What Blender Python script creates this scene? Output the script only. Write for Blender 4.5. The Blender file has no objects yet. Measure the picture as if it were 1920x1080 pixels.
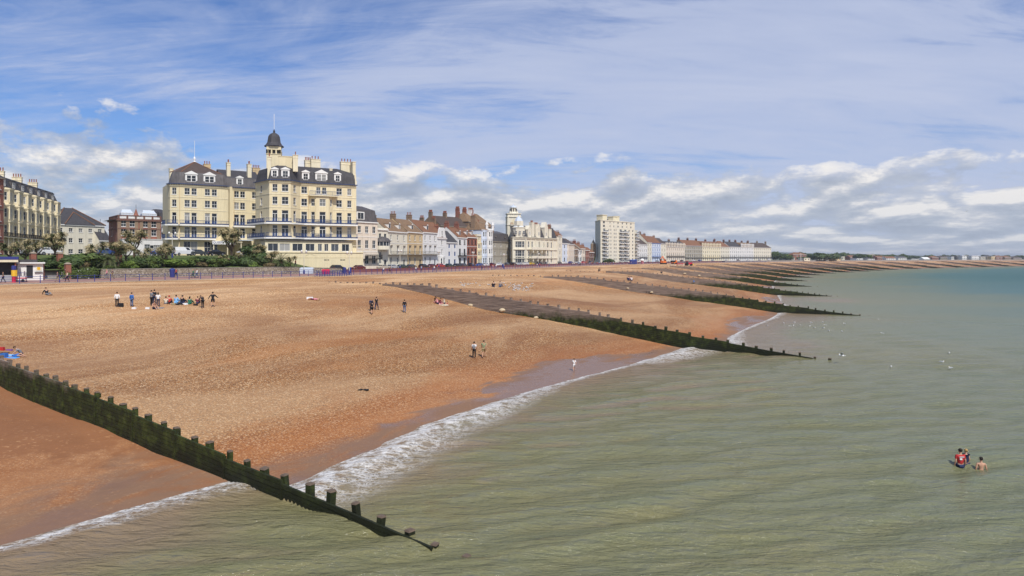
import bpy, bmesh, math, random
import numpy as np
from mathutils import Vector, Matrix
random.seed(7); np.random.seed(7)
C = bpy.context.scene
R = math.radians
F = 1280.0; HZ = 484.0; EYE = 11.5          # focal length in photo pixels, horizon row, eye height in metres
# ---------------- camera
cd = bpy.data.cameras.new('camera'); cam = bpy.data.objects.new('camera', cd); C.collection.objects.link(cam)
cam.location = (0, 0, EYE); cam.rotation_euler = (R(90), 0, 0)
cd.sensor_width = 36; cd.lens = 36*F/1920; cd.shift_y = (HZ-540)/1920
cd.clip_start = .5; cd.clip_end = 60000
C.camera = cam
# ---------------- light
SUN_AZ = math.atan2(.42, -.9); SUN_EL = R(52)      # azimuth clockwise from +Y
sd = Vector((math.sin(SUN_AZ)*math.cos(SUN_EL), math.cos(SUN_AZ)*math.cos(SUN_EL), math.sin(SUN_EL)))
sl = bpy.data.lights.new('sun', 'SUN'); sl.energy = 4.2; sl.angle = R(.53); sl.color = (1, .955, .88)
so = bpy.data.objects.new('sun', sl); C.collection.objects.link(so); so.rotation_euler = sd.to_track_quat('Z', 'Y').to_euler()
C.view_settings.view_transform = 'Standard'; C.view_settings.look = 'None'
C.view_settings.exposure = 0.0; C.view_settings.gamma = 1; C.view_settings.use_curve_mapping = False

class NT:
    """tiny node helper"""
    def __init__(s, tree): s.t = tree; s.n = tree.nodes; s.l = tree.links
    def new(s, typ, **kw):
        n = s.n.new(typ)
        for k, v in kw.items():
            if k == 'ins':
                for a, b in v.items():
                    if hasattr(b, 'is_output'): s.l.new(b, n.inputs[a])
                    else: n.inputs[a].default_value = b
            else: setattr(n, k, v)
        return n
    def math(s, op, a, b=0.0, c=None, clamp=False):
        n = s.n.new('ShaderNodeMath'); n.operation = op; n.use_clamp = clamp
        for i, v in enumerate((a, b) if c is None else (a, b, c)):
            if hasattr(v, 'is_output'): s.l.new(v, n.inputs[i])
            else: n.inputs[i].default_value = v
        return n.outputs[0]
    def vmath(s, op, a, b=(0, 0, 0), sc=None):
        n = s.n.new('ShaderNodeVectorMath'); n.operation = op
        for i, v in enumerate((a, b)):
            if hasattr(v, 'is_output'): s.l.new(v, n.inputs[i])
            else: n.inputs[i].default_value = v
        if sc is not None:
            if hasattr(sc, 'is_output'): s.l.new(sc, n.inputs['Scale'])
            else: n.inputs['Scale'].default_value = sc
        return n.outputs[0] if op not in ('LENGTH', 'DOT_PRODUCT', 'DISTANCE') else n.outputs['Value']
    def ramp(s, fac, stops, interp='LINEAR'):
        n = s.n.new('ShaderNodeValToRGB'); n.color_ramp.interpolation = interp
        e = n.color_ramp.elements
        while len(e) < len(stops): e.new(.5)
        for i, (p, c) in enumerate(stops):
            e[i].position = p; e[i].color = (c, c, c, 1) if isinstance(c, (int, float)) else (*c, 1)
        s.l.new(fac, n.inputs[0]); return n.outputs[0]
    def mix(s, fac, a, b, mode='MIX'):
        n = s.n.new('ShaderNodeMix'); n.data_type = 'RGBA'; n.blend_type = mode
        for k, v in ((0, fac), (6, a), (7, b)):
            if hasattr(v, 'is_output'): s.l.new(v, n.inputs[k])
            else: n.inputs[k].default_value = v if k == 0 else (*v, 1)
        return n.outputs[2]
    def noise(s, vec, scale, detail=3, rough=.5, dist=0.0, out='Fac'):
        n = s.n.new('ShaderNodeTexNoise'); n.inputs['Scale'].default_value = scale; n.inputs['Detail'].default_value = detail
        n.inputs['Roughness'].default_value = rough; n.inputs['Distortion'].default_value = dist
        if vec is not None: s.l.new(vec, n.inputs['Vector'])
        return n.outputs[out]
    def vor(s, vec, scale, feature='F1', out='Color', rnd=1.0):
        n = s.n.new('ShaderNodeTexVoronoi'); n.feature = feature; n.inputs['Scale'].default_value = scale
        n.inputs['Randomness'].default_value = rnd
        s.l.new(vec, n.inputs['Vector']); return n.outputs[out]
    def mapping(s, vec, scale=(1, 1, 1), rot=(0, 0, 0), loc=(0, 0, 0)):
        n = s.n.new('ShaderNodeMapping'); s.l.new(vec, n.inputs['Vector'])
        n.inputs['Scale'].default_value = scale; n.inputs['Rotation'].default_value = rot; n.inputs['Location'].default_value = loc
        return n.outputs[0]
    def comb(s, x, y, z):
        n = s.n.new('ShaderNodeCombineXYZ')
        for i, v in enumerate((x, y, z)):
            if hasattr(v, 'is_output'): s.l.new(v, n.inputs[i])
            else: n.inputs[i].default_value = v
        return n.outputs[0]
    def sep(s, v):
        n = s.n.new('ShaderNodeSeparateXYZ'); s.l.new(v, n.inputs[0]); return n.outputs

# ---------------- sky
w = bpy.data.worlds.new('World'); C.world = w; w.use_nodes = True
T = NT(w.node_tree); T.n.clear()
geo = T.new('ShaderNodeTexCoord'); d = T.vmath('NORMALIZE', geo.outputs['Generated'])
sky = T.new('ShaderNodeTexSky'); sky.sky_type = 'NISHITA'; sky.sun_disc = False
sky.sun_elevation = SUN_EL; sky.sun_rotation = SUN_AZ; sky.air_density = 1.0; sky.dust_density = .6; sky.ozone_density = 1.8
sx, sy, sz = T.sep(d)
zc = T.math('MAXIMUM', sz, 0.0)
az = T.math('ARCTAN2', sx, sy)
S = .1
base = T.mix(1.0, sky.outputs[0], (.60, .82, 1.22), 'MULTIPLY')
# high thin cloud: sheet seen in perspective
den = T.math('ADD', zc, .22)
px = T.math('DIVIDE', sx, den); py = T.math('DIVIDE', sy, den)
pc = T.comb(px, py, 0.0)
c1 = T.noise(T.mapping(pc, (.75, 2.3, 1), (0, 0, R(-24)), (3.2, 1.3, 0)), 1.0, 9, .62, .8)
c2 = T.noise(T.mapping(pc, (.75, .9, 1), (0, 0, R(20)), (7.4, .9, 0)), 1.0, 3, .5, .5)
c3 = T.noise(T.mapping(pc, (2.0, 7.5, 1), (0, 0, R(-36)), (1.1, 2.0, 0)), 1.0, 9, .70, .8)
bias = T.math('ADD', T.math('MULTIPLY', T.math('MINIMUM', az, .5), .21), T.math('MULTIPLY', zc, -.42))
cs = T.math('ADD', T.math('ADD', T.math('MULTIPLY', c1, .55), T.math('MULTIPLY', c2, .35)), T.math('ADD', T.math('MULTIPLY', c3, .36), T.math('ADD', bias, .075)))
cir = T.ramp(cs, [(.47, .04), (.56, .34), (.66, .78), (.80, .94)], 'LINEAR')
col = T.mix(cir, base, (5.3, 5.9, 7.7))
# low cumulus near the horizon, lit from above, grey undersides
cz = T.math('LOGARITHM', T.math('ADD', zc, .040), 2.718)
cuv = T.comb(az, cz, 0.0)
big_v = T.mapping(cuv, (4.4, 2.3, 1), (0, 0, 0), (2.3, 4.2, .4))
mid_v = T.mapping(cuv, (13, 4.4, 1), (0, 0, 0), (1.7, 1.2, .4))
def cum(off):
    big = T.noise(T.vmath('ADD', big_v, (0, off*2.3, 0)), 1.0, 2, .5, .2); fine = T.noise(T.vmath('ADD', mid_v, (0, off*4.4, 0)), 1.0, 10, .60, .15)
    return T.math('ADD', T.math('MULTIPLY', big, .48), T.math('MULTIPLY', fine, .60))
k0 = cum(0.0); k1 = cum(.13)
left = T.math('MAXIMUM', T.math('MULTIPLY', T.math('ADD', az, .20), -.16), 0.0)
topm = T.math('ADD', T.math('SUBTRACT', .112, zc), T.math('ADD', left, T.math('MULTIPLY', T.math('MAXIMUM', az, 0.0), .045)))
edge = T.math('ADD', T.math('MINIMUM', T.math('MULTIPLY', topm, 3.6), .115), T.math('MULTIPLY', T.ramp(zc, [(.03, 1.0), (.125, 0.0)]), .05))
dens = T.math('ADD', k0, edge)
cm = T.ramp(dens, [(.555, 0.0), (.60, .60), (.68, .97)], 'LINEAR')
sh = T.math('ADD', .46, T.math('MULTIPLY', T.math('SUBTRACT', k0, k1), 3.6), clamp=True)
thick = T.ramp(dens, [(.60, .10), (.80, -.0)])
sh = T.math('ADD', sh, T.math('MULTIPLY', thick, 1.0), clamp=True)
ccol = T.ramp(sh, [(.12, (.36, .405, .50)), (.42, (.46, .505, .595)), (.62, (.60, .62, .68)), (.86, (.93, .90, .87))])
ccol = T.mix(1.0, ccol, (10, 10, 10), 'MULTIPLY')
# air in front of the lowest clouds
fog = T.ramp(zc, [(0.0, .42), (.045, .22), (.12, 0.0)])
col = T.mix(cm, col, ccol)
col = T.mix(fog, col, (4.2, 5.1, 6.5))
bg = T.new('ShaderNodeBackground', ins={'Color': col, 'Strength': S})
T.new('ShaderNodeOutputWorld', ins={'Surface': bg.outputs[0]})

# ---------------- materials
M = {}
def mat(name, col=(.5, .5, .5), rough=.8, metal=0.0, var=.12, vs=1.2, spec=.3, bump=0.0, bs=20, streak=0.0):
    m = bpy.data.materials.new(name); m.use_nodes = True; t = NT(m.node_tree); b = t.n['Principled BSDF']
    g = t.new('ShaderNodeNewGeometry'); p = g.outputs['Position']
    n = t.noise(p, vs, 5, .6)
    f = t.math('ADD', 1-var, t.math('MULTIPLY', n, 2*var))
    if streak:
        st = t.noise(t.mapping(p, (1, 1, .09)), 2.2, 4, .6)
        f = t.math('MULTIPLY', f, t.ramp(st, [(.35, 1-streak), (.6, 1.0)]))
    c = t.mix(1.0, col, t.comb(f, f, f), 'MULTIPLY')
    t.l.new(c, b.inputs['Base Color']); b.inputs['Roughness'].default_value = rough
    b.inputs['Metallic'].default_value = metal; b.inputs['Specular IOR Level'].default_value = spec
    if bump:
        bn = t.new('ShaderNodeBump', ins={'Strength': bump, 'Distance': .05, 'Height': t.noise(p, bs, 4, .6)})
        t.l.new(bn.outputs[0], b.inputs['Normal'])
    M[name] = m; return m

# ---------------- mesh helpers
def link(o): C.collection.objects.link(o); return o
def tag(o, label=None, cat=None, group=None, kind=None):
    if label: o['label'] = label
    if cat: o['category'] = cat
    if group: o['group'] = group
    if kind: o['kind'] = kind
    return o
def empty(name, loc=(0, 0, 0), rz=0.0, **kw):
    o = bpy.data.objects.new(name, None); o.location = loc; o.rotation_euler = (0, 0, rz); o.empty_display_size = .3
    link(o); return tag(o, **kw)
class MB:
    def __init__(s): s.v = []; s.f = []; s.m = []; s.mi = 0
    def face(s, pts, mi=None):
        i = len(s.v); s.v += [tuple(p) for p in pts]; s.f.append(tuple(range(i, i+len(pts)))); s.m.append(s.mi if mi is None else mi)
    def box(s, x0, x1, y0, y1, z0, z1, mi=None):
        i = len(s.v)
        s.v += [(x0, y0, z0), (x1, y0, z0), (x1, y1, z0), (x0, y1, z0), (x0, y0, z1), (x1, y0, z1), (x1, y1, z1), (x0, y1, z1)]
        for f in ((0, 3, 2, 1), (4, 5, 6, 7), (0, 1, 5, 4), (1, 2, 6, 5), (2, 3, 7, 6), (3, 0, 4, 7)):
            s.f.append(tuple(i+k for k in f)); s.m.append(s.mi if mi is None else mi)
    def cbox(s, c, sz, mi=None):
        s.box(c[0]-sz[0]/2, c[0]+sz[0]/2, c[1]-sz[1]/2, c[1]+sz[1]/2, c[2]-sz[2]/2, c[2]+sz[2]/2, mi)
    def prism(s, poly, z0, z1, mi=None, cap=True, top=None):
        """poly: CCW xy list; top: optional xy list for the upper ring"""
        top = top or poly; n = len(poly); i = len(s.v); mi = s.mi if mi is None else mi
        s.v += [(p[0], p[1], z0) for p in poly] + [(p[0], p[1], z1) for p in top]
        for k in range(n):
            a, b = k, (k+1) % n
            s.f.append((i+a, i+b, i+n+b, i+n+a)); s.m.append(mi)
        if cap:
            s.f.append(tuple(i+n+k for k in range(n))); s.m.append(mi)
            s.f.append(tuple(i+k for k in reversed(range(n)))); s.m.append(mi)
    def tube(s, a, b, r, n=6, r2=None, mi=None):
        a = Vector(a); b = Vector(b); d = (b-a); 
        if d.length < 1e-6: return
        q = d.to_track_quat('Z', 'Y'); r2 = r if r2 is None else r2; i = len(s.v); mi = s.mi if mi is None else mi
        for (c, rr) in ((a, r), (b, r2)):
            for k in range(n):
                an = 2*math.pi*k/n; s.v.append(tuple(c + q @ Vector((rr*math.cos(an), rr*math.sin(an), 0))))
        for k in range(n):
            k2 = (k+1) % n; s.f.append((i+k, i+k2, i+n+k2, i+n+k)); s.m.append(mi)
        s.f.append(tuple(i+n+k for k in range(n))); s.m.append(mi)
        s.f.append(tuple(i+k for k in reversed(range(n)))); s.m.append(mi)
    def lathe(s, prof, c=(0, 0), n=12, mi=None, rot=0.0):
        i = len(s.v); mi = s.mi if mi is None else mi; m = len(prof)
        for (r, z) in prof:
            for k in range(n):
                an = 2*math.pi*k/n+rot; s.v.append((c[0]+r*math.cos(an), c[1]+r*math.sin(an), z))
        for j in range(m-1):
            for k in range(n):
                k2 = (k+1) % n; s.f.append((i+j*n+k, i+j*n+k2, i+(j+1)*n+k2, i+(j+1)*n+k)); s.m.append(mi)
        s.f.append(tuple(i+(m-1)*n+k for k in range(n))); s.m.append(mi)
        s.f.append(tuple(i+k for k in reversed(range(n)))); s.m.append(mi)
    def ell(s, c, r, n=8, m=6, mi=None, jit=0.0):
        i = len(s.v); mi = s.mi if mi is None else mi
        for j in range(m+1):
            th = math.pi*j/m
            for k in range(n):
                an = 2*math.pi*k/n; q = 1+random.uniform(-jit, jit)
                s.v.append((c[0]+r[0]*q*math.sin(th)*math.cos(an), c[1]+r[1]*q*math.sin(th)*math.sin(an), c[2]-r[2]*q*math.cos(th)))
        for j in range(m):
            for k in range(n):
                k2 = (k+1) % n; s.f.append((i+j*n+k, i+j*n+k2, i+(j+1)*n+k2, i+(j+1)*n+k)); s.m.append(mi)
    def mesh(s, name, mats, smooth=False):
        me = bpy.data.meshes.new(name); me.from_pydata(s.v, [], s.f)
        for m in (mats if isinstance(mats, (list, tuple)) else [mats]): me.materials.append(M[m] if isinstance(m, str) else m)
        if any(s.m): me.polygons.foreach_set('material_index', s.m)
        if smooth: me.polygons.foreach_set('use_smooth', [True]*len(s.f))
        me.update(); return me
    def build(s, name, mats, parent=None, smooth=False, loc=(0, 0, 0), rz=0.0, **kw):
        o = bpy.data.objects.new(name, s.mesh(name, mats, smooth)); o.location = loc; o.rotation_euler = (0, 0, rz)
        link(o)
        if parent: o.parent = parent
        return tag(o, **kw)
def inst(name, me, parent=None, loc=(0, 0, 0), rz=0.0, sc=None, **kw):
    o = bpy.data.objects.new(name, me); o.location = loc; o.rotation_euler = (0, 0, rz)
    if sc: o.scale = sc
    link(o)
    if parent: o.parent = parent
    return tag(o, **kw)
# ---------------- coast line: the seaward ends of the groynes, one every 66 m or so
TIPS = np.array([(-75, -78), (-39.5, -25), (-4.1, 27.8), (33.5, 79), (68.5, 137), (95, 206), (120, 276), (147, 342), (177, 403), (209, 461), (243, 514),
                 (276, 552), (310, 592), (345, 634), (385, 680), (440, 733), (500, 790), (565, 845), (635, 900), (705, 955), (780, 1010), (860, 1062),
                 (940, 1112), (1025, 1160), (1110, 1205), (1200, 1250), (1300, 1290)], float)
Q0 = 2   # index of the nearest groyne (q = 0)
QMAX = len(TIPS)-1-Q0-1
def cpt(q):
    q = np.atleast_1d(np.asarray(q, float)); u = np.clip(q+Q0, 1e-6, len(TIPS)-1-1e-6); i = np.floor(u).astype(int); f = (u-i)[:, None]
    P = lambda k: TIPS[np.clip(k, 0, len(TIPS)-1)]
    p0, p1, p2, p3 = P(i-1), P(i), P(i+1), P(i+2)
    return .5*((2*p1)+(-p0+p2)*f+(2*p0-5*p1+4*p2-p3)*f**2+(-p0+3*p1-3*p2+p3)*f**3)
def cnor(q):
    q = np.atleast_1d(np.asarray(q, float)); t = cpt(q+.35)-cpt(q-.35); t /= np.linalg.norm(t, axis=1)[:, None]
    return np.stack([-t[:, 1], t[:, 0]], 1)
def qt(q, t):
    p = cpt(q)+cnor(q)*np.atleast_1d(t)[:, None]; return p
_qs = np.arange(-1.9, QMAX, .02); _cp = cpt(_qs); _cn = cnor(_qs)
def inv(X, Y):
    """world xy -> (q, t)"""
    X = np.atleast_1d(X).astype(float); Y = np.atleast_1d(Y).astype(float); q = np.empty_like(X); t = np.empty_like(X)
    for a in range(0, len(X), 2000):
        dx = X[a:a+2000, None]-_cp[None, :, 0]; dy = Y[a:a+2000, None]-_cp[None, :, 1]
        i = np.argmin(dx*dx+dy*dy, 1); r = np.arange(len(i))
        tt = dx[r, i]*_cn[i, 0]+dy[r, i]*_cn[i, 1]
        along = dx[r, i]*_cn[i, 1]-dy[r, i]*_cn[i, 0]     # metres along the tangent
        q[a:a+2000] = _qs[i]+along/66.0; t[a:a+2000] = tt
    return q, t
ZM = ([-400, -60, -20, 0, 12.5, 16, 20, 28, 37, 46, 57, 64, 70, 78, 90, 107], [-30, -5, -1.7, -.6, 0, .6, 1.4, 2.75, 3.75, 4.6, 5.95, 6.6, 6.9, 7.02, 7.15, 7.35])
ZA = ([-20, 5, 14, 20, 30, 45, 55, 64, 78, 90], [0, .15, .22, .55, .85, .80, .48, .12, .0, 0])
ZT = ([-6, 0, 6.2, 12, 20, 28, 37.5, 46.5, 57, 66], [-.12, .05, .80, 1.5, 2.65, 3.9, 4.9, 5.75, 6.9, 7.05])
ZT0 = ([-6, 0, 3.2, 9.4, 14.2, 20.8, 29.6, 41.5, 55, 68], [-.12, .02, .32, .75, 1.15, 1.95, 2.65, 3.3, 4.5, 6.0])
def zt(t, k=1): return np.interp(t, *(ZT0 if k == 0 else ZT))
def zb(q, t):
    """beach height"""
    fr = q-np.floor(q); A = np.interp(t, *ZA)
    g = 1-2*fr; g = np.sign(g)*np.abs(g)**1.25
    s = q*66.0
    und = .10*np.sin(s*.21+t*.09)+.07*np.sin(s*.13-t*.23+1)+.05*np.sin(s*.45+t*.31)
    cusp = -.22*np.exp(-((fr-.5)/.3)**2)*np.exp(-((t-14)/12)**2)
    und = und*np.clip((t-14)/20, 0, 1)*np.clip((105-t)/15, 0, 1)
    berm = .16*np.exp(-((t-40-3*np.sin(s*.06))/2.5)**2)+.2*np.exp(-((t-63-3*np.sin(s*.045))/3)**2)
    near0 = -.75*np.exp(-((fr-.55)/.27)**2)*np.interp(t, [14, 24, 42, 60], [0, 1, .9, 0])+np.interp(t, [13, 20, 30, 42, 60, 84], [0, -.6, -1.3, -1.9, -1.7, 0])*np.where(q < 0, np.exp(-(q/.55)**2), np.exp(-(q/.30)**2))
    A = np.where(q < 0, A*np.clip((t-13)/7, .0, 1), A)
    return np.interp(t, *ZM)+A*g+und+cusp+berm*np.clip(fr*8, 0, 1)*np.clip((1-fr)*8, 0, 1)+near0
def ground(x, y):
    q, t = inv([x], [y]); q = q[0]; t = t[0]
    return float(land(q, t)) if t > 107 else float(zb(q, t))
PROM = 7.5
def land(q, t):
    q = np.asarray(q, float); t = np.asarray(t, float); s = q*66.0; up = np.clip((s-260)*.0016, 0, .7)
    bank = np.clip((1.72-q)/.3, 0, 1); bank = bank*bank*(3-2*bank)
    hi = np.interp(t, [117.6, 120, 126, 134, 400], [1.15, 1.3, 2.6, 3.9, 4.0])
    return np.where(t < 117.5, np.interp(t, [107, 117.5], [PROM-.1, PROM+.25]), 8.22+up+bank*hi)
def drop(px, py, lo=20, hi=1500, z=None):
    """photo pixel -> point on the ground (or on height z)"""
    if z is not None:
        d = F*(EYE-z)/(py-HZ); return ((px-960)/F*d, d, z)
    dd = np.geomspace(lo, hi, 1600); X = (px-960)/F*dd; Z = EYE-(py-HZ)/F*dd
    q, t = inv(X, dd); g = np.where(t > 107, land(q, t), zb(q, t)); i = int(np.argmax(Z <= g))
    if i > 0:
        e0 = Z[i-1]-g[i-1]; e1 = Z[i]-g[i]; f = e0/(e0-e1+1e-9); d = dd[i-1]+(dd[i]-dd[i-1])*f
    else: d = dd[i]
    x = (px-960)/F*d; return (float(x), float(d), float(EYE-(py-HZ)/F*d))
def P(px, d, z=0.0): return Vector(((px-960)/F*d, d, z))

def grid_obj(name, V, nx, ny, material, kind='structure', attrs=None, smooth=True, flip=False):
    me = bpy.data.meshes.new(name); i = np.arange(nx*ny).reshape(ny, nx)
    a, b, c, e = i[:-1, :-1].ravel(), i[:-1, 1:].ravel(), i[1:, 1:].ravel(), i[1:, :-1].ravel()
    Fc = np.stack([a, e, c, b] if flip else [a, b, c, e], 1)
    me.vertices.add(len(V)); me.vertices.foreach_set('co', V.astype(np.float32).ravel())
    me.loops.add(Fc.size); me.loops.foreach_set('vertex_index', Fc.ravel().astype(np.int32))
    me.polygons.add(len(Fc)); me.polygons.foreach_set('loop_start', np.arange(0, Fc.size, 4, dtype=np.int32))
    me.update(calc_edges=True); me.validate()
    me.polygons.foreach_set('use_smooth', [smooth]*len(me.polygons))
    for k, v in (attrs or {}).items():
        at = me.attributes.new(k, 'FLOAT', 'POINT'); at.data.foreach_set('value', v.astype(np.float32))
    me.materials.append(material); o = bpy.data.objects.new(name, me); link(o); return tag(o, kind=kind)

# ---- shingle
def shingle():
    m = bpy.data.materials.new('shingle'); m.use_nodes = True; t = NT(m.node_tree); b = t.n['Principled BSDF']
    g = t.new('ShaderNodeNewGeometry'); p = g.outputs['Position']
    at = lambda n: t.new('ShaderNodeAttribute', attribute_name=n).outputs['Fac']
    tt, qq, zz = at('t'), at('q'), at('zz')
    p2 = t.comb(tt, t.math('MULTIPLY', qq, 66.0), 0.0)           # along / across shore
    # pebbles: individual stones
    c1 = t.vor(p, 15.0, out='Color'); c2 = t.vor(p, 9.5, out='Color')
    r1 = t.sep(c1)[0]; r2 = t.sep(c2)[1]; hue = t.sep(c1)[2]
    stone = t.ramp(r1, [(0, (.07, .036, .018)), (.22, (.20, .093, .032)), (.5, (.335, .163, .054)), (.78, (.42, .230, .084)), (.93, (.51, .35, .18)), (1, (.76, .68, .54))])
    grey = t.ramp(r1, [(0, (.08, .062, .045)), (.4, (.25, .185, .115)), (.8, (.44, .35, .23)), (1, (.78, .72, .62))])
    stone = t.mix(t.ramp(hue, [(.45, 0.0), (.6, .35)]), stone, grey)
    stone = t.mix(t.ramp(r2, [(.88, 0.0), (.93, .6)]), stone, (.74, .66, .52)); stone = t.mix(t.ramp(t.sep(c2)[0], [(.90, 0.0), (.94, .6)]), stone, (.10, .06, .035))
    # broad bands along the shore: pale coarse, brown fine, orange damp
    bn = t.noise(t.mapping(p2, (.075, .022, 1)), 1.0, 6, .62, .9)
    bn2 = t.noise(t.mapping(p2, (.085, .026, 1), (0, 0, .15), (5, 3, 0)), 1.0, 7, .62, 1.0)
    pale = t.ramp(bn, [(.44, 0.0), (.58, .85)])
    stone = t.mix(pale, stone, t.mix(.5, stone, (.60, .48, .34)))
    brown = t.ramp(bn2, [(.47, 0.0), (.60, .9)])
    stone = t.mix(brown, stone, t.mix(.6, stone, (.21, .105, .048)))
    oran = t.ramp(t.noise(t.mapping(p2, (.1, .03, 1), (0, 0, -.1), (9, 1, 0)), 1.0, 5, .6, .6), [(.55, 0.0), (.68, .6)])
    stone = t.mix(oran, stone, t.mix(.5, stone, (.46, .21, .06)))
    dry = t.ramp(t.math('MULTIPLY', tt, .01), [(.25, (.88, .71, .53)), (.48, (.98, .80, .61)), (.72, (1.32, 1.14, .90))])
    stone = t.mix(1.0, stone, dry, 'MULTIPLY')
    # orange-red damp band above the wash
    jz = t.math('ADD', zz, t.math('MULTIPLY', t.math('SUBTRACT', t.noise(t.mapping(p2, (.3, .12, 1)), 1.0, 5, .6, .8), .5), 1.3))
    fq = t.math('FRACT', qq); ma = t.math('MULTIPLY', t.math('SUBTRACT', fq, .62), 4.6); mb_ = t.math('MULTIPLY', t.math('SUBTRACT', tt, 15.6), .22)
    md = t.math('ADD', t.math('SQRT', t.math('ADD', t.math('MULTIPLY', ma, ma), t.math('MULTIPLY', mb_, mb_))), t.math('MULTIPLY', t.math('SUBTRACT', t.noise(t.mapping(p2, (.35, .14, 1)), 1.0, 5, .6, .8), .5), 1.5))
    flat = t.math('MULTIPLY', t.ramp(md, [(.55, 1.0), (.95, 0.0)]), t.math('MULTIPLY', t.math('GREATER_THAN', qq, 0.0), t.math('SUBTRACT', 1.0, t.math('MULTIPLY', t.math('GREATER_THAN', qq, 1.0), .65))))
    jz = t.math('SUBTRACT', jz, t.math('MULTIPLY', flat, .9))
    jz5 = t.math('MULTIPLY', jz, .2)
    damp = t.ramp(jz5, [(.06, .8), (.14, .75), (.27, 0.0)])
    stone = t.mix(damp, stone, t.mix(.55, stone, (.36, .125, .038)))
    # wet sand
    sand = t.mix(t.noise(p, .8, 5, .6), (.205, .082, .029), (.275, .114, .044))
    peb = t.ramp(t.sep(t.vor(p, 7.0, out='Color'))[0], [(.90, 0.0), (.95, 1.0)])
    sand = t.mix(t.math('MULTIPLY', peb, t.ramp(t.noise(p, .35, 4, .6), [(.42, 0.0), (.6, .8)])), sand, stone)
    sandm = t.math('MAXIMUM', t.ramp(jz5, [(.01, 1.0), (.065, 0.0)]), t.math('MULTIPLY', flat, .95))
    # the lower bay on the near side of the first groyne is mostly sand
    left = t.math('LESS_THAN', qq, 0.0)
    pa = t.math('MULTIPLY', t.math('SUBTRACT', tt, 19.5), .19); pb = t.math('MULTIPLY', t.math('ADD', qq, .15), 8.5)
    pr = t.math('SQRT', t.math('ADD', t.math('MULTIPLY', pa, pa), t.math('MULTIPLY', pb, pb)))
    lf = t.ramp(t.math('ADD', t.math('MULTIPLY', pr, .5), t.math('MULTIPLY', t.math('SUBTRACT', t.noise(p, .5, 6, .65), .5), 1.1)), [(.36, 0.0), (.58, .96)])
    sandm = t.math('MAXIMUM', sandm, t.math('MULTIPLY', left, t.math('MULTIPLY', lf, .95)))
    base = t.mix(sandm, stone, sand)
    wet = t.ramp(t.math('ADD', jz5, t.math('MULTIPLY', t.math('SUBTRACT', t.noise(t.mapping(p2, (.09, .06, 1), (0, 0, .1), (1, 8, 0)), 1.0, 4, .5, .5), .5), .16)), [(.035, 1.0), (.075, 0.0)])
    base = t.mix(t.math('MULTIPLY', wet, .5), base, (.20, .145, .098))
    t.l.new(base, b.inputs['Base Color'])
    film = t.ramp(t.noise(t.mapping(p2, (.22, .09, 1), (0, 0, .1), (1, 8, 0)), 1.0, 4, .5, .5), [(.44, 0.0), (.56, 1.0)])
    ro = t.math('SUBTRACT', .88, t.math('MULTIPLY', t.math('MULTIPLY', wet, .72), t.math('ADD', .05, t.math('MULTIPLY', t.math('MAXIMUM', film, flat), .85))))
    ro = t.math('ADD', ro, t.math('MULTIPLY', t.math('LESS_THAN', qq, 0.0), .25), clamp=True); t.l.new(ro, b.inputs['Roughness']); b.inputs['Specular IOR Level'].default_value = .45
    hgt = t.math('SUBTRACT', 1.0, t.vor(p, 15.0, out='Distance'))
    far = t.noise(p, 1.1, 6, .65)
    dist = t.math('MULTIPLY', t.math('SUBTRACT', 1.0, t.math('MULTIPLY', sandm, .85)), .05)
    b1 = t.new('ShaderNodeBump', ins={'Strength': .55, 'Distance': .022, 'Height': t.math('MULTIPLY', hgt, t.math('SUBTRACT', 1.0, t.math('MULTIPLY', sandm, .9)))})
    b2 = t.new('ShaderNodeBump', ins={'Strength': .35, 'Distance': .2, 'Height': far, 'Normal': b1.outputs[0]})
    t.l.new(b2.outputs[0], b.inputs['Normal']); return m
M['shingle'] = shingle()
ql = []
for k in range(-2, QMAX):
    n = 34 if k in (-1, 0) else (24 if k < 4 else 10)
    lo = k+.0014; hi = k+1-.0014
    if k == -2: lo = -1.5
    ql += list(np.linspace(lo, hi, n))
ql = np.array(ql)
tl = np.concatenate([np.linspace(-60, -6, 12), np.arange(-5, 80, .8), np.linspace(80, 107, 24)])
QQ, TT = np.meshgrid(ql, tl); QQ = QQ.ravel(); TT = TT.ravel()
XY = qt(QQ, TT); Z = zb(QQ, TT)
rg = np.random.RandomState(3); Z = Z+rg.normal(0, .012, len(Z))*np.clip((TT-16)/10, 0, 1)
V = np.column_stack([XY, Z])
beach = grid_obj('beach', V, len(ql), len(tl), M['shingle'], attrs={'t': TT, 'q': QQ, 'zz': Z}, flip=False)

# ---- promenade, road and the land behind
def strip(name, prof, material, q0=-1.5, q1=QMAX-.01, n=240, up=True):
    qs = np.linspace(q0, q1, n); V = []
    for (t, z, rise) in prof:
        xy = qt(qs, np.full(n, t)); zz = z+(np.clip((qs*66-260)*.0016, 0, .7) if rise else 0)
        V.append(np.column_stack([xy, np.broadcast_to(zz, n)]))
    return grid_obj(name, np.concatenate(V), n, len(prof), material, smooth=False)
mat('prom_tarmac', (.34, .20, .155), .85, var=.12, vs=.5)
mat('concrete', (.36, .33, .28), .85, var=.2, vs=.8, streak=.3)
mat('asphalt', (.06, .06, .062), .9, var=.2, vs=.7)
mat('pavement', (.26, .24, .22), .9, var=.12, vs=.6)
mat('land', (.09, .10, .06), .95, var=.4, vs=.02)
strip('sea_wall_edge', [(106.9, 6.4, 0), (106.9, PROM-.04, 0), (107.5, PROM-.04, 0), (107.5, PROM-.10, 0)], M['concrete'])
strip('promenade', [(107.5, PROM-.09, 0), (117.4, PROM+.25, 0)], M['prom_tarmac'])
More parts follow.
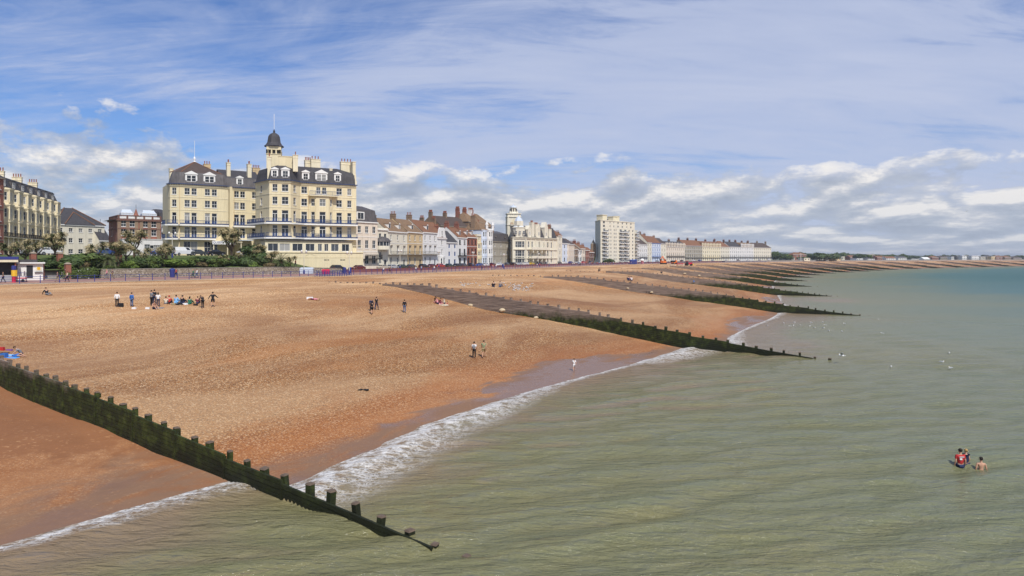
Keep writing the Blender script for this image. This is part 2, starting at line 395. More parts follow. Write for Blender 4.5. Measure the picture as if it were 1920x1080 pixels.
def gnd(name, q0, q1, t0, t1, dz, material, nt=2, n=160):
    qs, ts = np.meshgrid(np.linspace(q0, q1, n), np.linspace(t0, t1, nt)); qs = qs.ravel(); ts = ts.ravel()
    return grid_obj(name, np.column_stack([qt(qs, ts), land(qs, ts)+dz]), n, nt, material)
mat('lawn', (.085, .11, .03), .95, var=.45, vs=.9)
gnd('garden_bank', -1.5, 1.9, 117.5, 133.9, 0, M['lawn'], 12)
gnd('land', -1.5, QMAX-.01, 133.9, 330, 0, M['land'], 30, 260)
gnd('verge', 1.9, QMAX-.01, 117.5, 133.9, 0, M['pavement'], 6, 260)
gnd('road', 1.62, QMAX-.01, 118.4, 126.5, .012, M['asphalt'], 4, 260)
gnd('upper_road', -1.5, 1.62, 134.2, 146, .012, M['asphalt'], 3)
gnd('kerb', 1.62, QMAX-.01, 126.5, 126.9, .12, M['concrete'], 2, 260)
# inland plain reaching to the hills
pl = MB()
far = [(-900, 130), (-260, 95), (-140, 235), (-40, 420), (150, 800), (330, 1010), (560, 1190), (1000, 1480), (1600, 1720), (9000, 2300), (9000, 9000), (-7000, 9000)]
pl.face([(x, y, 7.9) for x, y in far]); pl.build('plain', 'land', kind='structure')

# ---- the sea
def sea_mat():
    m = bpy.data.materials.new('sea_water'); m.use_nodes = True; t = NT(m.node_tree); b = t.n['Principled BSDF']
    g = t.new('ShaderNodeNewGeometry'); p = g.outputs['Position']
    at = lambda n: t.new('ShaderNodeAttribute', attribute_name=n).outputs['Fac']
    off, fw, dep = at('off'), at('foamw'), at('dist')
    wob = t.noise(t.mapping(p, (.02, .02, 1)), 1.0, 4, .6, 1.0)
    o2 = t.math('MULTIPLY', t.math('ADD', t.math('MULTIPLY', off, .0042), t.math('MULTIPLY', t.math('SUBTRACT', wob, .5), .35)), 1.0)
    c = t.ramp(o2, [(0, (.225, .175, .105)), (.035, (.185, .174, .084)), (.17, (.142, .165, .094)), (.36, (.062, .138, .125)), (.9, (.014, .092, .098))])
    # stirred-up sand in slow patches
    st = t.ramp(t.noise(t.mapping(p, (.05, .11, 1), (0, 0, .4)), 1.0, 5, .6, 1.2), [(.45, 0.0), (.7, .35)])
    c = t.mix(st, c, t.mix(1.0, c, (1.18, 1.09, .88), 'MULTIPLY'))
    # foam lace
    def lace(sc, w0):
        pw = t.vmath('ADD', p, t.vmath('SCALE', t.vmath('SUBTRACT', t.noise(p, .9*sc, 4, .6, 0, 'Color'), (.5, .5, .5)), sc=1.1/sc))
        v = t.vor(t.mapping(pw, (1, 1.0, 1)), 1.9*sc, 'DISTANCE_TO_EDGE', 'Distance')
        return t.ramp(v, [(0, 1.0), (w0*.8, .6), (w0*1.7, 0.0)])
    l = t.math('MAXIMUM', lace(1.0, .085), t.math('MULTIPLY', lace(2.3, .11), .95))
    nz = t.noise(p, 1.4, 5, .65, .4); nz2 = t.noise(p, .35, 4, .6)
    rel = t.math('DIVIDE', t.math('ADD', off, t.math('MULTIPLY', t.math('SUBTRACT', nz2, .5), 2.2)), t.math('MAXIMUM', fw, .05))
    band = t.math('MULTIPLY', t.ramp(t.math('MULTIPLY', t.math('ADD', rel, 1.0), .25), [(.12, 0.0), (.2, 1.0), (.40, .9), (.52, 0.0)]), t.math('GREATER_THAN', fw, .06))
    crest = t.ramp(t.math('ABSOLUTE', t.math('SUBTRACT', rel, .15)), [(0, 1.0), (.16, .6), (.34, 0.0)])
    crest = t.math('MULTIPLY', t.math('MULTIPLY', crest, t.ramp(nz, [(.38, 0.0), (.55, 1.0)])), t.math('GREATER_THAN', fw, .06))
    fo = t.math('ADD', t.math('MULTIPLY', t.math('MULTIPLY', band, l), t.ramp(nz, [(.38, .12), (.60, 1.0)])), t.math('MULTIPLY', crest, .62), clamp=True)
    thin = t.math('MULTIPLY', t.math('SUBTRACT', 1.0, t.math('MULTIPLY', fo, 1.0)), 1.0)
    shal = t.ramp(t.math('MULTIPLY', off, .1), [(.05, 1.0), (.6, 0.0)]); c = t.mix(t.math('MULTIPLY', shal, .6), c, (.26, .175, .105)); cc = t.mix(fo, c, (.70, .68, .64))
    t.l.new(cc, b.inputs['Base Color'])
    ro = t.math('ADD', t.math('ADD', .12, t.ramp(t.math('MULTIPLY', dep, .001), [(.05, 0.0), (.15, .16), (.5, .38)])), t.math('MULTIPLY', fo, .5)); t.l.new(ro, b.inputs['Roughness'])
    b.inputs['IOR'].default_value = 1.33; b.inputs['Specular IOR Level'].default_value = .36
    # ripples; long crests parallel to the shore
    r1 = t.noise(t.mapping(p, (.75, 2.1, 1), (0, 0, R(-13))), 1.0, 5, .60, .35)
    r2 = t.noise(t.mapping(p, (.20, .55, 1), (0, 0, R(-20))), 1.0, 3, .5, .4)
    r3 = t.noise(t.mapping(p, (2.6, 5.5, 1), (0, 0, R(-4))), 1.0, 3, .6, .3)
    h = t.math('ADD', t.math('ADD', t.math('MULTIPLY', r1, .46), t.math('MULTIPLY', r2, .30)), t.math('MULTIPLY', r3, .11))
    h = t.math('ADD', h, t.math('MULTIPLY', fo, .03))
    bp = t.new('ShaderNodeBump', ins={'Strength': .85, 'Distance': 1.0, 'Height': h})
    t.l.new(bp.outputs[0], b.inputs['Normal']); return m
M['sea'] = sea_mat()
na, nr = 560, 760
an = np.linspace(R(-78), R(88), na); rr = np.concatenate([np.geomspace(9, 900, nr-60), np.geomspace(920, 45000, 60)])
AA, RR = np.meshgrid(an, rr); AA = AA.ravel(); RR = RR.ravel(); X = RR*np.sin(AA); Y = RR*np.cos(AA)
qv, tv = np.full(len(X), 5.0), np.full(len(X), -5000.0)
near = RR < 1900; qv[near], tv[near] = inv(X[near], Y[near])
fr = qv-np.floor(qv)
# where the beach crosses z = 0 in each bay
tg = np.linspace(2, 26, 121); fg = np.linspace(.002, .998, 60)
TW = {}
for k in range(-3, QMAX+2):
    zz = zb(k+fg[:, None], np.broadcast_to(tg, (60, 121))); TW[k] = tg[np.argmax(zz > 0, 1)]
tw = np.array([np.interp(f, fg, TW[int(max(-3, min(QMAX+1, math.floor(a))))]) for f, a in zip(fr[near], qv[near])])
off = np.full(len(X), 4000.0); off[near] = tw-tv[near]
FWK = {0: ([0, .12, .30, .42, .5, .62, .70, .78, .9, 1], [4.4, 4.4, 3.8, 2.4, 1.3, .8, .8, 2.2, 4.6, 5.0]),
       -1: ([0, .45, .56, .66, .74, .80, .86, 1], [2.0, 2.6, 2.0, 1.3, .9, .3, 1.2, 2.2]),
       1: ([0, .1, .25, .4, .6, .8, 1], [2.4, 2.6, 2.2, .5, .9, 1.2, 2])}
fw = np.zeros(len(X))
for k in range(-3, QMAX+2):
    mk = near & (np.floor(qv) == k)
    a = FWK.get(k, ([0, .2, .5, .8, 1], [.9, 1.2, .2, .7, 1.2])); fw[mk] = np.interp(fr[mk], *a)
fw *= np.clip((30-off)/20, 0, 1)
Zw = np.zeros(len(X)); rs = np.random.RandomState(11)
cell = np.maximum(RR*(an[1]-an[0]), RR*.0066)
for i in range(34):
    lam = rs.uniform(.9, 4.5); th = R(103)+rs.normal(0, .28); k = 2*math.pi/lam; ph = rs.uniform(0, 6.28)
    amp = .0078*lam**.75
    Zw += amp*np.sin(k*(X*math.cos(th)+Y*math.sin(th))+ph)*np.clip(lam/(cell*3.0)-1, 0, 1)
Zw *= np.clip((off+1)/10, .15, 1)
# small breaking swell close to the sand
sw = np.exp(-((off-1.2)/1.1)**2)*np.interp(fw, [0, 1, 5], [0, .14, .30]); Zw += sw
Zw = np.where(off < -6, -2.5, Zw)
sea = grid_obj('sea', np.column_stack([X, Y, Zw]), na, nr, M['sea'], attrs={'off': off, 'foamw': fw, 'dist': RR}, flip=True)

# ---- low hills far inland
def hills():
    nx = 160; xs = np.linspace(-4500, 9000, nx); V = []
    for (y0, k) in ((3000, 0), (3600, .45), (4400, 1.0), (5200, .5), (6500, 0)):
        h = 18+22*np.sin(xs*.0011+.5)+10*np.sin(xs*.0031+2)+5*np.sin(xs*.009); h = 8+np.maximum(h, 6)*k
        V.append(np.column_stack([xs, np.full(nx, float(y0)), h]))
    mat('hill_green', (.06, .085, .05), .95, var=.4, vs=.004)
    grid_obj('hills', np.concatenate(V), nx, 5, M['hill_green'])
hills()
# ---------------- timber groynes
def wood_mat():
    m = bpy.data.materials.new('groyne_timber'); m.use_nodes = True; t = NT(m.node_tree); b = t.n['Principled BSDF']
    g = t.new('ShaderNodeNewGeometry'); p = g.outputs['Position']; z = t.sep(p)[2]
    gr = t.noise(t.mapping(p, (.28, .28, 6)), 1.6, 4, .55); bl = t.noise(p, .55, 5, .65)
    wood = t.ramp(gr, [(.3, (.12, .090, .073)), (.5, (.24, .185, .15)), (.72, (.37, .295, .24))])
    alg = t.ramp(t.noise(p, 1.5, 6, .7), [(.34, (.009, .012, .003)), (.5, (.023, .034, .006)), (.64, (.058, .078, .013)), (.8, (.10, .090, .04))])
    hz = t.math('ADD', z, t.math('MULTIPLY', t.math('SUBTRACT', bl, .5), 2.6))
    w1 = t.math('MULTIPLY', hz, .2)
    f = t.ramp(w1, [(.56, .97), (.76, 0.0)])
    c = t.mix(f, wood, alg)
    c = t.mix(t.ramp(w1, [(.06, .85), (.20, 0.0)]), c, (.012, .014, .007))
    t.l.new(c, b.inputs['Base Color']); b.inputs['Roughness'].default_value = .72; b.inputs['Specular IOR Level'].default_value = .25
    bn = t.new('ShaderNodeBump', ins={'Strength': .7, 'Distance': .05, 'Height': t.noise(t.mapping(p, (3, 3, 9)), 1.5, 5, .65)})
    t.l.new(bn.outputs[0], b.inputs['Normal']); return m
M['timber'] = wood_mat()
mat('post_top', (.13, .095, .07), .85, var=.5, vs=6)
def groyne(k):
    far = k > 11
    q0 = cpt(k)[0]; nr_ = cnor(k)[0]; rz = math.atan2(nr_[1], nr_[0])     # local x runs up the beach, local +y faces the near side
    desc = {0: 'tall weed-covered timber groyne crossing the lower left corner, nearest of all', 1: 'long timber groyne, second from the viewer, with grey boards above and green weed below',
            2: 'third timber groyne from the viewer, ending beside the floating gulls'}
    ordn = ['', '', '', 'fourth', 'fifth', 'sixth', 'seventh', 'eighth', 'ninth', 'tenth', 'eleventh', 'twelfth', 'thirteenth', 'fourteenth', 'fifteenth', 'sixteenth', 'seventeenth', 'eighteenth',
            'nineteenth', 'twentieth', 'twenty-first', 'twenty-second', 'twenty-third', 'twenty-fourth']
    lab = desc.get(k) or 'timber groyne running down the shingle to the sea, %s along the beach from the viewer' % ordn[k]
    root = empty('groyne', (q0[0], q0[1], 0), rz, label=lab, cat='groyne', group='timber groynes along the beach')
    rnd = random.Random(k*13+5)
    mb = MB(); seg = 4.8 if not far else 9.6; ph = .24 if k < 4 else (.5 if not far else 1.0); t = -1.2
    while t < 67:
        t1 = min(t+seg, 67.5); n = 13 if k < 4 else (6 if not far else 3)
        za, zc_ = float(zt(t, k)), float(zt(t1, k)); st = rnd.uniform(-.05, .05)+.10
        # boards follow a flatter slope than the beach, so the top edge steps
        mid = (za+zc_)/2+st; sl = (zc_-za)*.62/2
        zl, zr = (mid-sl, mid+sl) if t > 4 else (za+.05, zc_+.05)
        for j in range(n):
            y = rnd.uniform(-.012, .012)+.06; a = zl-j*ph; c = zr-j*ph; hgt = ph-.022
            if a < -1.6 and j > 2: break
            i = len(mb.v)
            for (x, zz) in ((t+.01, a), (t1-.01, c)):
                mb.v += [(x, y-.06, zz-hgt), (x, y+.06, zz-hgt), (x, y+.06, zz), (x, y-.06, zz)]
            for f in ((0, 1, 2, 3), (7, 6, 5, 4), (3, 2, 6, 7), (0, 4, 5, 1), (0, 3, 7, 4), (1, 5, 6, 2)):
                mb.f.append(tuple(i+q for q in f)); mb.m.append(0)
        i = len(mb.v)      # solid sheeting behind the boards
        for (x, zz) in ((t, zl-.10), (t1, zr-.10)): mb.v += [(x, -.045, zz-min(3.0, n*ph)), (x, -.015, zz-min(3.0, n*ph)), (x, -.015, zz), (x, -.045, zz)]
        for f in ((0, 1, 2, 3), (7, 6, 5, 4), (3, 2, 6, 7), (0, 4, 5, 1), (0, 3, 7, 4), (1, 5, 6, 2)): mb.f.append(tuple(i+q for q in f)); mb.m.append(0)
        # cover board closes the joint between two runs
        if not far: mb.box(t-.05, t+.05, .125, .15, min(zl, za)-2.6, zl-.04)
        t = t1
    mb.build('plank_wall', 'timber', root)
    # backing board so no daylight shows between planks
    sp = 1.62 if k < 4 else (2.4 if not far else 4.2); t = -2.9 if k < 3 else -3
    pm = [MB() for _ in range(3)]
    for v, p_ in enumerate(pm):
        h = 3.2; w_ = .135; tw_ = rnd.uniform(-.05, .05)
        p_.prism([(-w_, -w_), (w_, -w_+tw_*.3), (w_, w_), (-w_+tw_*.3, w_)], -h, -.05, 0, cap=False, top=[(-w_*.93, -w_*.93), (w_*.93, -w_*.9), (w_*.9, w_*.93), (-w_*.93, w_*.93)])
        p_.prism([(-w_*1.06, -w_*1.06), (w_*1.06, -w_*1.06), (w_*1.06, w_*1.06), (-w_*1.06, w_*1.06)], -.05, .02, 1, top=[(-w_*.85, -w_*.85), (w_*.85, -w_*.85), (w_*.8, w_*.85), (-w_*.85, w_*.8)])
    if far:
        allp = MB()
        while t < 74:
            z = float(zt(t, k))+.42; allp.box(t-.16, t+.16, -.35, -.03, z-3, z); t += sp
        allp.build('post', 'timber', root, kind='stuff'); return
    pms = [p_.mesh('post', ['timber', 'post_top']) for p_ in pm]
    while t < 82:
        z = float(zt(min(t, 67), k))
        zz = z+(rnd.uniform(.30, .46) if t < 17 or k else rnd.uniform(.24, .34)) if t < 66 else float(zb(np.array(k+.003), np.array(t)))+rnd.uniform(.12, .3)
        if t < 0: zz = .28+rnd.uniform(-.05, .05)+t*.06
        if not (zz < .02): 
            o = inst('post', pms[rnd.randrange(3)], root, (t+rnd.uniform(-.2, .2), -.18, zz+rnd.uniform(-.08, .08)), rnd.uniform(-.2, .2), (rnd.uniform(.85, 1.25),)*2+(1,)); o.rotation_euler = (rnd.gauss(0, .045), rnd.gauss(0, .045), rnd.uniform(-.2, .2))
            if rnd.random() < (.06 if k else .14) and t < 60: inst('post', pms[0], root, (t+.38, -.34, zz-.12), .1)
        t += sp
for k in range(0, 22): groyne(k)
# ---------------- building kit
def glass_mat():
    m = bpy.data.materials.new('window_glass'); m.use_nodes = True; t = NT(m.node_tree); b = t.n['Principled BSDF']
    oi = t.new('ShaderNodeObjectInfo'); r = oi.outputs['Random']
    c = t.ramp(r, [(0, (.012, .016, .022)), (.70, (.03, .036, .045)), (.82, (.08, .09, .10)), (.92, (.22, .22, .21)), (1, (.36, .35, .33))])
    t.l.new(c, b.inputs['Base Color']); b.inputs['Roughness'].default_value = .08; b.inputs['Specular IOR Level'].default_value = .6
    M['glass'] = m
glass_mat()
mat('white_paint', (.78, .77, .74), .55, var=.06, vs=2)
mat('cream', (.74, .64, .42), .75, var=.07, vs=.35, streak=.10)
mat('cream_light', (.76, .68, .49), .75, var=.07, vs=.35, streak=.12)
mat('cream_pale', (.75, .70, .57), .75, var=.08, vs=.3, streak=.16)
mat('cream_old', (.80, .70, .48), .8, var=.10, vs=.4, streak=.18)
mat('white_wall', (.76, .75, .73), .7, var=.07, vs=.3, streak=.14)
mat('blue_white', (.62, .68, .78), .7, var=.06, vs=.4, streak=.12)
mat('pink_cream', (.75, .65, .53), .75, var=.08, vs=.35, streak=.16)
mat('tan_wall', (.62, .47, .27), .75, var=.08, vs=.4, streak=.12)
mat('grey_render', (.40, .36, .29), .85, var=.15, vs=.4, streak=.25)
mat('stone_brown', (.30, .25, .19), .85, var=.2, vs=.5, streak=.2)
mat('blue_paint', (.03, .13, .45), .5, var=.08)
mat('blue_rail', (.035, .06, .15), .5, var=.1)
mat('prom_blue', (.035, .045, .20), .5, var=.1)
mat('black_iron', (.018, .018, .02), .5, var=.1)
mat('slate', (.068, .064, .068), .7, var=.3, vs=1.5, streak=.3)
mat('slate_brown', (.085, .062, .052), .8, var=.3, vs=1.2)
mat('lead', (.105, .095, .095), .55, var=.25, vs=.8, streak=.35)
mat('clay_tile', (.20, .098, .055), .85, var=.35, vs=1.2)
mat('moss_tile', (.21, .135, .08), .85, var=.4, vs=1.0)
mat('pot', (.28, .10, .06), .8, var=.25, vs=3)
mat('door_dark', (.03, .04, .06), .4, var=.1)
mat('green_roof', (.25, .38, .33), .6, var=.2)
mat('silver_blue', (.52, .58, .66), .5, var=.15)
def brick_mat(name, c1, c2, mortar, sc=1.0):
    m = bpy.data.materials.new(name); m.use_nodes = True; t = NT(m.node_tree); b = t.n['Principled BSDF']
    g = t.new('ShaderNodeNewGeometry'); p = g.outputs['Position']; x, y, z = t.sep(p)
    bk = t.new('ShaderNodeTexBrick', ins={'Vector': t.comb(t.math('ADD', x, t.math('MULTIPLY', y, .8)), z, 0.0), 'Color1': (*c1, 1), 'Color2': (*c2, 1), 'Mortar': (*mortar, 1), 'Scale': 2.2*sc})
    bk.inputs['Mortar Size'].default_value = .02
    n = t.noise(p, .5, 5, .6); f = t.math('ADD', .75, t.math('MULTIPLY', n, .5))
    t.l.new(t.mix(1.0, bk.outputs[0], t.comb(f, f, f), 'MULTIPLY'), b.inputs['Base Color']); b.inputs['Roughness'].default_value = .85
    M[name] = m
brick_mat('red_brick', (.30, .085, .045), (.22, .06, .035), (.25, .2, .16))
brick_mat('brown_brick', (.26, .17, .10), (.20, .12, .075), (.26, .22, .17))
brick_mat('dark_brick', (.18, .075, .045), (.12, .05, .035), (.16, .12, .1))
def flint():
    m = bpy.data.materials.new('flint'); m.use_nodes = True; t = NT(m.node_tree); b = t.n['Principled BSDF']
    g = t.new('ShaderNodeNewGeometry'); p = g.outputs['Position']
    c = t.ramp(t.sep(t.vor(p, 4.5))[0], [(0, (.06, .055, .05)), (.4, (.22, .19, .15)), (.8, (.40, .36, .29)), (1, (.6, .57, .5))])
    t.l.new(t.mix(t.noise(p, .6, 4, .6), c, (.24, .19, .13)), b.inputs['Base Color']); b.inputs['Roughness'].default_value = .9; M['flint'] = m
flint()

WC = {}
def win_mesh(w, h, style='sash', fm='white_paint', depth=.18):
    key = (round(w, 1), round(h, 1), style, fm)
    if key in WC: return WC[key]
    w, h = key[0], key[1]; mb = MB(); x = w/2; f = .075 if style != 'plain' else .03; y = depth
    mb.face([(-x, y, 0), (x, y, 0), (x, y, h), (-x, y, h)], 1)
    y0, y1 = y-.07, y-.004
    mb.box(-x, -x+f, y0, y1, 0, h, 0); mb.box(x-f, x, y0, y1, 0, h, 0)
    mb.box(-x+f, x-f, y0, y1, 0, f*1.3, 0); mb.box(-x+f, x-f, y0, y1, h-f, h, 0)
    if style == 'sash':
        mb.box(-x+f, x-f, y0-.01, y1, h*.5-.035, h*.5+.035, 0)
        if w > .85: mb.box(-.025, .025, y0+.012, y1, f*1.3, h*.5-.036, 0); mb.box(-.025, .025, y0+.012, y1, h*.5+.036, h-f, 0)
    elif style == 'french':
        mb.box(-x+f, x-f, y0-.01, y1, h*.70-.05, h*.70+.05, 0); mb.box(-.055, .055, y0+.01, y1, f*1.3, h*.70-.051, 0)
        mb.box(-x+f+.02, -.06, y0+.02, y1, f*1.3, h*.26, 2 if fm == 'white_paint' else 0); mb.box(.06, x-f-.02, y0+.02, y1, f*1.3, h*.26, 2 if fm == 'white_paint' else 0)
    elif style == 'double':
        mb.box(-.11, .11, y0-.01, y1, f*1.3, h-f, 0)
        for s in (-1, 1): mb.box(min(s*.111, s*(x-f)), max(s*.111, s*(x-f)), y0, y1, h*.5-.035, h*.5+.035, 0)
    elif style == 'plain': mb.box(-x+f, x-f, y0-.01, y1, h*.5-.03, h*.5+.03, 0)
    elif style == 'wide':
        n = max(2, int(w/1.0))
        for k in range(1, n): xx = -x+w*k/n; mb.box(xx-.03, xx+.03, y0, y1, f*1.3, h-f, 0)
    me = mb.mesh('window', [fm, 'glass', 'blue_rail']); WC[key] = me; return me
SC = {}
def sill_mesh(w, mt):
    key = (round(w, 1), mt)
    if key not in SC:
        mb = MB(); mb.box(-w/2-.12, w/2+.12, -.12, .10, -.12, -.002); SC[key] = mb.mesh('sill', mt)
    return SC[key]
def hood_mesh(w, mt):
    key = (round(w, 1), mt, 'h')
    if key not in SC:
        mb = MB(); mb.box(-w/2-.25, w/2+.25, -.28, .0, .12, .30); mb.box(-w/2-.15, w/2+.15, -.12, .0, .0, .119); SC[key] = mb.mesh('window_hood', mt)
    return SC[key]

class Bld:
    def __init__(s, name, label, cat, px, d, z0, group=None):
        s.o = P(px, d, z0); s.root = empty(name, s.o, 0, label=label, cat=cat, group=group); s.z0 = z0; s.mb = MB(); s.nw = 0
    def rel(s, p): return (p[0]-s.o.x, p[1]-s.o.y, p[2]-s.o.z)
class Seg:
    """one straight wall of a building; seen from outside a is on the left, b on the right"""
    def __init__(s, B, a, b, off=0.0):
        s.B = B; a = Vector((a[0], a[1])); b = Vector((b[0], b[1])); s.dir = (b-a).normalized(); s.n = Vector((s.dir.y, -s.dir.x))
        a = a+s.n*off; b = b+s.n*off; s.a, s.b = a, b
        s.L = (b-a).length; s.ang = math.atan2(s.dir.y, s.dir.x)
    def uv(s, px, py):
        k = (px-960)/F                      # X = k*d
        den = s.dir.x-k*s.dir.y; u = (k*s.a.y-s.a.x)/den; d = s.a.y+u*s.dir.y
        return u, EYE-(py-HZ)/F*d
    def U(s, px): return s.uv(px, HZ)[0]
    def pt(s, u, o, z):
        p = s.a+s.dir*u+s.n*o; return (p.x-s.B.o.x, p.y-s.B.o.y, z-s.B.o.z)
    def box(s, mb, u0, u1, o0, o1, z0, z1, mi=None):
        i = len(mb.v); lo, hi = min(o0, o1), max(o0, o1)
        mb.v += [s.pt(u0, hi, z0), s.pt(u1, hi, z0), s.pt(u1, lo, z0), s.pt(u0, lo, z0), s.pt(u0, hi, z1), s.pt(u1, hi, z1), s.pt(u1, lo, z1), s.pt(u0, lo, z1)]
        for f in ((0, 3, 2, 1), (4, 5, 6, 7), (0, 1, 5, 4), (1, 2, 6, 5), (2, 3, 7, 6), (3, 0, 4, 7)):
            mb.f.append(tuple(i+k for k in f)); mb.m.append(mb.mi if mi is None else mi)
    def wall(s, mb, z0, z1, holes=(), depth=.2, mi=0, u0=0.0, u1=None):
        u1 = s.L if u1 is None else u1
        holes = [h for h in holes if h[0] > u0+.02 and h[1] < u1-.02]
        us = sorted(set([u0, u1]+[h[0] for h in holes]+[h[1] for h in holes])); zs = sorted(set([z0, z1]+[h[2] for h in holes]+[h[3] for h in holes]))
        zs = [z for z in zs if z0 <= z <= z1]
        for i in range(len(us)-1):
            run = None
            for j in range(len(zs)-1):
                uc = (us[i]+us[i+1])/2; zc_ = (zs[j]+zs[j+1])/2
                if us[i+1]-us[i] < 1e-4: continue
                if any(h[0] < uc < h[1] and h[2] < zc_ < h[3] for h in holes):
                    if run is not None: mb.face([s.pt(us[i], 0, run), s.pt(us[i+1], 0, run), s.pt(us[i+1], 0, zs[j]), s.pt(us[i], 0, zs[j])], mi); run = None
                elif run is None: run = zs[j]
            if run is not None: mb.face([s.pt(us[i], 0, run), s.pt(us[i+1], 0, run), s.pt(us[i+1], 0, z1), s.pt(us[i], 0, z1)], mi)
        for (a, b, c, d) in [h[:4] for h in holes]:
            mb.face([s.pt(a, 0, c), s.pt(b, 0, c), s.pt(b, -depth, c), s.pt(a, -depth, c)], mi)
            mb.face([s.pt(a, -depth, d), s.pt(b, -depth, d), s.pt(b, 0, d), s.pt(a, 0, d)], mi)
            mb.face([s.pt(a, 0, c), s.pt(a, -depth, c), s.pt(a, -depth, d), s.pt(a, 0, d)], mi)
            mb.face([s.pt(b, -depth, c), s.pt(b, 0, c), s.pt(b, 0, d), s.pt(b, -depth, d)], mi)
    def win(s, u, z, w, h, style='sash', fm='white_paint', sill=True, name='window', hood=None, off=0.0, parent=None):
        o = inst(name, win_mesh(w, h, style, fm), s.B.root, s.pt(u, off, z), s.ang)
        if sill: inst('sill', sill_mesh(w, fm if isinstance(sill, bool) else sill), o)
        if hood: inst('window_hood', hood_mesh(w, hood), o, (0, 0, round(h, 1)))
        return (u-round(w, 1)/2, u+round(w, 1)/2, z, z+round(h, 1))
    def rail(s, mb, u0, u1, o, z, h=1.05, step=.32, r=.02, mi=None):
        for zz in (z+h, z+.12): s.box(mb, u0, u1, o-r, o+r, zz-r*1.3, zz+r*1.3, mi)
        n = max(1, int((u1-u0)/step))
        for k in range(n+1):
            u = u0+(u1-u0)*k/n; rr = (.012 if k % 5 else r*1.3) if r < .03 else (.028 if k % 5 else r*1.4)
            s.box(mb, u-rr, u+rr, o-rr, o+rr, z, z+h, mi)
def chimney(B, seg, u, o, z0, z1, w, dp, pots=3, m='cream_light', parent=None):
    mb = MB(); seg.box(mb, u-w/2, u+w/2, o-dp/2, o+dp/2, z0, z1, 0); seg.box(mb, u-w/2-.1, u+w/2+.1, o-dp/2-.1, o+dp/2+.1, z1, z1+.18, 0)
    seg.box(mb, u-w/2-.07, u+w/2+.07, o-dp/2-.07, o+dp/2+.07, z1-.7, z1-.55, 0)
    for k in range(pots):
        if w >= dp: x, y, _ = seg.pt(u+(k-(pots-1)/2)*w/max(pots, 1), o, 0)
        else: x, y, _ = seg.pt(u, o+(k-(pots-1)/2)*dp/max(pots, 1), 0)
        zz = z1+.18-B.o.z; mb.lathe([(.15, zz), (.13, zz+.75), (.17, zz+.76), (.17, zz+.9)], (x, y), 6, 1)
    return mb.build('chimney', [m, 'pot'], parent or B.root)
def loop_face(mb, B, pts, mi=0): mb.face([B.rel(p) for p in pts], mi)
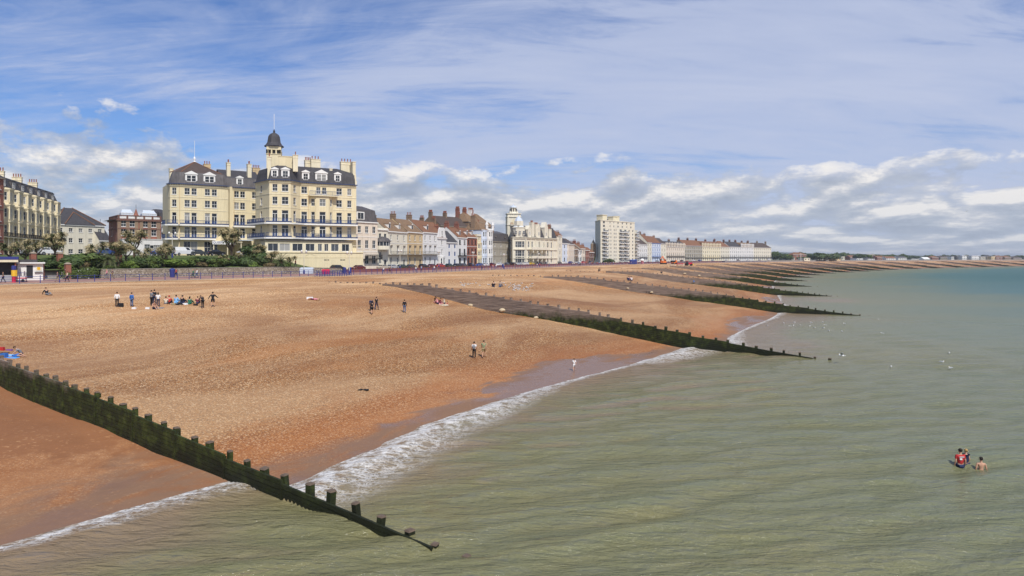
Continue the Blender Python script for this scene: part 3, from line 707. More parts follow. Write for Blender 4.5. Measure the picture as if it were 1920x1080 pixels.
def house(name, label, p0, p1, z0, zc, cols, storeys, wall='white_wall', roof='pitch', rm='slate', rh=3.0, depth=11, cat='house', group=None, ww=1.0, wh=None, style='sash',
          fm='white_paint', hood=None, balcony=None, chim=2, cm='brown_brick', dormers=0, bays=None, door=None, ground=None, sill=True, trim='white_paint', gfh=None, band=True, pots=3, finials=False, small=False):
    """a house with its real wall openings; p0, p1 = (photo column, distance) of the two ends of its front"""
    if small and style == 'sash': style = 'plain'; ww = max(ww, 1.25)
    a, b = P(*p0), P(*p1); B = Bld(name, label, cat, p0[0], p0[1], z0, group); S = Seg(B, a, b); L = S.L; mb = MB()
    H = zc-z0; gf = gfh or H/storeys*1.08; sh = (H-gf)/(storeys-1) if storeys > 1 else H
    zs = [z0-0.0]+[z0+gf+sh*k for k in range(storeys-1)]; holes = []
    bayh = []
    for k, zf in enumerate(zs):
        hh = gf if k == 0 else sh
        for c in range(cols):
            u = L*(c+.5)/cols
            if bays and c in bays and k < bays[c]: continue
            if k == 0 and door is not None and c == door:
                w, h = 1.1, 2.3; mbd = MB(); mbd.box(-w/2, w/2, .16, .2, 0, h); mbd.box(-w/2, w/2, .12, .17, h-.5, h-.42)
                mbd.build('door', 'door_dark', B.root, loc=S.pt(u, 0, zf+.1), rz=S.ang); holes.append((u-w/2, u+w/2, zf+.1, zf+.1+h)); continue
            h = (wh or hh*.56); 
            if k == 1 and balcony is not None: h = hh*.70
            if k == storeys-1 and storeys > 2: h *= .85
            zb_ = zf+(hh-h)*.46 if not (k == 1 and balcony is not None) else zf+.12
            w = ww*(1.15 if k == 0 else 1)
            holes.append(S.win(u, zb_, w, h, style if k or not ground else ground, fm, sill=(sill and not small), hood=hood if (k in (1,) and hood) else None))
    # canted or square bay columns
    if bays:
        for c, n in bays.items():
            u = L*(c+.5)/cols; bw = min(L/cols*.72, 3.0); bo = .95; zt_ = z0+gf+sh*(n-1)-.05 if n > 1 else z0+gf-.2
            bm = MB(); pa = S.a+S.dir*(u-bw/2); pb = S.a+S.dir*(u+bw/2); q0 = pa+S.n*bo+S.dir*.55; q1 = pb+S.n*bo-S.dir*.55
            for (e0, e1, wn) in ((pa, q0, .6), (q0, q1, bw-1.6), (q1, pb, .6)):
                s2 = Seg(B, e0, e1); hl = []
                for k in range(n):
                    hh = gf if k == 0 else sh; h = hh*.56; hl.append(s2.win(s2.L/2, zs[k]+(hh-h)*.46, wn, h, 'sash', fm, sill=False, name='bay_window'))
                    s2.box(bm, -.03, s2.L+.03, .0, .10, zs[k]+hh-.32, zs[k]+hh-.12, 0)
                s2.wall(bm, z0, zt_, hl)
            bm.face([(q[0]-B.o.x, q[1]-B.o.y, zt_-B.o.z) for q in (pa, q0, q1, pb)], 0)
            bm.build('bay', [wall], B.root)
    S.wall(mb, z0-.6, zc, holes, mi=0)
    c2 = S.b-S.n*depth; d2 = S.a-S.n*depth
    Seg(B, S.b, c2).wall(mb, z0-.6, zc); Seg(B, c2, d2).wall(mb, z0-.6, zc)
    SL = Seg(B, d2, S.a); SL.wall(mb, z0-.6, zc)
    # cornice and string courses
    S.box(mb, -.08, L+.08, 0, .32, zc-.28, zc+.02, 1)
    if band and storeys > 1:
        for k in range(1, storeys): S.box(mb, 0.02, L-.02, 0, .07, zs[k]-.16, zs[k]-.02, 1)
    R3 = []
    if roof == 'pitch':
        rb = MB(); e = .25
        f0, f1 = S.pt(-.05, e, zc+.02), S.pt(L+.05, e, zc+.02); r0, r1 = S.pt(-.05, -depth/2, zc+rh), S.pt(L+.05, -depth/2, zc+rh); g0, g1 = S.pt(-.05, -depth, zc+.02), S.pt(L+.05, -depth, zc+.02)
        rb.face([f0, f1, r1, r0]); rb.face([r0, r1, g1, g0])
        mb.face([S.pt(0, 0, zc), S.pt(0, -depth/2, zc+rh-.1), S.pt(0, -depth, zc)], 0); mb.face([S.pt(L, 0, zc), S.pt(L, -depth, zc), S.pt(L, -depth/2, zc+rh-.1)], 0)
        rt = rb.build('roof', rm, B.root)
    elif roof == 'hip':
        rb = MB(); e = .3; k = min(L*.42, depth/2)
        c = [S.pt(-e, e, zc+.02), S.pt(L+e, e, zc+.02), S.pt(L+e, -depth-e, zc+.02), S.pt(-e, -depth-e, zc+.02)]; r0, r1 = S.pt(k, -depth/2, zc+rh), S.pt(L-k, -depth/2, zc+rh)
        rb.face([c[0], c[1], r1, r0]); rb.face([c[1], c[2], r1]); rb.face([c[2], c[3], r0, r1]); rb.face([c[3], c[0], r0]); rt = rb.build('roof', rm, B.root)
    elif roof == 'mansard':
        rb = MB(); i_ = .9; mh = rh*.72
        def ring(o, z): return [S.pt(o*.35, -o, z), S.pt(L-o*.35, -o, z), S.pt(L-o*.35, -depth+o, z), S.pt(o*.35, -depth+o, z)]
        r = [ring(0, zc+.02), ring(i_, zc+mh), ring(depth*.42, zc+rh)]
        for j in (0, 1):
            for q in range(4): q2 = (q+1) % 4; rb.face([r[j][q], r[j][q2], r[j+1][q2], r[j+1][q]])
        rb.face(r[2]); rt = rb.build('roof', rm, B.root)
    else:
        rb = MB(); rb.face([S.pt(0, 0, zc-.05), S.pt(L, 0, zc-.05), S.pt(L, -depth, zc-.05), S.pt(0, -depth, zc-.05)]); rt = rb.build('roof', rm, B.root)
        S.box(mb, 0, L, -.3, -.001, zc+.021, zc+rh*.3, 0); SL.box(mb, 0, SL.L, -.3, -.001, zc, zc+rh*.3, 0)
    for k in range(dormers):
        u = L*(k+.5)/dormers; dm = MB(); w, h = 1.3, 1.5; zb_ = zc+.45; o = -.35
        if roof == 'pitch': zb_ = zc+.9; o = -.9*depth/2/rh
        S.box(dm, u-w/2, u+w/2, o-2.2, o, zb_, zb_+h, 0); S.box(dm, u-w/2-.12, u+w/2+.12, o-2.2, o+.12, zb_+h, zb_+h+.14, 1)
        dm.face([S.pt(u-w/2-.12, o+.1, zb_+h+.14), S.pt(u+w/2+.12, o+.1, zb_+h+.14), S.pt(u, o+.1, zb_+h+.55)], 0)
        do = dm.build('dormer', [trim, rm], B.root)
        g = MB(); S.box(g, u-w/2+.15, u+w/2-.15, o, o+.02, zb_+.15, zb_+h-.12); g.build('dormer_window', 'glass', do)
    if finials:
        fb = MB(); n = int(L/3.4)
        for k in range(n+1):
            u = L*k/n; x, y, z = S.pt(u, -.1, zc+.02); fb.lathe([(.62, z), (.6, z+2.0), (.8, z+2.1), (.55, z+2.7), (.1, z+3.9)], (x, y), 6)
        fb.build('parapet_pinnacles', wall, B.root, kind='stuff')
    for k in range(chim):
        u = [0.35, L-.35, L*.5][k] if chim > 1 else .4
        chimney(B, S, u, -depth*(.5 if roof != 'flat' else .4), zc+.1, zc+rh+1.3, .75, 1.9 if pots > 2 else 1.2, pots, cm, rt)
    if balcony is not None:
        bb = MB(); zf = zs[1]; S.box(bb, .05, L-.05, 0, 1.1, zf-.16, zf-.01, 0); bal = bb.build('balcony', balcony, B.root)
        rr = MB(); S.rail(rr, .08, L-.08, 1.05, zf, .95, .4 if not small else 1.0); rr.build('balcony_railing', 'black_iron', bal)
    mb.build('wall', [wall, trim if trim != wall else wall], B.root)
    return B, S, zs
# ---------------- the big cream seafront hotel
K = 1.03
def hotel():
    B = Bld('seafront_hotel', 'huge cream six-storey hotel with dark mansard roofs, blue-railed balconies and a domed turret', 'hotel', 478, 181.8*K, 8.5)
    wm = MB(); G = 9.0
    pl = lambda px, d: (P(px, d*K).x, P(px, d*K).y)
    CZ = 32.3
    ROW = [(29.25, 1.95, 'sash'), (25.8, 2.0, 'sash'), (21.15, 3.1, 'french'), (17.3, 3.0, 'french')]
    # front outline, left to right
    A0 = Vector(pl(318, 183)); A1 = Vector(pl(433, 191.6)); dA = (A1-A0).normalized(); nA = Vector((dA.y, -dA.x))
    r = 2.4; cor = [A0-nA*r*1.2, A0-nA*r*.45+dA*.25, A0-nA*.1+dA*1.1, A0+dA*2.4]
    cor2 = [A1-dA*2.0, A1-dA*.7-nA*.25, A1-nA*1.4]
    B0 = Vector(pl(437, 193.4)); B1 = Vector(pl(484, 197.5))
    S0 = Vector(pl(479, 181.8)); S1 = Vector(pl(505, 175)); S2 = Vector(pl(545, 176.5)); S3 = Vector(pl(563, 181)); S4 = Vector(pl(668, 188.5))
    back = 15
    def row(seg, pxs, rows=range(4), w=1.35, base=None):
        hs = []
        for k in rows:
            z, h, st = ROW[k]
            for px in pxs:
                ww = w
                if isinstance(px, tuple): px, ww = px
                u = seg.U(px)
                if u < ww/2+.05 or u > seg.L-ww/2-.05: u = min(max(u, ww/2+.08), seg.L-ww/2-.08)
                hs.append(seg.win(u, z, ww, h, st, sill=True if st == 'sash' else False, name='window' if st == 'sash' else 'french_window'))
        return hs
    segs = []
    # left wing
    s = Seg(B, cor[0]-nA*12+dA*0, cor[0]); s.wall(wm, 11, CZ, [])
    s = Seg(B, cor[0], cor[1]); s.wall(wm, 11, CZ)
    s = Seg(B, cor[1], cor[3]); s.wall(wm, 11, CZ, row(s, [(326.5, 1.2)])); segs.append(s)
    sA = Seg(B, cor[3], cor2[0]); hs = row(sA, [351, 364, 389, 402])
    for px in (351, 364, 389, 402): hs.append(sA.win(sA.U(px), 12.9, 1.7, 3.3, 'sash', name='ground_window', sill=False))
    sA.wall(wm, 11, CZ, hs); segs.append(sA)
    for a, b in ((cor2[0], cor2[1]), (cor2[1], cor2[2]), (cor2[2], B0)):
        if (b-a).length > .1: Seg(B, a, b).wall(wm, 11, CZ)
    sB = Seg(B, B0, B1); hs = row(sB, [439.6+4, 452+3, 477])
    hs.append(sB.win(sB.U(470), 13.5, 1.8, 1.7, 'sash', name='ground_window')); sB.wall(wm, 11, CZ, hs)
    # right wing
    Seg(B, B1, S0+Vector((-.5, 9))).wall(wm, 9, CZ); Seg(B, S0+Vector((-2, 14)), S0).wall(wm, 9, CZ)
    s1 = Seg(B, S0, S1); s1.wall(wm, 9, CZ, row(s1, [(489.6, 1.3)]))
    s2 = Seg(B, S1, S2); s2.wall(wm, 9, CZ, row(s2, [(515.5, 1.3), (534.5, 1.7)]))
    s3 = Seg(B, S2, S3); s3.wall(wm, 9, CZ, row(s3, [(552.7, 1.3)]))
    s4 = Seg(B, S3, S4)
    hs = row(s4, [(570.5, 1.6), (636, 1.6), (655, 1.2)]); hs += row(s4, [(597, 1.2), (608, 1.2)], [0])
    ub0, ub1 = s4.U(580), s4.U(625); s4.wall(wm, 9, CZ, hs)
    bp = [s4.a+s4.dir*ub0, s4.a+s4.dir*(ub0+1.6)+s4.n*1.3, s4.a+s4.dir*(ub1-1.6)+s4.n*1.3, s4.a+s4.dir*ub1]
    bm = MB()
    for (a, b, pxs) in ((bp[0], bp[1], [(590, 1.1)]), (bp[1], bp[2], [(606, 1.7)]), (bp[2], bp[3], [(621, .9)])):
        q = Seg(B, a, b); h2 = []
        for k in (1, 2, 3):
            z, h, st = ROW[k]; h2.append(q.win(q.L/2, z, pxs[0][1], h, st, sill=False, name='bay_window'))
        q.wall(bm, 16.6, 28.55, h2)
    bm.face([(p.x-B.o.x, p.y-B.o.y, 28.55-B.o.z) for p in bp]); bay = bm.build('bay', 'cream', B.root)
    Seg(B, S4, S4-s4.n*back).wall(wm, 9, CZ); Seg(B, S4-s4.n*back, cor[0]-nA*12).wall(wm, 9, CZ)
    # string courses and cornice
    allsegs = [Seg(B, cor[0], cor[1]), Seg(B, cor[1], cor[3]), sA, Seg(B, cor2[0], cor2[1]), sB, s1, s2, s3, s4]
    for q in allsegs:
        for z in (28.55, 25.0): q.box(wm, 0, q.L, 0, .07, z-.1, z+.1, 1)
        q.box(wm, -.15, q.L+.15, 0, .22, CZ-.75, CZ-.6, 1); q.box(wm, -.25, q.L+.25, 0, .55, CZ-.18, CZ+.0, 2)
        n = int(q.L/.55)
        for k in range(n): q.box(wm, (k+.3)*q.L/n, (k+.6)*q.L/n, 0, .38, CZ-.5, CZ-.181, 1)
    wm.build('wall', ['cream', 'cream_light', 'blue_rail'], B.root)
    # drain pipes
    dp = MB()
    for (q, u) in ((sA, .1), (sB, .25), (s4, s4.U(578))):
        x, y, _ = q.pt(u, .1, 0); dp.tube((x, y, 12-B.o.z), (x, y, CZ-B.o.z), .07, 5)
    dp.build('drainpipe', 'tan_wall', B.root)
    # balconies: two tiers on each wing
    def balc(segl, z, o=1.5, m='white_paint', infill=False):
        mb = MB(); rr = MB()
        for i, (q, u0, u1) in enumerate(segl):
            q.box(mb, u0, u1, 0, o, z-.42, z-.05+.003*i, 0); q.rail(rr, u0, u1, o-.06, z-.05, 1.15, .30, .035)
            if True: q.box(rr, u0, u1, o-.075, o-.055, z+.12, z+.34)
        b = mb.build('balcony', m, B.root); rr.build('balcony_railing', 'blue_rail', b); return b
    for z in (20.95, 17.05):
        L1 = [(Seg(B, cor[0], cor[1]), -.4, Seg(B, cor[0], cor[1]).L+.6), (Seg(B, cor[1], cor[3]), -.2, Seg(B, cor[1], cor[3]).L+.2), (sA, 0, sA.L+1.2 if z > 18 else sA.L*.80)]
        if z > 18: L1 += [(sB, -.2, sB.L-.3)]
        balc(L1, z)
        balc([(s1, -1.6, s1.L+.9), (s2, -.75, s2.L+.3), (s3, 0, s3.L), (s4, 0.02, s4.L-.1)], z, 1.7)
    cb = MB(); sB.box(cb, -2.5, sB.L-2, 0, 2.4, 16.6, 16.85); cb.build('canopy', 'silver_blue', B.root)
    mb = MB(); s4.box(mb, ub0-.3, ub1+1.1, .0, 1.75, 28.56, 28.8); bb = mb.build('balcony', 'cream_light', B.root)
    rr = MB(); s4.rail(rr, ub0-.25, ub1+1.05, 1.68, 28.8, 1.1, .3, .035); rr.build('balcony_railing', 'blue_rail', bb)
    # curved mansards
    def mans(front, name, z, steps, backd, apex=None, mt='lead', top='slate_brown'):
        """front: outline points left to right; roof ring steps (inset, height)"""
        cen = sum(front, Vector((0, 0)))/len(front); n = (front[-1]-front[0]).normalized(); inw = Vector((-n.y, n.x))
        ring0 = list(front)+[front[-1]+inw*backd, front[0]+inw*backd]; m = len(ring0); cen = sum(ring0, Vector((0, 0)))/m
        def inset(dist):
            out = []
            for i in range(m):
                a, b, c = ring0[i-1], ring0[i], ring0[(i+1) % m]; d1 = (b-a).normalized(); d2 = (c-b).normalized()
                n1 = Vector((-d1.y, d1.x)); n2 = Vector((-d2.y, d2.x)); k = (n1+n2); k = k/max(.5, k.dot(n1)) if k.length > 1e-6 else n1
                out.append(b+k*dist)
            return out
        mb = MB(); prev = [(p, z) for p in ring0]
        for j, (i_, h) in enumerate(steps):
            cur = [(p, z+h) for p in inset(i_)]
            for q in range(m):
                q2 = (q+1) % m; f = [prev[q], prev[q2], cur[q2], cur[q]]
                mb.face([(p.x-B.o.x, p.y-B.o.y, zz-B.o.z) for p, zz in f], 0)
            prev = cur
        if apex is not None:
            for q in range(m):
                q2 = (q+1) % m; f = [prev[q], prev[q2], (Vector(apex[:2]), apex[2])]
                mb.face([(p.x-B.o.x, p.y-B.o.y, zz-B.o.z) for p, zz in f], 1)
        else: mb.face([(p.x-B.o.x, p.y-B.o.y, zz-B.o.z) for p, zz in prev], 1)
        return mb.build(name, [mt, top], B.root)
    frontA = [cor[0], cor[1], cor[3], cor2[0], cor2[1]]
    ca = (cor[0]+cor2[1])/2-nA*7
    ra = mans(frontA, 'roof', CZ+.005, [(.25, 1.0), (.55, 2.2), (.95, 3.3)], 13, (ca.x, ca.y, 39.6))
    # ridge lines in terracotta
    rd = MB(); ap = (ca.x-B.o.x, ca.y-B.o.y, 39.65-B.o.z)
    for p in (cor[0], cor[3], cor2[0]):
        q = p-nA*1.0+dA*(.6 if p is not cor2[0] else -.3); rd.tube((q.x-B.o.x, q.y-B.o.y, CZ+3.35-B.o.z), ap, .13, 5)
    rd.build('ridge', 'clay_tile', ra)
    fp = MB(); fp.lathe([(.4, ap[2]), (.2, ap[2]+.3), (.32, ap[2]+.8), (.28, ap[2]+1.2), (.06, ap[2]+1.6), (.05, ap[2]+6.2)], (ap[0], ap[1]), 8); fp.build('flagpole', ['white_paint'], ra)
    # recessed part
    rb = MB(); q = sB; L = q.L
    a, b, c, d = q.pt(-3, .1, CZ+.01), q.pt(L+1, .1, CZ+.01), q.pt(L+1, -.9, CZ+2.7), q.pt(-3, -.9, CZ+2.7); rb.face([a, b, c, d], 0)
    e, f = q.pt(L+1, -6.5, CZ+5.6), q.pt(-3, -6.5, CZ+5.6); rb.face([d, c, e, f], 1); g, h = q.pt(L+1, -13, CZ), q.pt(-3, -13, CZ); rb.face([f, e, g, h], 1)
    rb.build('roof', ['lead', 'slate'], B.root)
    ctr = s4
    rr_ = mans([S0, S1, S2, S3, S4], 'roof', CZ+.005, [(.25, 1.0), (.5, 2.2), (.9, 3.3), (5.2, 4.9)], 14, None, 'slate', 'slate_brown')
    # gable end wall on the far right with its curved shoulder
    ge = MB(); q = Seg(B, S4-s4.n*14, S4)
    for (o0, o1, h) in ((0, 2, 1.2), (2, 12, 4.2), (12, 13.4, 2.9), (13.4, 14.05, 1.2)): q.box(ge, o0, o1, -.15, .35, CZ, CZ+h)
    ge.build('gable_wall', 'cream_light', rr_)
    # dormers
    def dormer(q, px, w, dbl=False, parent=None):
        u = q.U(px); z = CZ+.35; h = 2.4; o = -.25
        mb = MB(); q.box(mb, u-w/2, u+w/2, o-2.2, o, z, z+h, 0); q.box(mb, u-w/2-.15, u+w/2+.15, o-2.2, o+.18, z+h, z+h+.16, 0)
        a, b, c = q.pt(u-w/2-.15, o+.15, z+h+.16), q.pt(u+w/2+.15, o+.15, z+h+.16), q.pt(u, o+.15, z+h+.16+w*.27)
        a2, b2, c2 = q.pt(u-w/2-.15, o-2.2, z+h+.16), q.pt(u+w/2+.15, o-2.2, z+h+.16), q.pt(u, o-2.2, z+h+.16+w*.27)
        mb.face([a, b, c], 0); mb.face([b, b2, c2, c], 0); mb.face([a2, a, c, c2], 0)
        dm = mb.build('dormer', ['white_paint'], parent)
        wn = inst('dormer_window', win_mesh(w-.7, 1.8, 'double' if dbl else 'sash'), dm, q.pt(u, o+.185+.01, z+.3), q.ang)
    dormer(sA, 359, 3.1, True, ra); dormer(sA, 393, 3.1, True, ra); dormer(sB, 450, 1.9, False, ra)
    dormer(s2, 515, 1.75, False, rr_); dormer(s2, 535, 2.1, False, rr_); dormer(s4, 573.5, 2.0, False, rr_); dormer(s4, 603, 3.3, True, rr_); dormer(s4, 633.5, 1.9, False, rr_)
    # chimneys
    def ch(q, px, y0, y1, w, dp, o, pots, m='cream_light', par=None):
        d = q.uv(px, HZ); u = q.U(px); D = (q.a+q.dir*u+q.n*o).y; kx = (px-960)/F
        # step along the wall so the stack, set back by o, still lies on its column
        u = (kx*(q.a.y+q.n.y*o)-(q.a.x+q.n.x*o))/(q.dir.x-kx*q.dir.y); D = (q.a+q.dir*u+q.n*o).y
        chimney(B, q, u, o, EYE+(HZ-y1)/F*D, EYE+(HZ-y0)/F*D, w, dp, pots, m, par)
    ch(sA, 321, 317, 345, 1.0, 1.6, -8, 0, par=ra); ch(sA, 388, 309, 322, 1.9, 1.2, -12, 3, 'tan_wall', ra); ch(sB, 428, 306, 335, 1.0, 1.2, -2.5, 2, par=ra)
    ch(sB, 467, 309, 338, 1.1, 1.3, -2.6, 2, par=ra); ch(sB, 480, 316, 330, 2.2, 1.0, -9, 4, 'tan_wall', ra)
    ch(s2, 554, 292, 322, 1.25, 1.2, -2.2, 1, par=rr_); ch(s4, 577, 302, 322, 1.7, 1.2, -8, 4, par=rr_); ch(s4, 591, 300, 318, 2.6, 1.6, -7, 3, par=rr_)
    ch(s4, 649, 305, 330, 3.4, 1.2, -5, 4, par=rr_); ch(s4, 662, 305, 345, .9, 2.2, -2.6, 0, par=rr_); ch(s4, 620, 317, 326, .8, .8, -3, 0, par=rr_)
    ch(s2, 505, 295, 340, .9, 1.0, -1.5, 2, par=rr_)
    # turret
    Tt = P(514, 188*K); tx, ty = Tt.x-B.o.x, Tt.y-B.o.y; a0 = s2.ang
    D = 188*K; zz = lambda y: EYE+(HZ-y)/F*D-B.o.z
    tb = MB(); w = 1.95
    def sq(h, z0, z1, mi=0, t=None):
        t = t or h; pts = [(-h, -h), (h, -h), (h, h), (-h, h)]; pt2 = [(-t, -t), (t, -t), (t, t), (-t, t)]
        rot = lambda L_: [(tx+x*math.cos(a0)-y*math.sin(a0), ty+x*math.sin(a0)+y*math.cos(a0)) for x, y in L_]
        tb.prism(rot(pts), z0, z1, mi, top=rot(pt2))
    sq(w, zz(345), zz(291)); sq(w+.15, zz(291), zz(290))
    for i in range(4):                                # open arcaded lantern: corner piers, mullions, arches
        an = a0+i*math.pi/2
        for x in (-1, -.34, .34, 1):
            r_ = .34 if abs(x) > .9 else .22; X = x*(w-.2); Y = -(w-.2)
            cx_, cy_ = tx+X*math.cos(an)-Y*math.sin(an), ty+X*math.sin(an)+Y*math.cos(an); tb.lathe([(r_, zz(290)), (r_, zz(282.5))], (cx_, cy_), 6)
    sq(w, zz(282.5), zz(275.8)); sq(w+.2, zz(275.8), zz(275), 1)
    sq(w-.6, zz(290), zz(282.6), 2)
    tu = tb.build('turret', ['cream', 'blue_rail', 'slate'], B.root)
    db = MB(); prof = [(w*1.45, zz(275)), (w*1.22, zz(272.5)), (w*1.0, zz(268)), (w*.92, zz(262)), (w*.86, zz(257)), (w*.68, zz(253)), (w*.4, zz(250.5)), (w*.16, zz(249)), (.28, zz(247.5)), (.34, zz(246)), (.1, zz(243)), (.04, zz(242))]
    db.lathe(prof, (tx, ty), 8, 0, a0+math.pi/8); db.build('dome', 'slate', tu)
    fb = MB(); fb.tube((tx, ty, zz(242)), (tx, ty, zz(214)), .07, 5); fb.build('flagpole', 'white_paint', tu)
    # plant room block beside the turret
    pb = MB(); q = s2; u0, u1 = q.U(512)+1.2, q.U(538)+2.2; q.box(pb, u0, u1, -7, -3.2, CZ+2, CZ+6.6); q.box(pb, u0-.1, u1+.1, -7.1, -3.1, CZ+6.6, CZ+6.8); pb.build('plant_room', 'cream', rr_)
    # sun lounge over the cream basement wall
    e0 = Vector(pl(497, 171)); e1 = Vector(pl(660, 183)); e2 = Vector(pl(681, 184.8))
    q = Seg(B, e0, e1); qa = Seg(B, e0, e2); sb = MB(); ZT_, ZB = 16.0, 13.05
    wins = [(512, 18), (534, 19), (558, 19), (581.5, 17), (600, 8), (612, 8), (628, 15), (648, 15)]; hs = []
    for px, wp in wins: u = q.U(px); hs.append(q.win(u, 13.35, wp*.142, 2.0, 'wide', sill=False, name='lounge_window'))
    q.wall(sb, ZB, ZT_, hs, depth=.25); Seg(B, e0-q.n*5, e0).wall(sb, ZB, ZT_); Seg(B, e1, e1-q.n*5).wall(sb, ZB, ZT_)
    sl_ = sb.build('sun_lounge', 'cream_light', B.root)
    rf = MB(); q.box(rf, -.3, q.L+.3, -5, .35, ZT_, ZT_+.18); rf.build('lounge_roof', 'lead', sl_)
    bs = MB(); qa.wall(bs, 8.0, ZB); Seg(B, e0-q.n*9, e0).wall(bs, 8.0, ZB); Seg(B, e2, e2-q.n*9).wall(bs, 8.0, ZB)
    qa.box(bs, -.1, qa.L+.1, -6.5, .18, ZB-.12, ZB+.02); qa.box(bs, 0, qa.L, 0, .06, 11.6, 11.72)
    for px in (587, 614): u = qa.U(px); bs.face([qa.pt(u-.1, .03, 9), qa.pt(u+.1, .03, 9), qa.pt(u+.1, .03, 12.2), qa.pt(u-.1, .03, 12.2)])
    u0, u1 = qa.U(572), qa.U(592); um = (u0+u1)/2
    for (a, c, z1, z2) in ((u0, um, 12.1, 12.75), (um, u1, 12.75, 12.1)):
        bs.face([qa.pt(a, .05, z1-.06), qa.pt(c, .05, z2-.06), qa.pt(c, .05, z2+.1), qa.pt(a, .05, z1+.1)])
    bw = bs.build('basement_wall', 'cream', B.root)
    vb = MB()
    for px in (610, 615, 640, 645): u, z = qa.uv(px, 487.5); qa.box(vb, u-.32, u+.32, 0, .03, z-.1, z+.12)
    vb.build('vent', 'black_iron', bw)
    cg = MB(); qa.rail(cg, q.L+.2, qa.L-.1, 0, ZB+.02, 1.9, .5, .05); cg.build('terrace_screen', 'cream_light', bw)
    # porch with its name board
    pb = MB(); u0, u1 = sA.U(392), sA.L+4; sA.box(pb, u0, u1, .2, 5.5, 15.9, 16.15); 
    for u in (u0+.3, (u0+u1)/2, u1-.3): x, y, _ = sA.pt(u, 5.2, 0); pb.tube((x, y, 12-B.o.z), (x, y, 15.9-B.o.z), .16, 8)
    po = pb.build('porch', 'cream_light', B.root)
    sb = MB(); sA.box(sb, u0-.1, u0+5.9, 5.5, 5.62, 15.35, 16.35); sgn = sb.build('name_board', 'white_paint', po)
    cu = bpy.data.curves.new('lettering', 'FONT'); cu.body = 'QUEENS HOTEL'; cu.size = .78; cu.extrude = .01; cu.align_x = 'CENTER'; cu.space_character = 1.02
    tmp = bpy.data.objects.new('lettering_source', cu); link(tmp); dg = bpy.context.evaluated_depsgraph_get(); me = bpy.data.meshes.new_from_object(tmp.evaluated_get(dg)); bpy.data.objects.remove(tmp)
    me.materials.clear(); me.materials.append(M['prom_blue'])
    t = bpy.data.objects.new('lettering', me); link(t); t.parent = po; t.location = sA.pt(u0+2.9, 5.64, 15.6); t.rotation_euler = (R(90), 0, sA.ang)
    return B
hotel()
# ---------------- the rest of the town
def zy(py, d): return EYE-(py-HZ)/F*d
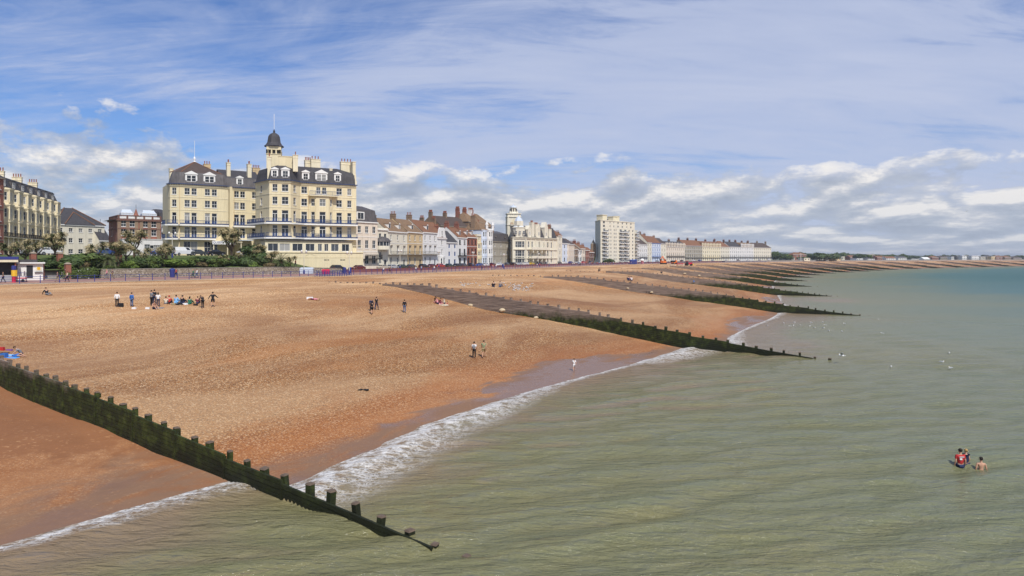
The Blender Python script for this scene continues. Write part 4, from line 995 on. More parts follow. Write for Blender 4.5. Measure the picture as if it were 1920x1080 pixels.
# far left: cream terrace of bay-fronted houses climbing towards the viewer
def left_terrace():
    a, b = P(-40, 148), P(108, 206); B = Bld('bay_fronted_terrace', 'tall cream stucco terrace with stacked bays and crowded dormers at the left edge', 'terrace', -40, 148, 11.8)
    S = Seg(B, a, b); n = 9; L = S.L; wm = MB(); CZ = 28.3; fl = [(11.8, 4.6), (16.6, 3.6), (20.5, 3.7), (24.5, 3.4)]
    S.wall(wm, 11, CZ); Seg(B, S.b, S.b-S.n*13).wall(wm, 11, CZ)
    for i in range(n):
        c0 = L*i/n; cw = L/n; bw = cw*.56; u = c0+cw*.36; p = [S.a+S.dir*(u-bw/2), S.a+S.dir*(u-bw/2+.5)+S.n*1.3, S.a+S.dir*(u+bw/2-.5)+S.n*1.3, S.a+S.dir*(u+bw/2)]
        bm = MB()
        for j, (e0, e1) in enumerate(zip(p[:-1], p[1:])):
            q = Seg(B, e0, e1); hs = []
            for k, (z, h) in enumerate(fl):
                if j != 2: hs.append(q.win(q.L/2, z+.75, .9 if j else .6, h*.58, 'sash', sill=False, name='bay_window'))
                q.box(bm, -.1, q.L+.1, 0, .28, z+h-.1, z+h+.16); q.box(bm, -.05, q.L+.05, 0, .16, z+h-.35, z+h-.101)
                for uu in (0, q.L): q.box(bm, uu-.14, uu+.14, -.02, .14, z+.2, z+h-.36)
            q.wall(bm, 11, CZ-.1, hs)
        bm.face([(w_.x-B.o.x, w_.y-B.o.y, CZ-.1-B.o.z) for w_ in p]); bm.build('bay', 'cream_old', B.root)
        for k, (z, h) in enumerate(fl):
            S.win(c0+cw*.84, z+.8, .9, h*.55, 'sash', sill=False, off=.2); S.box(wm, c0+cw*.84-.65, c0+cw*.84+.65, 0, .03, z+.6, z+h*.9, 0)
        for uu in (c0+.1,): 
            for k, (z, h) in enumerate(fl): S.box(wm, uu-.25, uu+.25, 0, .2, z, z+h-.3)
        dm = MB(); S.box(dm, u-1.3, u+1.3, -2.5, -.2, CZ+.3, CZ+2.2, 0); S.box(dm, u-1.4, u+1.4, -2.6, -.05, CZ+2.2, CZ+2.35, 1); dd = dm.build('dormer', ['lead', 'slate'], B.root)
        inst('dormer_window', win_mesh(1.9, 1.4, 'double'), dd, S.pt(u, -.0, CZ+.5), S.ang)
        if i % 2 == 0: chimney(B, S, c0, -4.5, CZ+1, CZ+5.0, .9, 2.2, 4, 'cream_old')
    for z, h in fl: S.box(wm, 0, L, 0, .25, z+h-.1, z+h+.14)
    S.box(wm, 0, L, 0, .5, CZ-.2, CZ+.1)
    wm.build('wall', 'cream_old', B.root)
    rb = MB(); f = lambda u, o, z: S.pt(u, o, z); rb.face([f(0, 0, CZ+.1), f(L, 0, CZ+.1), f(L, -1.2, CZ+2.9), f(0, -1.2, CZ+2.9)]); rb.face([f(0, -1.2, CZ+2.9), f(L, -1.2, CZ+2.9), f(L, -6.5, CZ+4.0), f(0, -6.5, CZ+4.0)])
    rb.face([f(L, 0, CZ+.1), f(L, -13, CZ+.1), f(L, -6.5, CZ+4), f(L, -1.2, CZ+2.9)]); rb.build('roof', 'slate', B.root)
    bb = MB(); S.box(bb, 0, L, 0, 2.3, 16.3, 16.5); bo = bb.build('balcony', 'cream_old', B.root); rr = MB(); S.rail(rr, 0, L, 2.25, 16.5, 1.0, .35, .03); rr.build('balcony_railing', 'black_iron', bo)
    cc = MB()
    for i in range(n*2): x, y, _ = S.pt(L*(i+.3)/(n*2), 2.1, 0); cc.lathe([(.3, .0), (.2, .3), (.18, 4.3), (.28, 4.5)], (x, y), 8)
    cc.build('porch_column', 'cream_old', B.root, kind='stuff')
left_terrace()
# red brick house in scaffolding at the very edge
B, S, _ = house('red_brick_house', 'narrow red brick building cut off by the left edge of the view', (-30, 135), (7, 141), 11.8, 28, 2, 5, wall='red_brick', roof='hip', rm='slate', rh=2.5, trim='stone_brown', cm='red_brick', depth=6)
# white hipped building
B, S, _ = house('hipped_roof_flats', 'white four-storey block with grey hipped roof and orange ridge tiles behind the cabbage trees', (104, 222), (196, 236), 11.9, 22.6, 5, 3, wall='cream_pale', roof='hip', rm='slate', rh=6.0, depth=15, cat='flats', ww=1.3, wh=1.5, band=False, chim=0, door=None)
gp = MB(); a = S.U(120); b = S.U(176)
gp.face([S.pt(a, .5, 22.7), S.pt(b, .5, 22.7), S.pt((a+b)/2, -3.5, 27.0)]); gp.build('hip_face', 'slate', B.root)
rd = MB(); rd.tube(S.pt(a, .55, 22.75), S.pt((a+b)/2, -3.4, 27.05), .16, 5); rd.tube(S.pt(b, .55, 22.75), S.pt((a+b)/2, -3.4, 27.05), .16, 5); rd.tube(S.pt(-.3, .3, 22.8), S.pt(S.L*.42, -7.5, 28.7), .16, 5); rd.tube(S.pt(S.L+.3, .3, 22.8), S.pt(S.L*.58, -7.5, 28.7), .16, 5)
rd.build('ridge', 'clay_tile', B.root)
# two small brick spires behind
def spire(name, label, px, d, ytop, ybase, r, m='red_brick'):
    o = P(px, d, 11.9); z1 = zy(ybase, d)-o.z; z2 = zy(ytop, d)-o.z; root = empty(name, o, 0, label=label, cat='spire')
    mb = MB(); mb.prism([(-r, -r), (r, -r), (r, r), (-r, r)], 0, z1); mb.build('tower', 'brown_brick', root)
    mb = MB(); mb.lathe([(r*1.2, z1), (r*.8, z1+(z2-z1)*.2), (.05, z2)], (0, 0), 8, 0); mb.build('spire_roof', m, root)
    mb = MB(); mb.tube((0, 0, z2-.1), (0, 0, z2+1.4), .06, 5); mb.build('finial', 'black_iron', root)
spire('church_spire', 'slim brown spire rising between the white flats and the red brick hotel', 188, 250, 418, 431, 1.0)
spire('church_spire', 'short red spire poking above the parapet of the red brick hotel', 255, 240, 391, 405, .9)
house('slate_roofed_house', 'low slate-roofed house squeezed left of the red brick hotel', (186, 232), (208, 236), 11.9, 17.5, 2, 2, wall='cream_pale', roof='pitch', rm='slate', rh=5.5, chim=0, depth=9, small=True)
# red brick hotel with white balustrade
def red_hotel():
    B = Bld('brick_hotel', 'red brick hotel with white balustrade, banded piers and a white ground-floor extension', 'hotel', 221, 214, 11.9)
    a, b = P(221, 214), P(302, 222); S = Seg(B, a, b); wm = MB(); CZ = zy(412.5, 216)
    rows = [(zy(425.5, 217), 2.0), (zy(442, 217), 2.1)]; hs = []
    for px in (231.5, 248, 272.5, 288.5):
        for z, h in rows: hs.append(S.win(S.U(px), z, 1.5, h, 'sash'))
    S.wall(wm, 11, CZ, hs); SLf = Seg(B, P(204, 226), a); SLf.wall(wm, 11, CZ, [SLf.win(SLf.L*.35, rows[0][0], 1.2, 2), SLf.win(SLf.L*.35, rows[1][0], 1.2, 2)])
    for q in (S, SLf):
        q.box(wm, -.3, q.L+.3, 0, .45, CZ-.25, CZ+.1, 1); q.box(wm, -.1, q.L+.1, 0, .2, zy(430, 217), zy(428.5, 217), 1)
        q.box(wm, -.1, q.L, -.4, 0, CZ+.1, CZ+.4, 1); q.box(wm, -.1, q.L, -.4, 0, CZ+1.3, CZ+1.55, 1)
        for k in range(int(q.L/2.4)+1): q.box(wm, k*2.4, k*2.4+.5, -.42, .02, CZ+.4, CZ+1.3, 1)
    for px in (223.5, 239.5, 256, 265, 280, 297): u = S.U(px); S.box(wm, u-.5, u+.5, 0, .16, 12, CZ-.26, 2)
    Seg(B, S.b, S.b-S.n*12).wall(wm, 11, CZ); wm.build('wall', ['red_brick', 'dark_brick', 'brown_brick'], B.root)
    bl = MB(); n = 60
    for k in range(n): x, y, z = S.pt(S.L*(k+.5)/n, -.2, CZ+.4); bl.lathe([(.09, z), (.14, z+.3), (.07, z+.6), (.1, z+.9)], (x, y), 5)
    bl.build('balustrade', 'white_paint', B.root)
    rf = MB(); rf.face([S.pt(-2, -.4, CZ), S.pt(S.L, -.4, CZ), S.pt(S.L, -13, CZ), S.pt(-2, -13, CZ)]); rf = rf.build('roof', 'lead', B.root)
    for px0, px1 in ((231, 254), (271, 298)):
        u0, u1 = S.U(px0), S.U(px1); g = MB(); S.box(g, u0, u1, -6, -3, CZ+.1, CZ+2.4, 0); g.face([S.pt(u0, -3, CZ+2.4), S.pt(u1, -3, CZ+2.4), S.pt(u1-.5, -4.5, CZ+3.5), S.pt(u0+.5, -4.5, CZ+3.5)], 0)
        for k in range(9): u = u0+(u1-u0)*k/8; S.box(g, u-.05, u+.05, -3.0, -2.93, CZ+.1, CZ+2.4, 1)
        S.box(g, u0, u1, -3, -2.92, CZ+2.35, CZ+2.5, 1); S.box(g, u0+.4, u1-.4, -4.6, -4.5, CZ+3.45, CZ+3.6, 1); g.build('roof_light', ['silver_blue', 'white_paint'], rf)
    # white single-storey front
    e0, e1 = P(229, 209).xy, P(322, 217).xy; q = Seg(B, e0, e1); w2 = MB(); hs = [q.win(q.U(276), 14.2, 1.6, 1.6), q.win(q.U(285), 12.4, 1.3, 3.1, 'french', name='door')]+[q.win(q.U(p_), 13.9, 1.0, 1.7) for p_ in (291.5, 295.5, 299.8)]+[q.win(q.U(314), 13.9, 1.6, 2.0)]
    q.wall(w2, 11, zy(449, 212), hs); q.box(w2, 0, q.L, -8, .2, zy(449, 212), zy(448, 212)); Seg(B, e0-q.n*5, e0).wall(w2, 11, zy(449, 212)); w2.build('ground_floor_wall', 'white_wall', B.root)
red_hotel()
house('mansard_house', 'white house with dark mansard roof wedged between the brick hotel and the cream hotel', (300, 224), (324, 228), 11.9, zy(417, 226), 2, 4, wall='white_wall', roof='mansard', rm='slate', rh=4.5, dormers=1, chim=0, depth=10, small=True)
# corner house to the right of the big hotel
H = {}
B, S, zs = house('corner_house', 'cream corner house with dark mansard and white attic casements, touching the big hotel', (667, 199), (708, 206), 8.6, zy(416, 202), 3, 3, wall='pink_cream', roof='mansard', rm='lead', rh=5.0, depth=12, ww=1.3, wh=2.4, chim=0)
g = MB(); u0, u1 = .5, S.U(684); zc = zy(416, 202); S.box(g, u0, u1, -2, -.15, zc+.5, zc+2.9, 0); g.build('dormer', 'white_paint', B.root)
inst('dormer_window', win_mesh(2.4, 2.0, 'wide'), B.root, S.pt((u0+u1)/2, .04, zc+.7), S.ang)
bb = MB(); S.box(bb, S.U(680), S.L+.8, 0, 1.3, 11.1, 11.3); bo = bb.build('balcony', 'black_iron', B.root); rr = MB(); S.rail(rr, S.U(680), S.L+.8, 1.25, 11.3, 1.2, .18, .03); rr.build('balcony_railing', 'black_iron', bo)
# link house with ribbed bow roof
B, S, zs = house('bow_window_house', 'low cream house with ribbed grey bow canopy and arched dark door', (708, 207), (727, 211.5), 8.6, zy(430, 209), 2, 2, wall='cream_pale', roof='flat', rm='lead', rh=1.5, chim=0, depth=9, door=1, ww=1.0, small=True, band=False)
bw = MB(); x, y, _ = S.pt(S.L*.45, -.3, 0); prof = [(2.7, zy(468, 208)-B.o.z), (2.7, zy(461, 208)-B.o.z)]; bw.lathe(prof, (x, y), 16, 0); bo = bw.build('bow', 'cream_pale', B.root)
bw = MB(); bw.lathe([(2.6, zy(461, 208)-B.o.z), (2.6, zy(453.2, 208)-B.o.z)], (x, y), 16); bw.build('bow_window', 'glass', bo)
bw = MB()
for k in range(16): an = math.pi*2*k/16; bw.tube((x+2.65*math.cos(an), y+2.65*math.sin(an), zy(461, 208)-B.o.z), (x+2.65*math.cos(an), y+2.65*math.sin(an), zy(453, 208)-B.o.z), .07, 4)
bw.build('window_bars', 'white_paint', bo)
bw = MB(); bw.lathe([(2.95, zy(453.2, 208)-B.o.z), (2.7, zy(450, 208)-B.o.z), (2.1, zy(446.5, 208)-B.o.z), (1.1, zy(444, 208)-B.o.z), (.2, zy(443, 208)-B.o.z)], (x, y), 20)
bw.build('canopy', 'lead', bo)
chimney(B, S, S.U(716), -3.5, zy(430, 212), zy(405, 212), 1.7, 1.5, 3, 'brown_brick')
RT = 'terraced houses on the seafront'
D3 = dict(balcony='stone_brown', hood='stone_brown', depth=11, wh=None, cm='brown_brick')
house('terraced_house', 'pale cream terraced house with grey box dormers under a mossy tiled roof', (727, 212), (763.5, 225), 8.6, zy(434.5, 218), 3, 3, wall='cream_pale', roof='pitch', rm='moss_tile', rh=4.4, dormers=2, door=2, chim=0, cat='house', group=RT, **D3)
house('terraced_house', 'tan terraced house between the cream one and the white one, with hanging baskets', (763.5, 225.2), (792.5, 236), 8.6, zy(435.5, 230), 3, 3, wall='tan_wall', roof='pitch', rm='moss_tile', rh=4.6, dormers=1, door=2, chim=1, group=RT, **D3)
house('terraced_house', 'white terraced house with wide dormer and orange tiled roof', (792.5, 236.2), (820, 247), 8.6, zy(436, 241), 3, 3, wall='white_wall', roof='pitch', rm='clay_tile', rh=4.6, dormers=1, door=2, chim=1, group=RT, **D3)
B, S, zs = house('gabled_house', 'narrow white house with shaped Dutch gable and small bay', (820, 247.5), (837, 254), 8.6, zy(446.5, 250), 1, 3, wall='white_wall', roof='pitch', rm='clay_tile', rh=4.5, chim=0, bays={0: 1}, depth=10)
gm = MB(); L = S.L; z = zy(446.5, 250)
pr = [(0, 0), (L, 0), (L*.88, 1.3), (L*.80, 3.2), (L*.72, 3.9), (L*.28, 3.9), (L*.20, 3.2), (L*.12, 1.3)]
gm.face([S.pt(u, .05, z+h) for u, h in pr]); gm.face([S.pt(u, -.4, z+h) for u, h in reversed(pr)])
for i in range(len(pr)): a, b = pr[i], pr[(i+1) % len(pr)]; gm.face([S.pt(a[0], .05, z+a[1]), S.pt(a[0], -.4, z+a[1]), S.pt(b[0], -.4, z+b[1]), S.pt(b[0], .05, z+b[1])])
gm.build('gable', 'white_wall', B.root); S.win(L/2, z+.9, .9, 1.9, 'sash', off=.24)
house('cottage', 'white cottage with bright blue shutters and a grey slate roof', (837, 255), (858, 264), 8.6, zy(454.5, 259), 2, 3, wall='white_wall', roof='pitch', rm='slate', rh=4.6, fm='blue_paint', depth=9, chim=1, ww=1.2, band=False, cm='red_brick', sill=False)
house('balconied_house', 'white house with black canopied balcony between the blue-shuttered cottage and the red brick one', (858, 264.5), (875.5, 272), 8.6, zy(445.5, 268), 2, 3, wall='white_wall', roof='pitch', rm='clay_tile', rh=4.2, fm='black_iron', depth=10, dormers=1, chim=1, ww=1.5, balcony='black_iron', cm='red_brick', band=False)
house('brick_terrace_house', 'red brick terraced house with large black-framed shop windows below', (875.5, 272.5), (894.5, 280.5), 8.6, zy(445, 276), 3, 3, wall='red_brick', roof='pitch', rm='clay_tile', rh=4.0, fm='black_iron', depth=10, dormers=2, chim=1, ww=1.1, trim='white_paint', cm='red_brick')
house('yellow_house', 'narrow pale yellow bay-fronted house beside the tall blue-white one', (894.5, 281), (902, 284.5), 8.6, zy(441, 282), 1, 4, wall='cream', roof='flat', rm='slate', rh=1.2, depth=10, chim=0, bays={0: 3})
house('guest_house', 'tall pale blue bay-fronted guest house', (902, 285), (913, 290), 8.6, zy(431, 287), 1, 4, wall='blue_white', roof='hip', rm='moss_tile', rh=4.5, depth=8, chim=1, bays={0: 4})
house('guest_house', 'tall white guest house with ornate stacked bays, left of the grey-roofed block', (913, 290.5), (924, 296), 8.6, zy(431, 292), 1, 4, wall='white_wall', roof='flat', rm='slate', rh=2.0, depth=12, chim=1, bays={0: 4}, finials=True)
# big old houses standing behind the row
house('rear_house', 'large brown brick house with many chimneys rising behind the cottages', (826, 285), (880, 300), 8.8, zy(424, 290), 4, 4, wall='brown_brick', roof='pitch', rm='slate_brown', rh=4.5, depth=12, chim=3, cm='brown_brick', pots=6, small=True, trim='stone_brown')
house('rear_house', 'tall brick gable with a broad red chimney breast behind the bay-fronted guest houses', (878, 300), (905, 310), 8.8, zy(416, 303), 2, 5, wall='brown_brick', roof='hip', rm='moss_tile', rh=4.5, depth=12, chim=3, cm='red_brick', pots=6, small=True, trim='stone_brown')
house('rear_house', 'brown gabled roof stepping down behind the white guest house', (903, 306), (926, 318), 8.8, zy(425, 312), 2, 4, wall='brown_brick', roof='hip', rm='moss_tile', rh=6.0, depth=12, chim=1, cm='white_wall', pots=4, small=True, trim='stone_brown')
house('rear_house', 'small brick house whose chimneys show above the white terraced house', (806, 262), (830, 268), 8.8, zy(432, 264), 2, 3, wall='brown_brick', roof='pitch', rm='clay_tile', rh=3.5, depth=9, chim=2, cm='brown_brick', pots=4, small=True)
house('grey_roofed_block', 'plain grey rendered block with flat slate mansard and two dormers, left of the ornate hotel', (922, 312), (956, 330), 8.6, zy(453, 320), 3, 3, wall='grey_render', roof='mansard', rm='lead', rh=5.2, depth=14, dormers=2, chim=0, trim='stone_brown', wh=1.5)
# ornate hotel with tower
def ornate():
    B = Bld('ornate_hotel', 'ornate cream hotel with corner turret, clustered chimneys and balconied front', 'hotel', 962, 322, 8.7)
    a, b, c = P(962, 322).xy, P(986, 323).xy, P(1044, 350).xy; CZ = zy(445, 324); wm = MB()
    s1, s2 = Seg(B, a, b), Seg(B, b, c); sl = Seg(B, P(953, 338), a)
    fl = [(9.2, 3.0), (zy(480.5, 324), 2.9), (zy(464, 324), 2.9)]
    h1 = []; h2 = []; hl = []
    for z, h in fl:
        for px in (968.5, 974.5, 981): h1.append(s1.win(s1.U(px), z, 1.1 if px != 974.5 else 1.9, h, 'sash', sill=False))
        for px in (991.5, 998, 1004.5, 1011, 1020.5, 1027, 1034): h2.append(s2.win(s2.U(px), z, 1.3, h, 'sash', sill=False))
        hl.append(sl.win(sl.L/2, z, 1.2, h))
    s1.wall(wm, 8, CZ, h1); s2.wall(wm, 8, CZ, h2); sl.wall(wm, 8, CZ, hl)
    Seg(B, s2.b, s2.b-s2.n*14).wall(wm, 8, CZ)
    for q in (s1, s2, sl):
        for z in (fl[1][0]-.9, fl[2][0]-.9, CZ-.5): q.box(wm, -.2, q.L+.2, 0, .4, z-.15, z+.15)
        q.box(wm, -.2, q.L+.2, 0, .65, CZ-.1, CZ+.2)
        n = int(q.L/4.2)
        for k in range(n+1): q.box(wm, k*q.L/max(n, 1)-.25, k*q.L/max(n, 1)+.25, 0, .3, 8.5, CZ-.65)
    wm.build('wall', 'cream_pale', B.root)
    for i, (z, u0, u1) in enumerate(((fl[1][0]-.8, s2.U(990), s2.U(1022)), (fl[2][0]-.8, s2.U(990), s2.U(1022)))):
        bb = MB(); s2.box(bb, u0, u1, .65, 2.2, z-.25, z); s2.box(bb, u0, u1, 2.0, 2.2, z, z+1.0)
        for k in range(4): u = u0+(u1-u0)*(k+.5)/4; s2.box(bb, u-.3, u+.3, .4, 1.9, z-1.6, z-.251)
        bb.build('balcony', 'cream_pale', B.root)
    rb = MB(); q = s2
    for q, e in ((s1, 0), (s2, 0), (sl, 0)):
        rb.face([q.pt(0, 0, CZ+.2), q.pt(q.L, 0, CZ+.2), q.pt(q.L, -2.2, CZ+5.5), q.pt(0, -2.2, CZ+5.5)])
    for q in (s2,): rb.face([q.pt(-3, -2.2, CZ+5.5), q.pt(q.L, -2.2, CZ+5.5), q.pt(q.L, -12, CZ+5.8), q.pt(1, -12, CZ+5.8)])
    rf = rb.build('roof', 'slate', B.root)
    # corner turret with pale cap
    u = s1.L/2; x, y, z = s1.pt(u, -2.2, CZ+.2); tb = MB(); tb.lathe([(3.1, z), (3.1, z+4.3), (3.4, z+4.4), (2.3, z+5.0), (2.3, z+7.5)], (x, y), 8, 0, math.pi/8); tu = tb.build('turret', ['cream_pale'], B.root)
    cp = MB(); cp.lathe([(2.9, z+4.5), (2.1, z+5.4), (1.9, z+5.6), (1.9, z+7.2), (2.2, z+7.3), (1.8, z+8.3), (1.1, z+9.2), (.35, z+9.7), (.08, z+10.6)], (x, y), 8, 0, math.pi/8); cp.build('dome', 'silver_blue', tu)
    for k in (-1, 0, 1): s1.win(s1.L/2+k*1.9, CZ+1.3, 1.0, 1.7, 'sash', off=1.0+.16, sill=False, name='turret_window', fm='white_paint')
    # gables and chimneys along the front
    for px, w, h in ((993, 3.2, 5.0), (1010, 3.0, 6.0), (1024, 3.4, 7.0)):
        u = s2.U(px); g = MB(); s2.box(g, u-w/2, u+w/2, -2.5, .1, CZ+.2, CZ+h*.75); g.face([s2.pt(u-w/2-.2, .12, CZ+h*.75), s2.pt(u+w/2+.2, .12, CZ+h*.75), s2.pt(u, .12, CZ+h*1.15)])
        g.face([s2.pt(u+w/2+.2, .12, CZ+h*.75), s2.pt(u+w/2+.2, -2.5, CZ+h*.75), s2.pt(u, -2.5, CZ+h*1.15), s2.pt(u, .12, CZ+h*1.15)]); g.face([s2.pt(u-w/2-.2, -2.5, CZ+h*.75), s2.pt(u-w/2-.2, .12, CZ+h*.75), s2.pt(u, .12, CZ+h*1.15), s2.pt(u, -2.5, CZ+h*1.15)])
        gb = g.build('gable', 'cream_pale', rf); s2.win(u, CZ+1.2, 1.0, 1.6, 'sash', off=.3, sill=False, name='gable_window')
    for px, y1, w in ((1000, 418, 2.4), (1008, 421, 3.6), (1032, 428, 3.0)): chimney(B, s2, s2.U(px), -.9, CZ+.2, zy(y1, 332), w, 1.6, 6 if w > 3 else 4, 'cream_pale', rf)
    chimney(B, s1, .4, -6, CZ, zy(421, 326), 1.6, 1.6, 3, 'cream_pale', rf)
    return B
ornate()
def clock_tower():
    d = 345; o = P(962.5, d, 8.7); root = empty('square_tower', o, .12, label='square cream tower with blind arches and a pale domed lantern, behind the ornate hotel', cat='tower')
    zz = lambda y: zy(y, d)-o.z; w = 3.3; mb = MB(); sq = lambda h: [(-h, -h), (h, -h), (h, h), (-h, h)]
    mb.prism(sq(w), 0, zz(401)); 
    for y in (401, 407, 422): mb.prism(sq(w+.35), zz(y)-.25, zz(y)+.12)
    for an in range(4):
        ca, sa = math.cos(an*math.pi/2), math.sin(an*math.pi/2)
        for x in (-w+.35, w-.35): X, Y = x*ca-(-w-.08)*sa*1, x*sa+(-w-.08)*ca; mb.cbox((X, Y, zz(430)), (.7 if an % 2 == 0 else .3, .3 if an % 2 == 0 else .7, 12))
    tw = mb.build('tower_body', 'cream_pale', root)
    pb = MB()
    for an in range(4):
        ca, sa = math.cos(an*math.pi/2), math.sin(an*math.pi/2); pts = []
        for k in range(9): th = math.pi*k/8; x = 1.7*math.cos(th); z = zz(418)+1.7*math.sin(th); Y = -w-.03; pts.append((x*ca-Y*sa, x*sa+Y*ca, z))
        for x in (-1.7, 1.7): Y = -w-.03; pts.append((x*ca-Y*sa, x*sa+Y*ca, zz(423)))
        pb.face(pts)
    pb.build('blind_arch', 'cream_old', root)
    lb = MB(); lb.lathe([(2.3, zz(401)), (1.7, zz(397)), (1.6, zz(390.5)), (1.95, zz(390)), (1.95, zz(389.4))], (0, 0), 8, 0, math.pi/8)
    for k in range(4): an = math.pi/4+k*math.pi/2; x, y = 2.6*math.cos(an), 2.6*math.sin(an); lb.lathe([(.6, zz(401)), (.35, zz(398)), (.1, zz(396))], (x, y), 6)
    lan = lb.build('lantern', 'cream_pale', root)
    db = MB(); db.lathe([(1.9, zz(389.4)), (1.7, zz(387.6)), (1.1, zz(386)), (.3, zz(385.2)), (.12, zz(384)), (.05, zz(381))], (0, 0), 12); db.build('dome', 'silver_blue', lan)
    ab = MB()
    for k in range(8): an = k*math.pi/4; x, y = 1.62*math.cos(an), 1.62*math.sin(an); ab.cbox((x, y, zz(394)), (.5, .5, 1.3))
    ab.build('lantern_opening', 'slate', lan)
clock_tower()
# houses beyond it, down a side street
house('scaffolded_house', 'cream house wrapped in white sheeting and scaffolding at the end of the ornate hotel', (1030, 352), (1049, 366), 8.8, zy(446, 358), 3, 4, wall='cream_pale', roof='pitch', rm='clay_tile', rh=5, depth=12, chim=2, cm='cream_pale', small=True, fm='black_iron')
house('gabled_row_house', 'tall narrow cream house with pointed gables before the pale blue one', (1046, 362), (1054, 368), 8.8, zy(442, 364), 1, 4, wall='cream_pale', roof='hip', rm='clay_tile', rh=4, depth=10, chim=1, cm='brown_brick', small=True)
house('blue_fronted_house', 'pale blue corner house with dark shop front and grey slate roof', (1050, 370), (1067, 380), 8.8, zy(456, 374), 3, 3, wall='blue_white', roof='pitch', rm='slate', rh=5, depth=14, chim=2, cm='brown_brick', small=True, ww=1.5)
house('side_street_house', 'pinkish house right of the pale blue corner house', (1066, 378), (1077, 396), 8.8, zy(458, 386), 3, 3, wall='pink_cream', roof='pitch', rm='slate_brown', rh=3.5, depth=10, chim=1, cm='brown_brick', small=True)
SD = [(1076, 400, 1084, 404, 'brown_brick', 'moss_tile', 467, 'brown brick house with tiled roof, first past the pinkish house'),
      (1083, 405, 1090, 409, 'white_wall', 'slate_brown', 469, 'small white-fronted house in the side street'),
      (1089, 410, 1097, 415, 'pink_cream', 'clay_tile', 466, 'pink gabled house with dark chimney in the side street'),
      (1096, 416, 1105, 422, 'red_brick', 'clay_tile', 469, 'red brick house with orange roof near the tree by the flats'),
      (1104, 423, 1114, 430, 'dark_brick', 'clay_tile', 473, 'dark red brick house touching the tower block')]
for (x0, d0, x1, d1, wl, rf, y, lab) in SD:
    house('side_street_house', lab, (x0, d0), (x1, d1), 8.8, zy(y, d0), 2, 2, wall=wl, roof='pitch', rm=rf, rh=3.2, depth=9, chim=1, cm='red_brick', small=True)
spire('church_spire', 'thin stone spire standing just left of the tower block', 1112.5, 470, 449, 458, 1.7, 'stone_brown')
# white tower block
def tower_block():
    B = Bld('tower_block', 'pale cream twelve-storey tower block of flats with stacked white balconies', 'flats', 1126, 462, 8.8)
    D = 1.0; a, b, c = P(1116, 478).xy, P(1126, 460).xy, P(1190, 492).xy; e = P(1195.5, 503).xy
    s0, s1, s2 = Seg(B, a, b), Seg(B, b, c), Seg(B, c, e); nf = 11; H0 = zy(415, 470); fh = (H0-9.2)/nf; wm = MB(); top2 = 9.2+fh*(nf-2)
    bal = {0: (1128, 1138), 1: (1160, 1178)}
    h0, h1, h2 = [], [], []
    for k in range(nf):
        z = 9.2+fh*k+.85
        h0.append(s0.win(s0.U(1118.2), z, 1.5, 1.4, 'double', sill=False))
        for px in (1141.7, 1145.6, 1151.8, 1155.2) if k < nf-2 else (1144, 1151): h1.append(s1.win(s1.U(px), z, 1.1, 1.35, 'wide', sill=False))
        for px in ((1179.7, 1186.5) if k < nf-2 else (1159, 1167, 1175, 1183)): h1.append(s1.win(s1.U(px), z, 1.5, 1.35, 'wide', sill=False))
        if k < nf-2:
            for px in (1133, 1164, 1172.6): h1.append(s1.win(s1.U(px), z-.45, 2.7, 1.9, 'wide', sill=False, name='balcony_window'))
            h2.append(s2.win(s2.L*.5, z-.3, 2.6, 1.7, 'wide', sill=False))
        else: h1.append(s1.win(s1.U(1132.5), z-.2, 2.4, 1.7, 'wide', sill=False, name='balcony_window'))
    s0.wall(wm, 8, H0, h0); s1.wall(wm, 8, H0, h1); s2.wall(wm, 8, top2, h2)
    s1.box(wm, 0, s1.L, -.3, .25, H0, H0+.6); s0.box(wm, 0, s0.L, -.3, .25, H0, H0+.6)
    Seg(B, e, e-s1.n*14).wall(wm, 8, top2); Seg(B, c, c-s1.n*14).wall(wm, top2, H0)
    wm.face([s1.pt(0, 0, H0), s1.pt(s1.L, 0, H0), s1.pt(s1.L, -14, H0), s0.pt(0, 0, H0)]); wm.face([s2.pt(0, 0, top2), s2.pt(s2.L, 0, top2), s2.pt(s2.L, -12, top2), s2.pt(0, -12, top2)])
    wm.build('wall', 'cream_pale', B.root)
    for k in range(nf-2):
        z = 9.2+fh*k+.15
        for (q, p0, p1, o) in ((s1, 1128.2, 1138, 1.3), (s1, 1160.2, 1168.2, 1.3), (s1, 1168.8, 1177, 1.3), (s2, None, None, 1.3)):
            u0, u1 = (q.U(p0), q.U(p1)) if p0 else (.2, q.L+.4)
            mb = MB(); q.box(mb, u0, u1, 0, o, z-.2, z, 0); q.box(mb, u0, u1, o-.08, o, z+.001, z+.22, 0); q.box(mb, u0, u1, o-.07, o-.02, z+.9, z+1.02, 0); q.box(mb, u0, u1, o-.06, o-.03, z+.22, z+.9, 1)
            for uu in (u0, u1, (u0+u1)/2): q.box(mb, uu-.06, uu+.06, o-.09, o+.01, z, z+1.03, 0)
            mb.build('balcony', ['white_paint', 'glass'], B.root)
    for k in range(2): u0 = s1.U(1126.5)
    for (p0, p1, y0) in ((1130, 1138, 404.5), (1150, 1157, 406.0), (1156.5, 1161.5, 405)):
        mb = MB(); sq_ = Seg(B, b, c, off=-3.0); u0, u1 = sq_.U(p0), sq_.U(p1); s1.box(mb, u0, u1, -8, -3, H0, zy(y0, 475)); s1.box(mb, u0-.3, u1+.3, -8.3, -2.7, zy(y0, 475), zy(y0, 475)+.35); mb.build('plant_room', 'cream_light', B.root)
    mb = MB(); s1.box(mb, s1.U(1140), s1.U(1150), -8, -4, H0, H0+1.6); mb.build('roof_railing', 'lead', B.root)
tower_block()
